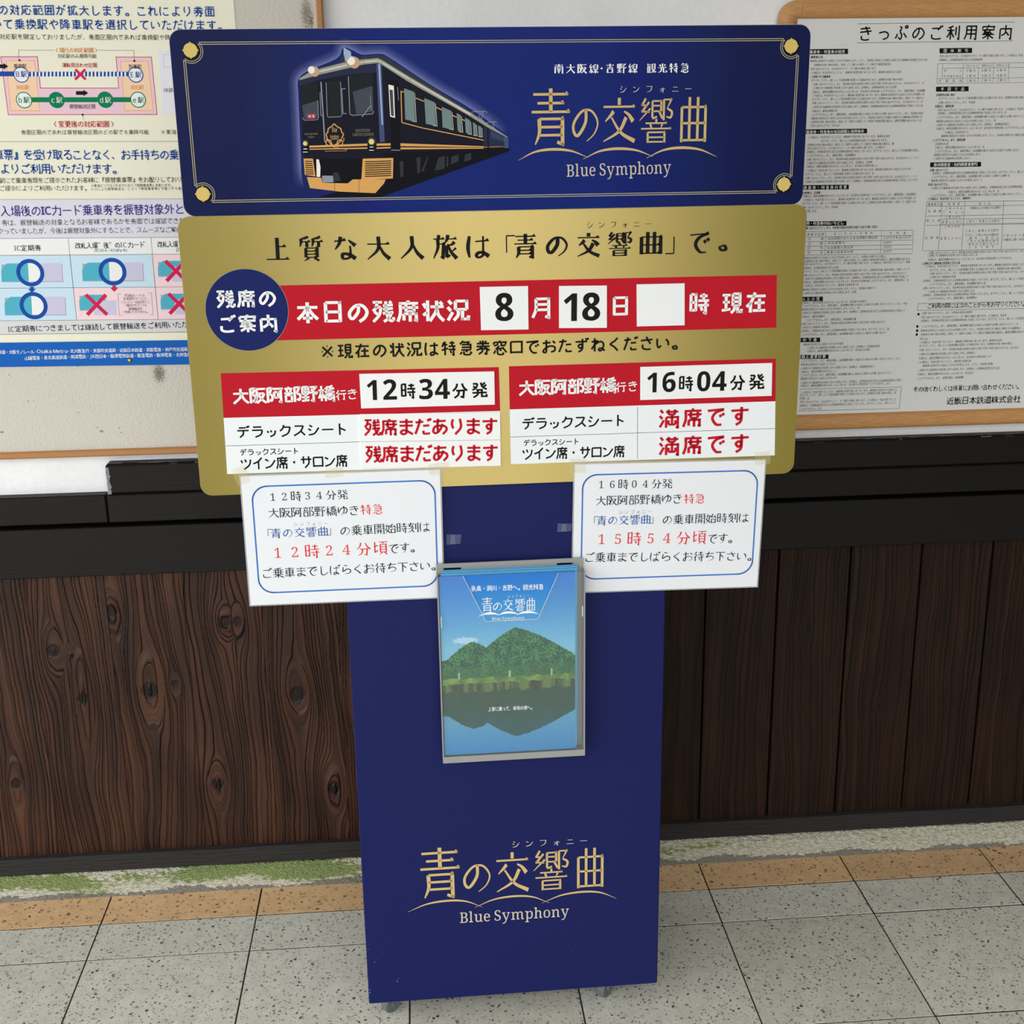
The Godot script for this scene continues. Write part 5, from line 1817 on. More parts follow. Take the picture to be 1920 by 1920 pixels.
# ---------------------------------------------------------------- boards on the wall
func build_left_board() -> void:
	var oak := mat(Color8(176, 122, 70), .5)
	var t := thing("notice_board", "cream pin board in a thin wooden frame behind the left of the stand", "notice board", Transform3D(Basis(), Vector3(0, 0, 0)))
	var im := Image.create(1024, 1024, false, Image.FORMAT_RGB8)
	var bump := Image.create(512, 512, false, Image.FORMAT_RGB8)
	var a := noise(.02, 91, 3)
	var b := noise(.09, 92, 3)
	for y in 512:
		for x in 512:
			bump.set_pixel(x, y, Color.from_hsv(0, 0, .5 + .35 * b.get_noise_2d(x * 3.0, y * 3.0)))
	im.fill(Color8(206, 200, 188))
	# scuffs and pin marks: x, y, size, length, strength
	var marks := [[-.5726,1.0558, .011, .017, .75], [-.8628,0.9565, .004, .002, .8], [-.8366,1.0605, .0012, .0012, .7], [-.8089,1.011, .0016, .0014, .7], [-.7228,0.9877, .0030, .0008, .6], [-.6916,0.9599, .0018, .0014, .6], [-.6858,0.9517, .0034, .0026, .7], [-.6536,0.9577, .0012, .0012, .8], [-.6507,0.9486, .0012, .0012, .8], [-.7143,1.0734, .0022, .0014, .7], [-.2709,1.6615, .010, .026, .6], [-.2636,1.6488, .004, .012, .8], [-.7306,1.0115, .001, .001, .5], [-.7995,1.0117, .0012, .0008, .5]]
	var origin := Vector2(-1.0, 1.70)
	var size := .8
	for m in marks:
		var px := int((m[0] - origin.x) / size * 1024)
		var py := int((origin.y - m[1]) / size * 1024)
		var rx: float = m[2] / size * 1024
		var ry: float = m[3] / size * 1024
		for y in range(maxi(0, py - int(ry * 1.6) - 2), mini(1023, py + int(ry * 1.6) + 2)):
			for x in range(maxi(0, px - int(rx * 1.6) - 2), mini(1023, px + int(rx * 1.6) + 2)):
				var d := Vector2((x - px) / maxf(rx, .8), (y - py) / maxf(ry, .8)).length()
				var k := 1.0 - smoothstep(.3, 1.25, d + .75 * b.get_noise_2d(x * 3.0, y * 2.0))
				if k > 0.0:
					im.set_pixel(x, y, im.get_pixel(x, y).lerp(Color8(96, 88, 76), k * m[4]))
	var pm := mat(Color.WHITE, .62)
	pm.albedo_texture = ImageTexture.create_from_image(im)
	pm.uv1_scale = Vector3(1 / size, 1 / size, 1)
	pm.normal_enabled = true
	var nb := bump.duplicate()
	nb.bump_map_to_normal_map(.9)
	pm.detail_enabled = false
	pm.normal_texture = ImageTexture.create_from_image(nb)
	var s := Solid.new()
	s.shift = Vector2(-origin.x, origin.y)
	s.box(Vector3(-1.12, 1.56, .0075), Vector3(1.74, 1.29, .014), 0.0)
	obj("panel", s.mesh(), pm, t)
	for r in [[Vector3(-1.12, .9125, .0115), Vector3(1.76, .0122, .022)], [Vector3(-1.12, 2.2065, .0115), Vector3(1.76, .0122, .022)], [Vector3(-.2487, 1.5595, .0116), Vector3(.0108, 1.306, .0222)], [Vector3(-1.9955, 1.5595, .0116), Vector3(.0108, 1.306, .0222)]]:
		s = Solid.new()
		s.box(r[0], r[1], .0022)
		obj("frame_rail", s.mesh(), oak, t)
	# poster pinned on it
	var at := Vector3(-.76, 1.58, .0148)
	var p := thing("transfer_poster", "cream poster with blue headings and a line diagram, pinned on the left board", "poster", Transform3D(Basis(), at))
	s = Solid.new()
	s.slab(rect(-.369, -.5047, .369, .53), 0.0, .0008)
	obj("sheet", s.mesh(), mat(Color8(240, 236, 214), .45), p)
	var ink := Ink.new()
	var z := print_rows(ink, [
	["p","pink",0,[-.7827,1.5977,-.7228,1.5971,-.7237,1.5473,-.5941,1.5457,-.5935,1.5952,-.535,1.5946,-.5341,1.5022,-.7819,1.5051]],
	["p","orange",0,[-.7748,1.5913,-.7283,1.5908,-.7291,1.5108,-.7767,1.5115]],
	["p","orange",0,[-.5864,1.5883,-.5411,1.5883,-.5397,1.5088,-.5878,1.509]],
	["l","R",0.0011,[-.7827,1.5977,-.7228,1.5971,-.7237,1.5473,-.5941,1.5457,-.5935,1.5952,-.535,1.5946,-.5341,1.5022,-.7819,1.5051,-.7827,1.5977]],
	["l","O",0.0007,[-.7748,1.5913,-.7283,1.5908,-.7291,1.5108,-.7767,1.5115,-.7748,1.5913]],
	["l","O",0.0007,[-.5864,1.5883,-.5411,1.5883,-.5397,1.5088,-.5878,1.509,-.5864,1.5883]],
	["p","B",0,[-.7955,1.5746,-.7632,1.5743,-.7637,1.5665,-.7965,1.5668]],
	["p","w",0,[-.7398,1.5736,-.5749,1.5712,-.5756,1.5637,-.7407,1.5662]],
	["p","B",0,[-.7392,1.5736,-.7359,1.5736,-.7368,1.5659,-.7401,1.566]],
	["p","B",0,[-.7331,1.5735,-.7298,1.5735,-.7307,1.5659,-.734,1.5659]],
	["p","B",0,[-.7269,1.5735,-.7236,1.5734,-.7245,1.5658,-.7278,1.5658]],
	["p","B",0,[-.7208,1.5734,-.7175,1.5734,-.7184,1.5657,-.7217,1.5658]],
	["p","B",0,[-.7147,1.5733,-.7114,1.5733,-.7123,1.5657,-.7156,1.5657]],
	["p","B",0,[-.7085,1.5733,-.7052,1.5732,-.7061,1.5656,-.7094,1.5656]],
	["p","B",0,[-.7024,1.5732,-.6991,1.5732,-.7,1.5655,-.7033,1.5656]],
	["p","B",0,[-.6962,1.5731,-.6929,1.5731,-.6938,1.5655,-.6971,1.5655]],
	["p","B",0,[-.6901,1.5731,-.6868,1.573,-.6877,1.5654,-.691,1.5654]],
	["p","B",0,[-.6839,1.573,-.6806,1.573,-.6815,1.5653,-.6848,1.5654]],
	["p","B",0,[-.6778,1.5729,-.6745,1.5729,-.6754,1.5652,-.6787,1.5653]],
	["p","B",0,[-.6716,1.5729,-.6683,1.5728,-.6692,1.5652,-.6725,1.5652]],
	["p","B",0,[-.6655,1.5728,-.6622,1.5728,-.663,1.5651,-.6663,1.5651]],
	["p","B",0,[-.6593,1.5727,-.656,1.5727,-.6569,1.565,-.6602,1.5651]],
	["p","B",0,[-.6532,1.5727,-.6499,1.5726,-.6507,1.565,-.654,1.565]],
	["p","B",0,[-.647,1.5726,-.6437,1.5726,-.6445,1.5649,-.6478,1.5649]],
	["p","B",0,[-.6408,1.5725,-.6375,1.5725,-.6384,1.5648,-.6417,1.5649]],
	["p","B",0,[-.6347,1.5725,-.6314,1.5724,-.6322,1.5648,-.6355,1.5648]],
	["p","B",0,[-.6285,1.5724,-.6252,1.5724,-.626,1.5647,-.6293,1.5647]],
	["p","B",0,[-.6223,1.5723,-.619,1.5723,-.6198,1.5646,-.6231,1.5647]],
	["p","B",0,[-.6161,1.5723,-.6128,1.5722,-.6136,1.5646,-.617,1.5646]],
	["p","B",0,[-.61,1.5722,-.6067,1.5722,-.6075,1.5645,-.6108,1.5645]],
	["p","B",0,[-.6038,1.5721,-.6005,1.5721,-.6013,1.5644,-.6046,1.5645]],
	["p","B",0,[-.5976,1.5721,-.5943,1.572,-.5951,1.5643,-.5984,1.5644]],
	["p","B",0,[-.5914,1.572,-.5881,1.572,-.5889,1.5643,-.5922,1.5643]],
	["p","B",0,[-.5852,1.5719,-.5819,1.5719,-.5827,1.5642,-.586,1.5642]],
	["p","B",0,[-.579,1.5719,-.5757,1.5718,-.5765,1.5641,-.5798,1.5642]],
	["l","N",0.0079,[-.753,1.5288,-.5633,1.5266]],
	["o","w",[0.0127,0],[-.7525,1.5689]],
	["o","B",[0.012,0.0015],[-.7525,1.5689]],
	["o","w",[0.0126,0],[-.5636,1.5668]],
	["o","B",[0.012,0.0016],[-.5636,1.5668]],
	["o","w",[0.0132,0],[-.753,1.5283]],
	["o","N",[0.0125,0.0015],[-.753,1.5283]],
	["o","N",[0.0132,0],[-.6991,1.5277]],
	["o","N",[0.0133,0],[-.6182,1.5271]],
	["o","w",[0.0129,0],[-.5635,1.5264]],
	["o","N",[0.0123,0.0016],[-.5635,1.5264]],
	["l","X",0.004,[-.6627,1.5764,-.6473,1.56]],
	["l","X",0.004,[-.6462,1.5762,-.6649,1.5602]],
	["p","k",0,[-.6654,1.5416,-.653,1.5415,-.6528,1.5436,-.6454,1.5384,-.6539,1.5333,-.6537,1.5355,-.6661,1.5356]],
	["p","k",0,[-.7919,1.5856,-.7797,1.5855,-.7794,1.5876,-.7722,1.5824,-.7807,1.5774,-.7804,1.5796,-.7926,1.5797]],
	["l","y",0.0007,[-.7541,1.5911,-.7521,1.6077,-.6943,1.6071]],
	["l","y",0.0007,[-.622,1.6064,-.5627,1.6054,-.5643,1.5891]],
	["l","y",0.0007,[-.6586,1.503,-.6577,1.4947]],
	["o","k",[0.0017,0],[-.7525,1.5917]],
	["o","k",[0.0018,0],[-.5636,1.5889]],
	["o","k",[0.0018,0],[-.6585,1.5034]],
	["l","y",0.0007,[-.9989,1.464,-.5005,1.4575]],
	["p","F0",0,[-.523,1.6046,-.4532,1.6039,-.4617,1.5019,-.5246,1.5027]],
	["l","y",0.0004,[-.5147,1.5982,-.4537,1.5976]],
	["l","y",0.0004,[-.5147,1.5982,-.5155,1.578,-.4554,1.5773]],
	["p","lav",0,[-1.0134,1.3687,-.4736,1.3611,-.4793,1.2933,-1.0235,1.3028]],
	["l","y",0.0007,[-1.0134,1.3687,-.4736,1.3611]],
	["p","w",0,[-1.0234,1.3035,-.4791,1.2956,-.4815,1.2663,-1.0278,1.2746]],
	["p","sky",0,[-1.0278,1.2746,-.7067,1.2686,-.7072,1.1545,-1.045,1.1619]],
	["p","sky",0,[-.7062,1.2686,-.5652,1.2674,-.5651,1.2099,-.7066,1.2116]],
	["p","rose",0,[-.7062,1.2116,-.5651,1.2099,-.5651,1.1521,-.7067,1.1545]],
	["p","rose",0,[-.5648,1.2674,-.4815,1.2666,-.4912,1.1512,-.5646,1.1521]],
	["l","k",0.0006,[-1.0235,1.3028,-.4791,1.2956]],
	["l","k",0.0006,[-1.0279,1.2741,-.4815,1.2666]],
	["l","k",0.0006,[-1.0364,1.2179,-.4863,1.2093]],
	["l","k",0.0006,[-1.0451,1.1614,-.4911,1.1519]],
	["l","k",0.0006,[-.7057,1.2974,-.7068,1.1543]],
	["l","k",0.0006,[-.5637,1.2961,-.5646,1.1521]],
	["p","grey",0,[-1.0451,1.1612,-.4912,1.1516,-.493,1.1297,-1.0489,1.1362]],
	["l","k",0.0006,[-1.0489,1.1362,-.493,1.1292]],
	["p","sh",0,[-.8248,1.2555,-.7212,1.2537,-.7228,1.2232,-.8269,1.2251]],
	["p","teal",0,[-.8157,1.2572,-.7793,1.2568,-.7815,1.2254,-.8281,1.2261,-.8265,1.2459]],
	["p","w",0,[-.7793,1.2568,-.7577,1.2564,-.7603,1.2252,-.7815,1.2254]],
	["p","lilac",0,[-.7577,1.2564,-.7223,1.2558,-.724,1.2246,-.7603,1.2252]],
	["p","sh",0,[-.8264,1.1976,-.722,1.1956,-.7237,1.1646,-.8285,1.1668]],
	["p","teal",0,[-.8173,1.1993,-.7806,1.1989,-.7828,1.167,-.8298,1.1677,-.8281,1.1879]],
	["p","w",0,[-.7806,1.1989,-.7588,1.1984,-.7614,1.1667,-.7828,1.167]],
	["p","lilac",0,[-.7588,1.1984,-.7232,1.1977,-.7249,1.1661,-.7614,1.1667]],
	["p","sh",0,[-.6863,1.2539,-.5817,1.252,-.5828,1.2213,-.6878,1.2233]],
	["p","teal",0,[-.6772,1.2555,-.6404,1.2552,-.6421,1.2236,-.6891,1.2243,-.6878,1.2442]],
	["p","w",0,[-.6404,1.2552,-.6186,1.2547,-.6206,1.2234,-.6421,1.2236]],
	["p","lilac",0,[-.6186,1.2547,-.5829,1.2541,-.5841,1.2228,-.6206,1.2234]],
	["p","sh",0,[-.6975,1.1983,-.6516,1.1972,-.6526,1.1713,-.6995,1.172]],
	["p","teal",0,[-.6894,1.2,-.6548,1.1992,-.6561,1.1733,-.6997,1.1739,-.6989,1.1897]],
	["p","lilac",0,[-.6744,1.1891,-.6346,1.1886,-.6358,1.1629,-.6758,1.1634]],
	["p","sh",0,[-.5554,1.2542,-.5093,1.2532,-.5099,1.2276,-.5569,1.2282]],
	["p","teal",0,[-.5473,1.2559,-.5126,1.2552,-.5135,1.2296,-.5572,1.2301,-.5566,1.2457]],
	["p","lilac",0,[-.5321,1.2451,-.4922,1.2447,-.4929,1.2193,-.533,1.2197]],
	["p","sh",0,[-.5561,1.1968,-.5097,1.1957,-.5103,1.1697,-.5576,1.1704]],
	["p","teal",0,[-.548,1.1985,-.513,1.1977,-.5139,1.1717,-.5579,1.1723,-.5573,1.1881]],
	["p","lilac",0,[-.5326,1.1875,-.4924,1.187,-.4932,1.1612,-.5335,1.1617]],
	["o","B",[0.0205,0.0068],[-.7772,1.2404]],
	["o","B",[0.0207,0.0069],[-.7784,1.1829]],
	["o","B",[0.0207,0.0069],[-.6357,1.2391]],
	["l","X",0.0065,[-.686,1.1999,-.6527,1.1638]],
	["l","X",0.0065,[-.6514,1.1991,-.6875,1.1646]],
	["l","X",0.0065,[-.5427,1.2556,-.5088,1.2199]],
	["l","X",0.0065,[-.508,1.2548,-.5436,1.2207]],
	["l","X",0.0065,[-.5426,1.1984,-.5084,1.1621]],
	["l","X",0.0065,[-.5077,1.1975,-.5435,1.1629]],
	["p","B",0,[-.7806,1.2161,-.7742,1.216,-.7746,1.2123,-.771,1.2122,-.7787,1.2054,-.7847,1.2125,-.781,1.2124]],
	["p","X",0,[-.6386,1.2147,-.6322,1.2145,-.6325,1.2108,-.6288,1.2107,-.6365,1.2039,-.6427,1.211,-.639,1.211]],
	["l","y",0.0007,[-.6246,1.2003,-.6304,1.2,-.6319,1.1621,-.6261,1.1624]],
	["l","y",0.0007,[-.5781,1.2002,-.5723,1.2005,-.5728,1.1623,-.5789,1.1619]],
	["p","band",0,[-1.0512,1.1216,-.4801,1.1145,-.4813,1.0704,-1.0578,1.0783]],
	], .0010)
	write(ink, [
	["の対応範囲が拡大します。これにより券面",-.7697,1.6709,-.4321,1.6656,0.0165,"h","B"],
	["いて乗換駅や降車駅を選択していただけます。",-.7827,1.6489,-.4122,1.6437,0.0162,"h","B"],
	["対応駅を限定しておりましたが、券面区間内であれば乗換駅や降",-.7759,1.6291,-.5049,1.6254,0.0088,"f","k"],
	["〈現行の対応範囲〉",-.6901,1.6071,-.6249,1.6065,0.008,"h","O"],
	["対応駅のみ乗降可能",-.6859,1.5978,-.6289,1.5972,0.007,"f","k"],
	["運転見合わせ区間",-.6801,1.5834,-.6296,1.5826,0.007,"h","R"],
	["乗換駅",-.7599,1.5827,-.7455,1.5826,0.007,"f","k"],
	["到着駅",-.5707,1.5799,-.5561,1.5797,0.007,"f","k"],
	["対応駅",-.7602,1.5488,-.7457,1.5486,0.007,"f","O"],
	["対応駅",-.5709,1.5465,-.5562,1.5463,0.0071,"f","O"],
	["振替輸送区間",-.6755,1.517,-.6393,1.5166,0.0073,"f","k"],
	["B駅",-.7585,1.5698,-.748,1.5697,0.0097,"h","B"],
	["E駅",-.5698,1.5668,-.5591,1.5667,0.0098,"h","B"],
	["b駅",-.7592,1.5284,-.7486,1.5283,0.0098,"h","N"],
	["c駅",-.705,1.5277,-.6944,1.5276,0.0099,"h","w"],
	["d駅",-.6243,1.5267,-.6136,1.5266,0.0099,"h","w"],
	["e駅",-.5696,1.5261,-.5589,1.5259,0.0099,"h","N"],
	["〈変更後の対応範囲〉",-.7064,1.4889,-.6101,1.4876,0.0104,"h","R"],
	["券面区間内であれば振替輸送区間のどの駅でも乗降可能",-.7603,1.4762,-.5547,1.4737,0.0078,"f","k"],
	["※東海エ",-.5269,1.4733,-.4992,1.4729,0.0079,"f","k"],
	["他鉄道",-.5155,1.5416,-.4987,1.5414,0.0073,"f","k"],
	["車票』を受け取ることなく、お手持ちの乗",-.8061,1.4402,-.5115,1.4356,0.0171,"h","B"],
	["よりご利用いただけます。",-.799,1.4168,-.6098,1.4137,0.0167,"h","B"],
	["駅にて乗車券類をご提示されたお客様に『振替乗車票』をお配りしており",-.8066,1.3974,-.5061,1.3943,0.0093,"f","k"],
	["ご提示によりご利用いただけます。",-.8076,1.3846,-.6639,1.3825,0.0089,"f","k"],
	["※東海エリアはこれまでどおり『振替乗車票』を配ります。",-.6551,1.3864,-.5195,1.3849,0.0049,"f","k"],
	["※スによる振替輸送は、により『振替乗車票』を配りする場合",-.6557,1.3806,-.5018,1.3792,0.0049,"f","k"],
	["入場後の",-.8068,1.3465,-.755,1.346,0.0179,"h","V"],
	["IC",-.7433,1.3458,-.7347,1.3456,0.0139,"lb","V"],
	["カード乗車券を振替対象外と",-.72,1.3458,-.5105,1.3446,0.018,"h","V"],
	["券は、振替輸送の対象となるお客様であるかを券面では確認できな",-.8104,1.3268,-.5077,1.3243,0.0099,"f","k"],
	["やっていましたが、今後は振替対象外にすることで、スムーズなご案内",-.819,1.3125,-.5137,1.3093,0.0099,"f","k"],
	["IC",-.7979,1.2834,-.792,1.2832,0.0082,"l","k"],
	["定期券",-.783,1.2831,-.7593,1.283,0.0105,"h","k"],
	["改札入場“後”の",-.6904,1.2852,-.6229,1.2848,0.0105,"h","k"],
	["IC",-.616,1.2851,-.61,1.2849,0.0082,"l","k"],
	["カード",-.6,1.2847,-.5801,1.285,0.0105,"h","k"],
	["改札入場“前”",-.5493,1.2846,-.4962,1.2844,0.0106,"h","k"],
	["(ICOCA・PiTaPa 等)",-.6623,1.2764,-.6082,1.2757,0.0046,"l","k"],
	["(ICO",-.5211,1.2746,-.5087,1.2743,0.006,"l","k"],
	["IC",-.8261,1.1422,-.8201,1.142,0.009,"l","k"],
	["定期券につきましては継続して振替輸送をご利用いただけ",-.8098,1.1427,-.506,1.143,0.0113,"h","k"],
	["PiTaPa",-.6179,1.1969,-.6075,1.1969,0.0052,"l","k"],
	["カードの",-.604,1.1965,-.5866,1.1964,0.0052,"f","k"],
	["会員割引サービス",-.6197,1.1913,-.5837,1.1906,0.0052,"f","k"],
	["（ラックス・近鉄定等）に",-.6261,1.1853,-.5784,1.1846,0.0047,"f","k"],
	["ご案内されていても",-.6192,1.1795,-.5843,1.1789,0.0052,"f","k"],
	["振替輸送を",-.6122,1.1732,-.5924,1.1729,0.0052,"f","k"],
	["ご利用いただけません。",-.6232,1.1678,-.5801,1.1672,0.0052,"f","k"],
	["鉄道・大阪モノレール・",-.8468,1.1023,-.7843,1.101,0.0071,"h","w"],
	["Osaka Metro",-.779,1.1019,-.7316,1.1008,0.0062,"l","w"],
	["・北大阪急行・京都市交通局・近畿日本鉄道・京阪電車・神戸市交通局・",-.7278,1.1009,-.5141,1.0985,0.0072,"h","w"],
	["山陽電車・泉北高速鉄道・南海電鉄・",-.8019,1.09,-.6944,1.0904,0.0072,"h","w"],
	["JR",-.6897,1.0903,-.6846,1.0901,0.0058,"l","w"],
	["西日本・阪堺電気軌道・阪急電鉄・阪神電車・北神急行",-.6785,1.09,-.5154,1.0889,0.0072,"h","w"],
	], z + .00002)
	for i in ink.v.size():
		ink.v[i] -= Vector3(at.x, at.y, 0)
	clip(ink, -.3685, .3685)
	obj("printed_layout", ink.mesh(), print_ink, p)
	var brass := mat(Color8(190, 152, 84), .28, 1.0)
	var pin := thing("drawing_pin", "round brass pin at the bottom edge of the left poster", "pin", Transform3D(Basis(), Vector3(-.6216,1.081, .0158)))
	s = Solid.new()
	var prof := PackedVector2Array()
	for k in 7:
		var th := PI / 2 * k / 6
		prof.append(Vector2(.0044 * sin(th), .0026 * cos(th)))
	for k in 20:
		var t0 := TAU * k / 20
		var t1 := TAU * (k + 1) / 20
		for j in 6:
			var q := []
			var nn := []
			for e in [[t0, j], [t1, j], [t1, j + 1], [t0, j + 1]]:
				var pr := prof[e[1]]
				q.append(Vector3(cos(e[0]) * pr.x, sin(e[0]) * pr.x, pr.y))
				nn.append(Vector3(cos(e[0]) * pr.x, sin(e[0]) * pr.x, pr.y * 2.2).normalized())
			s.face(q, Vector3(cos(t0), sin(t0), .6), nn)
	obj("head", s.mesh(), brass, pin)


func clip(ink: Ink, x0: float, x1: float) -> void:
	# drops print that would run over the edge of its sheet
	var v := PackedVector3Array()
	var c := PackedColorArray()
	for i in range(0, ink.v.size(), 3):
		var over := false
		var q := [ink.v[i], ink.v[i + 1], ink.v[i + 2]]
		for k in 3:
			q[k].x = clampf(q[k].x, x0, x1)
		if absf((q[1] - q[0]).cross(q[2] - q[0]).z) < 1e-10:
			over = true
		if not over:
			for k in 3:
				v.append(q[k])
				c.append(ink.c[i + k])
	ink.v = v
	ink.c = c


func build_right_board() -> void:
	var im := Image.create(512, 128, false, Image.FORMAT_RGB8)
	var g := noise(1.0, 101, 3)
	for y in 128:
		for x in 512:
			var t := g.get_noise_2d(x * .02, y * .3) + .5 * g.get_noise_2d(x * .09, y * .9)
			im.set_pixel(x, y, Color8(212, 158, 100).lerp(Color8(168, 116, 66), clampf(.35 + .6 * t, 0, 1)))
	var oak := textured(im, Vector2(.4, .05), .5)
	var oak_up := textured(im, Vector2(.05, .4), .5)
	var t := thing("oak_notice_board", "wide oak-framed notice board with rounded corners on the right of the wall", "notice board")
	var xa := .5434
	var xb := 1.6090
	var ya := .9105
	var yb := 1.6775
	var w := .0325
	var prof := PackedVector2Array()
	prof.append(Vector2(0, 0))
	for k in 9:
		var th := PI - PI * k / 8
		prof.append(Vector2(w / 2 + w / 2 * cos(th) , .009 + .0135 * pow(sin(th), .7)))
	prof.append(Vector2(w, 0))
	var prof2 := PackedVector2Array(prof)
	prof2.reverse()
	var c := .038   # corner pieces reach this far along each rail
	var rails := [
		[Transform3D(Basis(Vector3(0, 1, 0), Vector3(0, 0, 1), Vector3(1, 0, 0)), Vector3(xa + c, yb - w, 0)), xb - xa - 2 * c, oak],
		[Transform3D(Basis(Vector3(0, -1, 0), Vector3(0, 0, 1), Vector3(1, 0, 0)), Vector3(xa + c, ya + w, 0)), xb - xa - 2 * c, oak],
		[Transform3D(Basis(Vector3(-1, 0, 0), Vector3(0, 0, 1), Vector3(0, 1, 0)), Vector3(xa + w, ya + c, 0)), yb - ya - 2 * c, oak_up],
		[Transform3D(Basis(Vector3(1, 0, 0), Vector3(0, 0, 1), Vector3(0, 1, 0)), Vector3(xb - w, ya + c, 0)), yb - ya - 2 * c, oak_up]]
	for r in rails:
		var s := Solid.new()
		var f0: Transform3D = r[0]
		s.sweep(prof2, [f0, f0.translated_local(Vector3(0, 0, r[1]))])
		obj("frame_rail", s.mesh(), r[2], t)
	for k in 4:
		var sx: float = [1, -1, -1, 1][k]
		var sy: float = [1, 1, -1, -1][k]
		var inner := Vector3(xb - w if sx > 0 else xa + w, yb - w if sy > 0 else ya + w, 0)
		var s := Solid.new()
		var frames := []
		var gap := .0004
		for j in 15:
			# a straight run, a quarter turn round the inner corner, a straight run
			var q := float(j - 1) / 12.0
			var th := clampf(q, 0, 1) * PI / 2
			var d := Vector3(cos(th) * sx, sin(th) * sy, 0)
			var o := inner
			if j == 0:
				o.y -= sy * (c - w - gap)
			elif j == 14:
				o.x -= sx * (c - w - gap)
			frames.append(Transform3D(Basis(d, Vector3(0, 0, 1), d.cross(Vector3(0, 0, 1))), o))
		s.sweep(prof2, frames)
		obj("frame_corner", s.mesh(), oak, t)
	var bs := Solid.new()
	bs.box(Vector3((xa + xb) / 2, (ya + yb) / 2, .0066), Vector3(xb - xa - .03, yb - ya - .03, .0128), 0.0)
	obj("back_panel", bs.mesh(), mat(Color8(190, 188, 182), .7), t)
	# the sheet in the frame
	var at := Vector3(1.0762, 1.294, .0138)
	var p := thing("rules_poster", "grey-white poster of small black print with a large heading, in the oak frame", "poster", Transform3D(Basis(), at))
	var s := Solid.new()
	s.slab(rect(-.505, -.3575, .505, .3575), 0.0, .0008)
	obj("sheet", s.mesh(), mat(Color8(226, 226, 224), .3), p)
	var ink := Ink.new()
	var z := print_rows(ink, [
	["p","bar",0,[0.5959,1.5961,0.6679,1.5962,0.6685,1.5876,0.5963,1.5875]],
	["p","bar",0,[0.5982,1.4617,0.7113,1.4614,0.7118,1.4534,0.5986,1.4538]],
	["p","bar",0,[0.5972,1.3653,0.684,1.3648,0.6845,1.3566,0.5976,1.3572]],
	["p","bar",0,[0.833,1.5955,0.8923,1.5956,0.8931,1.587,0.8337,1.5869]],
	["p","bar",0,[0.8321,1.5311,0.8919,1.531,0.8927,1.5227,0.8328,1.5227]],
	["p","bar",0,[0.8321,1.4012,0.927,1.4007,0.9278,1.3923,0.8327,1.3928]],
	["p","bar",0,[0.5967,1.3014,0.6837,1.3007,0.6842,1.2925,0.5971,1.2932]],
	["p","bar",0,[0.5998,1.1651,0.6476,1.1645,0.648,1.1563,0.6002,1.1569]],
	["p","bar",0,[0.6037,1.0891,0.6466,1.0884,0.6471,1.0801,0.6041,1.0807]],
	["p","bar",0,[0.6054,1.0569,0.6644,1.056,0.6649,1.0481,0.6058,1.0491]],
	["l","d",0.0007,[0.6827,1.6371,0.9656,1.6376]],
	["l","d",0.0007,[0.6831,1.6058,0.9654,1.6065]],
	["l","d",0.0005,[0.832,1.5696,1.0333,1.5697]],
	["l","d",0.0005,[0.8416,1.5619,1.0342,1.5619]],
	["l","d",0.0005,[0.8416,1.5619,1.0342,1.5619]],
	["l","d",0.0005,[0.8334,1.5445,1.0361,1.5445]],
	["l","d",0.0005,[0.8336,1.5365,1.037,1.5363]],
	["l","d",0.0005,[0.832,1.5696,0.8333,1.5365]],
	["l","d",0.0005,[0.841,1.5695,0.8417,1.5444]],
	["l","d",0.0005,[0.8786,1.5698,0.8801,1.5368]],
	["l","d",0.0005,[0.9066,1.5699,0.9082,1.5372]],
	["l","d",0.0005,[0.9344,1.5701,0.9361,1.5375]],
	["l","d",0.0005,[0.9622,1.5702,0.964,1.5379]],
	["l","d",0.0006,[0.5989,1.283,0.8102,1.2818]],
	["l","d",0.0006,[0.6033,1.2735,0.8101,1.2723]],
	["l","d",0.0006,[0.6038,1.265,0.8103,1.2638]],
	["l","d",0.0006,[0.6042,1.2568,0.8104,1.2555]],
	["l","d",0.0006,[0.6046,1.2491,0.8105,1.2477]],
	["l","d",0.0006,[0.6011,1.2409,0.8106,1.2394]],
	["l","d",0.0005,[0.6462,1.2828,0.6466,1.2409]],
	["l","d",0.0005,[0.7506,1.2822,0.7515,1.2407]],
	["l","d",0.0005,[0.8101,1.282,0.8113,1.2404]],
	["l","d",0.0006,[0.8315,1.3316,1.0598,1.33]],
	["l","d",0.0006,[0.8314,1.3238,1.0607,1.3221]],
	["l","d",0.0006,[0.8327,1.3064,1.053,1.3056]],
	["l","d",0.0006,[0.8325,1.2896,1.0548,1.2886]],
	["l","d",0.0006,[0.8315,1.244,1.0599,1.2427]],
	["l","d",0.0006,[0.862,1.3004,1.0537,1.2989]],
	["l","d",0.0006,[0.8596,1.2915,1.0547,1.2899]],
	["l","d",0.0006,[0.8315,1.3316,0.8299,1.2446]],
	["l","d",0.0006,[0.8603,1.3318,0.8605,1.2439]],
	["l","d",0.0006,[0.9033,1.3319,0.9045,1.244]],
	["l","d",0.0006,[0.9763,1.3315,0.98,1.2439]],
	["l","d",0.0006,[0.8297,1.1344,0.83,1.1473,1.0704,1.1458]],
	["l","d",0.0006,[0.8297,1.1344,1.0719,1.1328]],
	["l","d",0.0006,[0.6127,0.9915,0.8097,0.9902,0.8085,0.9483,0.6109,0.9496]],
	["o","k",[0.0024,0],[0.8321,1.1273]],
	["o","k",[0.0024,0],[0.8318,1.1045]],
	["o","k",[0.0024,0],[0.8319,1.0966]],
	["o","k",[0.0024,0],[0.8317,1.0893]],
	], .0010)
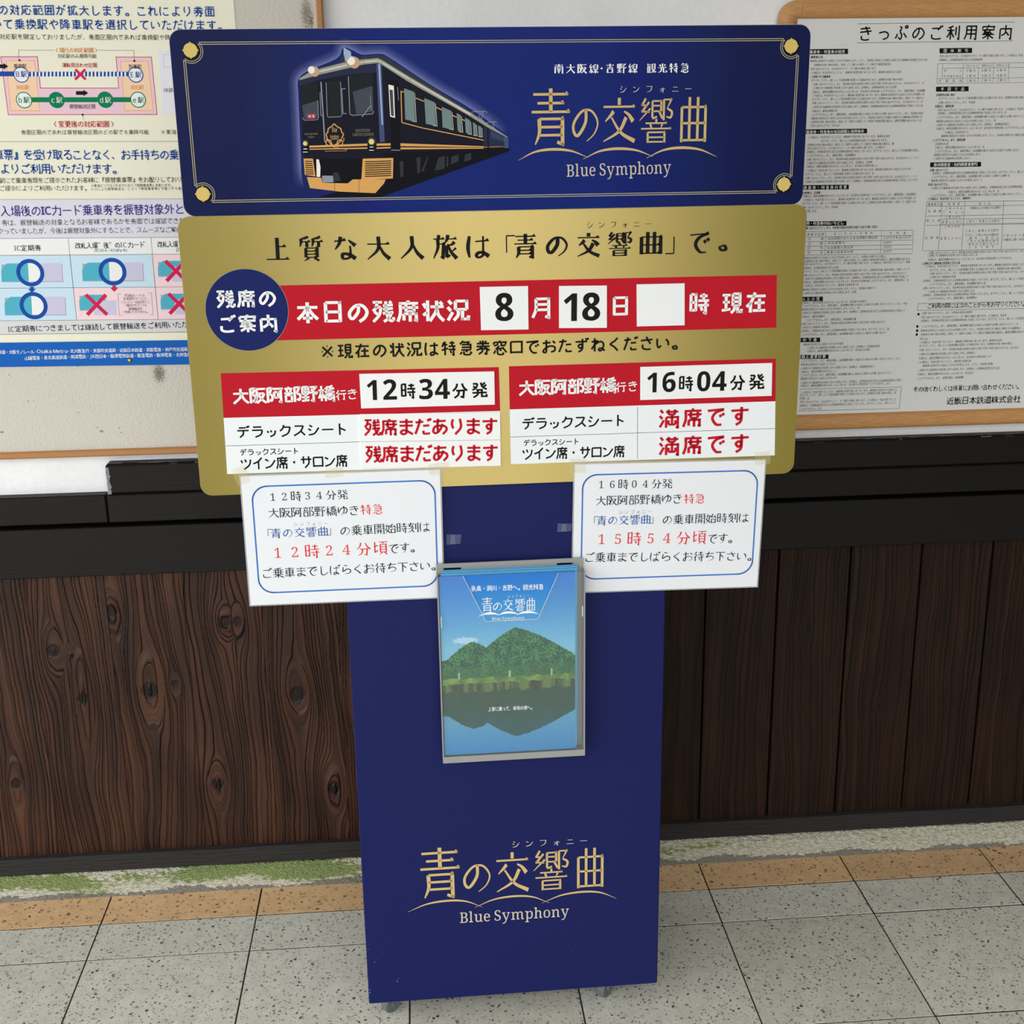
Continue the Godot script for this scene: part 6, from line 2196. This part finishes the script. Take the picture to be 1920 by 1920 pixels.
	write(ink, [
	["きっぷのご利用案内",0.6981,1.6212,0.9505,1.6212,0.0245,"h","k"],
	["乗車券・特急券の発売",0.6021,1.5916,0.6594,1.5916,0.0057,"h","w"],
	["乗車券・特急券の有効期間と使用条件",0.6033,1.4571,0.703,1.4571,0.0059,"h","w"],
	["乗車券・特急券の変更",0.6036,1.3608,0.6773,1.3608,0.0061,"h","w"],
	["団体割引",0.8435,1.5912,0.8823,1.5912,0.0058,"h","w"],
	["手回り品",0.8441,1.5269,0.8813,1.5269,0.0059,"h","w"],
	["身体障害者・知的障害者割引",0.8416,1.3969,0.9179,1.3969,0.0061,"h","w"],
	["乗車券・特急券の払いもどし",0.5995,1.2976,0.6756,1.2976,0.0064,"h","w"],
	["大人と小児",0.6027,1.161,0.6381,1.161,0.0066,"h","w"],
	["途中下車",0.6066,1.0848,0.637,1.0848,0.0068,"h","w"],
	["経路と運賃計算",0.6082,1.0532,0.656,1.0532,0.0068,"h","w"],
	["乗車券は発売日から有効となるものを発売します。ただし、特急券と利用される場合に使用される乗車券は特急券と日から発",0.6031,1.5766,0.8101,1.5766,0.0042,"f","d"],
	["定期券をお使い取めの際は、発売している駅から発売している駅まで乗車区間る場",0.6099,1.5699,0.7442,1.5699,0.0042,"f","d"],
	["手回り品の大きさは、次の合計が小さく、かつ運行の場合に限ります",0.6038,1.5633,0.7181,1.5633,0.0042,"f","d"],
	["この場合は、料金を受けることなく、乗車券の変更を取りあつかいます。乗車券は発売日から有効",0.6042,1.5569,0.7645,1.5569,0.0042,"f","d"],
	["までです。ただし、駅によって発売時間が変更となる場合があります。定期券をお使い取めの際は、",0.6066,1.5442,0.7727,1.5442,0.0042,"f","d"],
	["お問い合わせください。また、特急券の発売は利用日の前から窓口で取り手回り品の大きさは、次の合計が小さく、か",0.6105,1.5377,0.8084,1.5377,0.0042,"f","d"],
	["に使用される乗車券は特急券と日から発売します。定期券は、定期券発売窓口または定期",0.6109,1.5314,0.7579,1.5314,0.0042,"f","d"],
	["る場合は、通用定期間の効力のない人はご本人が、会社発行の員券を取ことができません。また、通用区間は、有効期間",0.6088,1.5248,0.8107,1.5248,0.0043,"f","d"],
	["この場合は、料金を受けることなく、乗車券の変更を取りあつかいます。乗車券は発売日から有効となるものを発売しま",0.6092,1.5187,0.8099,1.5187,0.0043,"f","d"],
	["までです。ただし、駅によって発売時間が変更となる場合があります。定期券をお使い取めの際は、発売している駅から",0.6095,1.5124,0.8092,1.5124,0.0043,"f","d"],
	["お問い合わせください。また、特急券の発売は利用日の前から窓口で取り手回り品の大きさは、次の合計が小さく、か",0.6098,1.5061,0.8085,1.5061,0.0043,"f","d"],
	["に使用される乗車券は特急券と日から発売します。定期券は、定期券発売窓口または定期券利用改札で発売しておりま",0.6102,1.4994,0.8091,1.4994,0.0043,"f","d"],
	["る場合は、通用定期間の効",0.6101,1.4926,0.6527,1.4926,0.0043,"f","d"],
	["ことができません。また、通用区間は、有効期間の着大と有効となる駅からお問い合わせください。また、特急券の発売",0.6097,1.4865,0.8101,1.4865,0.0043,"f","d"],
	["乗車券は発売日から有効となるものを発売します。ただし、特急券と利用される場合に使用される乗車券は特急券と日",0.6101,1.4802,0.8094,1.4802,0.0043,"f","d"],
	["定期券をお使い取めの際は、発売している駅から発売している駅まで乗車区間る場合は、通用定期間の効力のない人は",0.6097,1.4741,0.8086,1.4741,0.0043,"f","d"],
	["手回り品の大きさは、次の合計",0.6095,1.4677,0.659,1.4677,0.0043,"f","d"],
	["この場合は、料金を受けることなく、乗車券の変更を取りあつかいます。乗車券は発売",0.6057,1.448,0.7518,1.448,0.0043,"f","d"],
	["までです。ただし、駅によって発売時間が変更となる場合があります。",0.6292,1.4412,0.7499,1.4412,0.0043,"f","d"],
	["定期券をお使い取めの際は、発売している駅から発売している駅まで乗車区間る場合は、通",0.6052,1.4349,0.7601,1.4349,0.0044,"f","d"],
	["手回り品の大きさは、次の合計が小さく、かつ運行の場合に限ります。この場合は",0.6055,1.429,0.7446,1.429,0.0044,"f","d"],
	["定期券は、定期券発売窓口または定期券利用改札で発売しております。までです。ただし、駅によって発売時間が変更と",0.6047,1.4228,0.8078,1.4228,0.0044,"f","d"],
	["ことができません。また、通用区間は、有効期間の",0.605,1.4164,0.6915,1.4164,0.0044,"f","d"],
	["お問い合わせください。また、特急券の発売は利用日の前から窓口で取り手回り品の大きさは、次の合計が小さく、かつ",0.6054,1.4097,0.8076,1.4097,0.0044,"f","d"],
	["に使用される乗車券は特急券と日から発売します。定期券は、定期券",0.6057,1.4034,0.7231,1.4034,0.0044,"f","d"],
	["る場合は、通用定期間の効力のない人はご本人が、会社発行の員券を取こと",0.6048,1.3975,0.7333,1.3975,0.0044,"f","d"],
	["この場合は、料金を受けることなく、乗車券の変更を取りあつかいます。乗車券は発売日から有効となるものを",0.6052,1.3905,0.7955,1.3905,0.0044,"f","d"],
	["までです。ただし、駅によって発売時間が変更となる場合があります。定",0.6043,1.384,0.7269,1.384,0.0044,"f","d"],
	["お問い合わせください。また、特急券の発売は利用日の前から窓口で取り手回り品の大きさは、次の合計が小さく、かつ",0.6046,1.3773,0.8077,1.3773,0.0044,"f","d"],
	["に使用される乗車券は特急券と日から発売します。定期券は、定期券発売窓口または定期券利用改札で発売しております",0.6038,1.371,0.8095,1.371,0.0044,"f","d"],
	["る場合は、通用定期間の効力のない人はご本人が、会社発行の員券を取ことができません。また、通用区間は、有効期間の",0.6019,1.3459,0.809,1.3459,0.0045,"f","d"],
	["この場合は、料金を受けることなく、乗車券の変更を取りあつかいます。乗車券は発売日から有効となるものを発売しま",0.6017,1.3393,0.8082,1.3393,0.0045,"f","d"],
	["までです。ただし、駅によって発売時間が変更となる場合があります。定期券をお使い取めの際は、発売している駅から発",0.6009,1.3327,0.8087,1.3327,0.0045,"f","d"],
	["お問い合わせください。また、特急券",0.6,1.3259,0.6639,1.3259,0.0045,"f","d"],
	["手回り品の大きさは、次の合計が小さく、かつ運行の場合に限ります。この場合は、料金",0.8353,1.5824,0.9847,1.5824,0.0042,"f","d"],
	["定期券は、定期券発売窓口または定期券利用",0.8358,1.5758,0.9109,1.5758,0.0042,"f","d"],
	["までです。ただし、駅によって発売時間が変更となる場合があります。定期券をお使い取め",0.8401,1.5111,0.9933,1.5111,0.0043,"f","d"],
	["お問い合わせください。また、特急券",0.8407,1.5039,0.9042,1.5039,0.0043,"f","d"],
	["手回り品の大きさは、次の合計が小さく、かつ運行の場合に限ります。この場合は、料金を",0.8405,1.4914,0.9954,1.4914,0.0043,"f","d"],
	["定期券は、定期券発売窓口または定期券利用改札で発売しております。ま",0.841,1.4857,0.9638,1.4857,0.0043,"f","d"],
	["ことができません。また、通用区間は、有効期間の着大と有効となる駅からお問い合わせくだ",0.8391,1.4789,0.9967,1.4789,0.0043,"f","d"],
	["乗車券は発売日から有効となるものを発売します。ただし、特",0.8397,1.472,0.9454,1.472,0.0043,"f","d"],
	["に使用される乗車券は特急券と日から発売します。定期券は、定期券発売窓口",0.839,1.4657,0.9708,1.4657,0.0044,"f","d"],
	["る場合は、通用定期間の効力のない人はご本人が、会社発行の員券を取ことができません。ま",0.8395,1.4595,0.9987,1.4595,0.0044,"f","d"],
	["この場合は、料金を受ける",0.8537,1.4528,0.8966,1.4528,0.0044,"f","d"],
	["乗車券は発売日から有効となるものを発売します。ただし、特急券と利用される場合に使",0.8505,1.4467,1.0001,1.4467,0.0044,"f","d"],
	["定期券をお使",0.8405,1.433,0.8613,1.433,0.0044,"f","d"],
	["る場合は、通用定期間の効力のない人はご本人が、会",0.8398,1.4268,0.9287,1.4268,0.0044,"f","d"],
	["ことができません。また、通用区間は、有効期間の着大と有効となる駅からお問い合わせ",0.8404,1.4203,0.9941,1.4203,0.0044,"f","d"],
	["乗車券は発売日から有効となるものを発売します。",0.8397,1.4141,0.925,1.4141,0.0044,"f","d"],
	["に使用される乗車券は特急券と日から",0.8402,1.4076,0.9044,1.4076,0.0044,"f","d"],
	["定期券は、定期券発売窓口または定期券利用改札で発売しております。までです。ただし、駅によ",0.8398,1.382,1.0068,1.382,0.0044,"f","d"],
	["ことができません。また、通用区間は、有効期間の着大と有効となる駅からお問い合",0.8379,1.3757,0.9812,1.3757,0.0045,"f","d"],
	["乗車券は発売日から有効となるものを発売します。た",0.8384,1.3691,0.9305,1.3691,0.0045,"f","d"],
	["に使用される乗車券は特急券と日から発売します。定期券は、定期券発売窓口または定期券利用改",0.8395,1.3557,1.0071,1.3557,0.0045,"f","d"],
	["る場合は、通用定期間の効力のない人はご本人が、会",0.8713,1.3486,0.9638,1.3486,0.0045,"f","d"],
	["ことができません。また、通用区間は、有効期間の着大と有効となる駅からお問い合わせください。",0.8394,1.3428,1.0109,1.3428,0.0045,"f","d"],
	["乗車券は発",0.6037,1.583,0.6214,1.583,0.0044,"h","k"],
	["に使用される乗車券",0.6055,1.5504,0.6372,1.5504,0.0044,"h","k"],
	["定期券は、定期券",0.6016,1.3517,0.6303,1.3517,0.0047,"h","k"],
	["までです。ただ",0.6016,1.3193,0.6248,1.3193,0.0047,"h","k"],
	["定期券をお使い取め",0.8352,1.5171,0.8662,1.5171,0.0045,"h","k"],
	["る場合は、通用定期",0.8339,1.4978,0.8655,1.4978,0.0045,"h","k"],
	["ことができません。また、通用区間",0.8338,1.4396,0.8916,1.4396,0.0046,"h","k"],
	["お問い合わせくださ",0.8344,1.3874,0.8652,1.3874,0.0047,"h","k"],
	["手回り品の大きさは、",0.8328,1.3622,0.8699,1.3622,0.0047,"h","k"],
	["この場合は、料金を受けることなく、乗車券の",0.8341,1.337,0.9122,1.337,0.0047,"h","k"],
	["乗車券は発売日から有効となるものを発売します。ただし、特急券と利用される場合に",0.61,1.2357,0.761,1.2357,0.0045,"f","d"],
	["定期券をお使い取めの際は、発売している駅から発売している駅まで乗車区間る場合は、通用定期間の効力のな",0.6116,1.2299,0.8061,1.2299,0.0045,"f","d"],
	["手回り品の大きさは、次の合計が小さく、かつ運行の場合に限ります。この場合は、料金を受けることなく、乗車",0.6093,1.2244,0.8065,1.2244,0.0045,"f","d"],
	["定期券は、定期券発売窓口または定期",0.6096,1.2174,0.672,1.2174,0.0045,"f","d"],
	["までです。ただし、駅によって発売時間が変更となる場合があります。定期券をお使い取めの際は、発売している",0.6087,1.2111,0.8062,1.2111,0.0045,"f","d"],
	["お問い合わせください。また、特急券の発売は利用日の前から窓口で取り手回り品の大きさは、次の合計が小さ",0.609,1.2042,0.8015,1.2042,0.0046,"f","d"],
	["に使用される乗車券は特急券と日から発売します。定期券は、定期券発売窓口または定期券利用改札で発売して",0.6107,1.1979,0.8059,1.1979,0.0046,"f","d"],
	["る場合は、通用定期間の効力のない人はご本人が、会社発行の員券を取ことができません。また、通用区間は、有",0.6097,1.1916,0.8064,1.1916,0.0046,"f","d"],
	["この場合は、料金を受けることなく、乗車券の変更を取りあ",0.61,1.1852,0.712,1.1852,0.0046,"f","d"],
	["乗車券は発売日から有効となるものを発売します。ただし、特急券と利用され",0.6104,1.1781,0.744,1.1781,0.0046,"f","d"],
	["に使用される乗車券は特急券と日から発売します。定期",0.6107,1.1717,0.7076,1.1717,0.0046,"f","d"],
	["る場合は、通用定期間の効力のない人はご本人が、会社発行の員券を",0.6104,1.1539,0.7285,1.1539,0.0046,"f","d"],
	["ことができません。また、通用区間は、有効期間の着大と有効となる駅からお問い合わせください。また、特急",0.6107,1.148,0.8071,1.148,0.0046,"f","d"],
	["乗車券は発売日から有効となるものを発売します。ただし、特",0.6097,1.1416,0.7161,1.1416,0.0046,"f","d"],
	["に使用される乗車券は特急券と日から発売します。定期券は、定期券発売窓口または定期券利用改札で発売して",0.61,1.1352,0.8041,1.1352,0.0046,"f","d"],
	["る場合は、通用定期間の",0.6104,1.1282,0.651,1.1282,0.0046,"f","d"],
	["ことができません。また、通用区間は、有効期間の着",0.6186,1.1216,0.7108,1.1216,0.0046,"f","d"],
	["お問い合わせください。また、特急券の発売は利用日の前から窓口で取り手回り品の大き",0.6111,1.1148,0.767,1.1148,0.0047,"f","d"],
	["に使用される乗車券は特急券と",0.6114,1.1083,0.6627,1.1083,0.0047,"f","d"],
	["定期券は、定期券発売窓口または定期券利用改札で発売しております。までです。ただし、駅",0.6118,1.1016,0.776,1.1016,0.0047,"f","d"],
	["ことができません。また、通用区間は、有効期間の着大と有効となる駅からお問い合わせ",0.6121,1.0946,0.7698,1.0946,0.0047,"f","d"],
	["乗車券は発売日から有効となるものを発売",0.6171,1.0762,0.6898,1.0762,0.0047,"f","d"],
	["に使用される乗車券は特急券と日から発売します。定期券は、定期券発売窓",0.6254,1.0695,0.7596,1.0695,0.0047,"f","d"],
	["る場合は、通用定期間の効力のない人はご本人が、会社発行の員券",0.6244,1.0635,0.7413,1.0635,0.0047,"f","d"],
	["ことができません。また、通用区間は、有効期間の着大と有効となる駅からお問い合わせください。また、",0.6142,1.0449,0.8056,1.0449,0.0047,"f","d"],
	["乗車券は発売日から有効となるもの",0.6146,1.0383,0.6761,1.0383,0.0047,"f","d"],
	["に使用される乗車券は特急券と日から発売します。定期券は、定期券発売窓口",0.6141,1.0312,0.7515,1.0312,0.0048,"f","d"],
	["る場合は、通用定期間の効力のない人",0.6145,1.0246,0.6783,1.0246,0.0048,"f","d"],
	["ことができません。また、通用区間は、有効期間の着大と有効となる駅からお問い合わせください",0.6148,1.018,0.7874,1.018,0.0048,"f","d"],
	["乗車券は発売日から有効となるものを",0.6152,1.0114,0.6804,1.0114,0.0048,"f","d"],
	["に使用される乗車券は特急券と日から発売します。定期券は、定期券発売窓口または定期券利用改札で発売",0.6156,1.0034,0.806,1.0034,0.0048,"f","d"],
	["る場合は、通用定期間の効力のない人はご本人が、会社発行の員券を取ことができません。また、",0.6151,0.9978,0.7902,0.9978,0.0048,"f","d"],
	["この場合は、料金を受けることなく、乗車券の変更を取りあつかいます。乗車券は発売日から有効とな",0.6165,0.9853,0.7993,0.9853,0.0048,"f","d"],
	["までです。ただし、駅によって発売時間が変更となる場合があります。定期券をお使い取めの際は、発",0.6155,0.9795,0.7984,0.9795,0.0048,"f","d"],
	["お問い合",0.6153,0.9733,0.6303,0.9733,0.0048,"f","d"],
	["手回り品の大きさは、次の合計が小さく、かつ運行の場合に限ります。この場合は、料金を受けること",0.6162,0.9666,0.7993,0.9666,0.0048,"f","d"],
	["定期券は、定期券発売窓口または定期券利用改札で発売しております。までです。ただし、駅によって",0.616,0.9599,0.7984,0.9599,0.0048,"f","d"],
	["ことができません。また",0.6155,0.9532,0.6556,0.9532,0.0048,"f","d"],
	["お問い合わせください。また、特急券の発売は利用日の前から窓口で取り手回り品の大きさは、次の",0.845,1.2399,1.0215,1.2399,0.0045,"f","d"],
	["に使用される乗車券は特急券と日から発売します。定",0.8428,1.235,0.9336,1.235,0.0046,"f","d"],
	["る場合は、通用定期間の効力のない人はご本人が、会社発行の員券を取ことができません",0.8434,1.2274,1.0007,1.2274,0.0046,"f","d"],
	["この場合は、料金を受けることなく、乗車券の変更を取りあつかいます。乗車券は発売日から有効となる",0.8391,1.2153,1.0241,1.2153,0.0046,"f","d"],
	["までです。ただし、駅によって発売時間が変更となる場合があります。定期券をお使い取めの際は、",0.8489,1.2082,1.0248,1.2082,0.0046,"f","d"],
	["お問い合わせください。また、特急券の発売は利用日の前から窓口で取り手回り品の大きさは、次の",0.8495,1.2019,1.0255,1.2019,0.0046,"f","d"],
	["に使用される乗車券は特急",0.85,1.1955,0.8961,1.1955,0.0046,"f","d"],
	["定期券は、定期券発売窓口または定期券利用改札で発売しております。までです。ただし、駅によって発売",0.8373,1.1889,1.0269,1.1889,0.0046,"f","d"],
	["ことができません。また、通用区間は、有効期間の着大と有",0.8498,1.1822,0.9546,1.1822,0.0046,"f","d"],
	["お問い合わせください。また、特急券の発売は利用日の前から窓口で取り手回り品の大きさは、次の合計が",0.8384,1.1753,1.0283,1.1753,0.0046,"f","d"],
	["に使用される乗車券は特急券と日から発売します",0.8495,1.1686,0.9345,1.1686,0.0046,"f","d"],
	["定期券は、定期券発売窓口または定期券利用改札で発売しております。までです。ただし、駅によって発売",0.8394,1.1625,1.0296,1.1625,0.0046,"f","d"],
	["ことができません。また、通用区間は、有効期間の",0.8493,1.1558,0.9397,1.1558,0.0046,"f","d"],
	["お問い合わせください。また、特急券の発売は利用日",0.8408,1.1289,0.9341,1.1289,0.0047,"f","d"],
	["手回り品の大きさは、次の合計が小さく、かつ運行の場合に限ります。この場合は、料金を",0.8388,1.1212,1.0008,1.1212,0.0047,"f","d"],
	["定期券は、定期券発売窓口または定期券利用改札で発売しております。までです。ただし、駅によって発売時",0.8393,1.1147,1.0346,1.1147,0.0047,"f","d"],
	["ことができません。また、通用区間は、有効期間の着大と有効となる駅からお問い合わせください。ま",0.8415,1.1042,1.0254,1.1042,0.0047,"f","d"],
	["乗車券は発売日から有効となるものを発売します。ただし、特急券と利用される場合に使用される乗車券は",0.8407,1.0964,1.0303,1.0964,0.0047,"f","d"],
	["定期券をお使い取めの際は、発売している駅から発売している駅まで乗車区間る場合は、通用定期間の効力の",0.8413,1.0891,1.0373,1.0891,0.0047,"f","d"],
	["手回り品",0.8393,1.0808,0.8511,1.0808,0.0047,"f","d"],
	["この場合は、料金を受けることなく、乗車券の変更を取りあつかいます。乗車券は発売",0.8399,1.0742,0.996,1.0742,0.0047,"f","d"],
	["までです。ただし、駅によって発売時間が変更となる場合があります。定期券をお使い取めの際は、",0.8404,1.0676,1.0211,1.0676,0.0047,"f","d"],
	["お問い合わせください。また、特急券の発売は利用日の前から窓口で取り手回り品の大きさは、次の合計",0.841,1.0597,1.03,1.0597,0.0048,"f","d"],
	["に使用される乗車券は特急券と日から発売します。定期券は、",0.8403,1.0518,0.9494,1.0518,0.0048,"f","d"],
	["る場合は、通用定期間の効力のない人はご本人が、会社発行の員券を取ことが",0.8409,1.0439,0.9786,1.0439,0.0048,"f","d"],
	["この場合は、料金を受けることなく、乗車券の変更を取",0.8402,1.0365,0.94,1.0365,0.0048,"f","d"],
	["乗車券は発売日から有効となるものを発売します。ただし、特急券と利用",0.8502,1.0296,0.9827,1.0296,0.0048,"f","d"],
	["に使用される乗車券は特急券と日から発売します。定期券は、定期券発売窓口または定",0.8414,1.0213,0.9971,1.0213,0.0048,"f","d"],
	["る場合は、通用定期間の効力のない人はご本人が、会社発行",0.8407,1.0134,0.9462,1.0134,0.0048,"f","d"],
	["ことができません。また、通用区間は、有効期間",0.8413,1.0054,0.9278,1.0054,0.0048,"f","d"],
	["お問い合わせください。また、特急券の発売は利用日の前から窓口で取り手回り",0.6059,1.2891,0.7416,1.2891,0.005,"h","k"],
	["に使用される乗車券は特急券と日から発",0.8334,1.2207,0.9018,1.2207,0.0051,"h","k"],
	["有効期間内または有効期間の開始前",0.6527,1.2698,0.7411,1.2698,0.005,"f","d"],
	["有効期間内",0.6532,1.262,0.6804,1.262,0.005,"f","d"],
	["有効期間の開始前",0.6524,1.2533,0.6966,1.2533,0.005,"f","d"],
	["乗車の発車時刻前",0.6528,1.2453,0.6971,1.2453,0.005,"f","d"],
	["払いもどしの条件",0.6639,1.2782,0.7314,1.2782,0.005,"f","d"],
	["手料金",0.7679,1.2774,0.794,1.2774,0.005,"f","d"],
	["乗車券の品類",0.607,1.2779,0.6406,1.2779,0.005,"f","d"],
	["京通",0.6164,1.2698,0.6397,1.2698,0.005,"f","d"],
	["定期",0.6169,1.2615,0.6389,1.2615,0.005,"f","d"],
	["回特",0.616,1.2536,0.6394,1.2536,0.005,"f","d"],
	["特急",0.6165,1.2453,0.6398,1.2453,0.005,"f","d"],
	["220円手料金220円",0.7555,1.2692,0.8038,1.2692,0.005,"f","d"],
	["220円",0.7561,1.2606,0.7678,1.2606,0.005,"f","d"],
	["100円",0.7567,1.2526,0.7684,1.2526,0.005,"f","d"],
	["320円",0.7572,1.2446,0.769,1.2446,0.005,"f","d"],
	["15人以上",0.8846,1.5657,0.9029,1.5657,0.0045,"f","d"],
	["100人以上",0.9126,1.5658,0.9309,1.5658,0.0045,"f","d"],
	["300人以上",0.9402,1.566,0.9626,1.566,0.0045,"f","d"],
	["中小",0.8464,1.5578,0.8743,1.5578,0.0045,"f","d"],
	["その他の会社",0.8459,1.5484,0.8752,1.5484,0.0045,"f","d"],
	["京通団体",0.8381,1.5407,0.8759,1.5407,0.0045,"f","d"],
	["3割引",0.8866,1.5574,0.9,1.5574,0.0045,"f","d"],
	["4割引",0.9146,1.5575,0.928,1.5575,0.0045,"f","d"],
	["5割引",0.9427,1.5577,0.9561,1.5577,0.0045,"f","d"],
	["2割引",0.8874,1.5484,0.9008,1.5484,0.0045,"f","d"],
	["3割引",0.9154,1.5485,0.9289,1.5485,0.0045,"f","d"],
	["4割引",0.9436,1.5487,0.957,1.5487,0.0045,"f","d"],
	["1割引",0.8881,1.5405,0.9015,1.5405,0.0045,"f","d"],
	["2割引",0.9162,1.5407,0.9297,1.5407,0.0045,"f","d"],
	["2割引",0.9443,1.5408,0.9578,1.5408,0.0045,"f","d"],
	["乗車券の品",0.8361,1.3272,0.8587,1.3272,0.0047,"f","d"],
	["利用者",0.8737,1.3272,0.8912,1.3272,0.0047,"f","d"],
	["受1品",0.9315,1.3267,0.9491,1.3267,0.0048,"f","d"],
	["京通券",0.8372,1.3149,0.8572,1.3149,0.0048,"f","d"],
	["ご本人のみ",0.8693,1.3197,0.8969,1.3197,0.0048,"f","d"],
	["100km以上の場合のみ5割引",0.9145,1.3194,0.9699,1.3194,0.0048,"f","d"],
	["ご本人と",0.8649,1.3127,0.9001,1.3127,0.0048,"f","d"],
	["回入券",0.8355,1.2984,0.8564,1.2984,0.005,"f","d"],
	["ご本人のみ",0.8703,1.3037,0.8952,1.3037,0.005,"f","d"],
	["会員とともに",0.865,1.2954,0.8986,1.2954,0.005,"f","d"],
	["ご本人・会員とも5割引",0.9104,1.2955,0.9696,1.2955,0.005,"f","d"],
	["ご本人のみ",0.8705,1.2871,0.8954,1.2871,0.005,"f","d"],
	["定期券",0.8354,1.2673,0.8564,1.2673,0.005,"f","d"],
	["会員とともに",0.8644,1.2659,0.8999,1.2659,0.005,"f","d"],
	["ご本人・会員とも5割引",0.9106,1.2783,0.9699,1.2783,0.005,"f","d"],
	["ただし、ご本人のみの場合は",0.9113,1.2707,0.9707,1.2707,0.005,"f","d"],
	["割引しません",0.9198,1.2648,0.9713,1.2648,0.005,"f","d"],
	["ご本人の使用の割引",0.9149,1.2599,0.9717,1.2599,0.005,"f","d"],
	["あわせて受けること",0.9194,1.2543,0.9723,1.2543,0.005,"f","d"],
	["となります",0.9199,1.249,0.9635,1.249,0.0051,"f","d"],
	["ご本人が小児",0.9828,1.2685,1.0199,1.2685,0.005,"f","d"],
	["の場合に限ります",0.9835,1.261,1.0207,1.261,0.005,"f","d"],
	["ご利用の際には次のことがらをお守りください。",0.8517,1.1421,1.0358,1.1421,0.0098,"h","k"],
	["その他くわしくは係員にお問い合わせください。",0.8381,0.9846,1.0419,0.9846,0.0107,"h","k"],
	["近畿日本鉄道株式会社",0.9082,0.9599,1.0398,0.9599,0.0146,"h","k"],
	], z + .00002)
	for i in ink.v.size():
		ink.v[i] -= Vector3(at.x, at.y, 0)
	clip(ink, -.504, .504)
	obj("printed_text", ink.mesh(), print_ink, p)
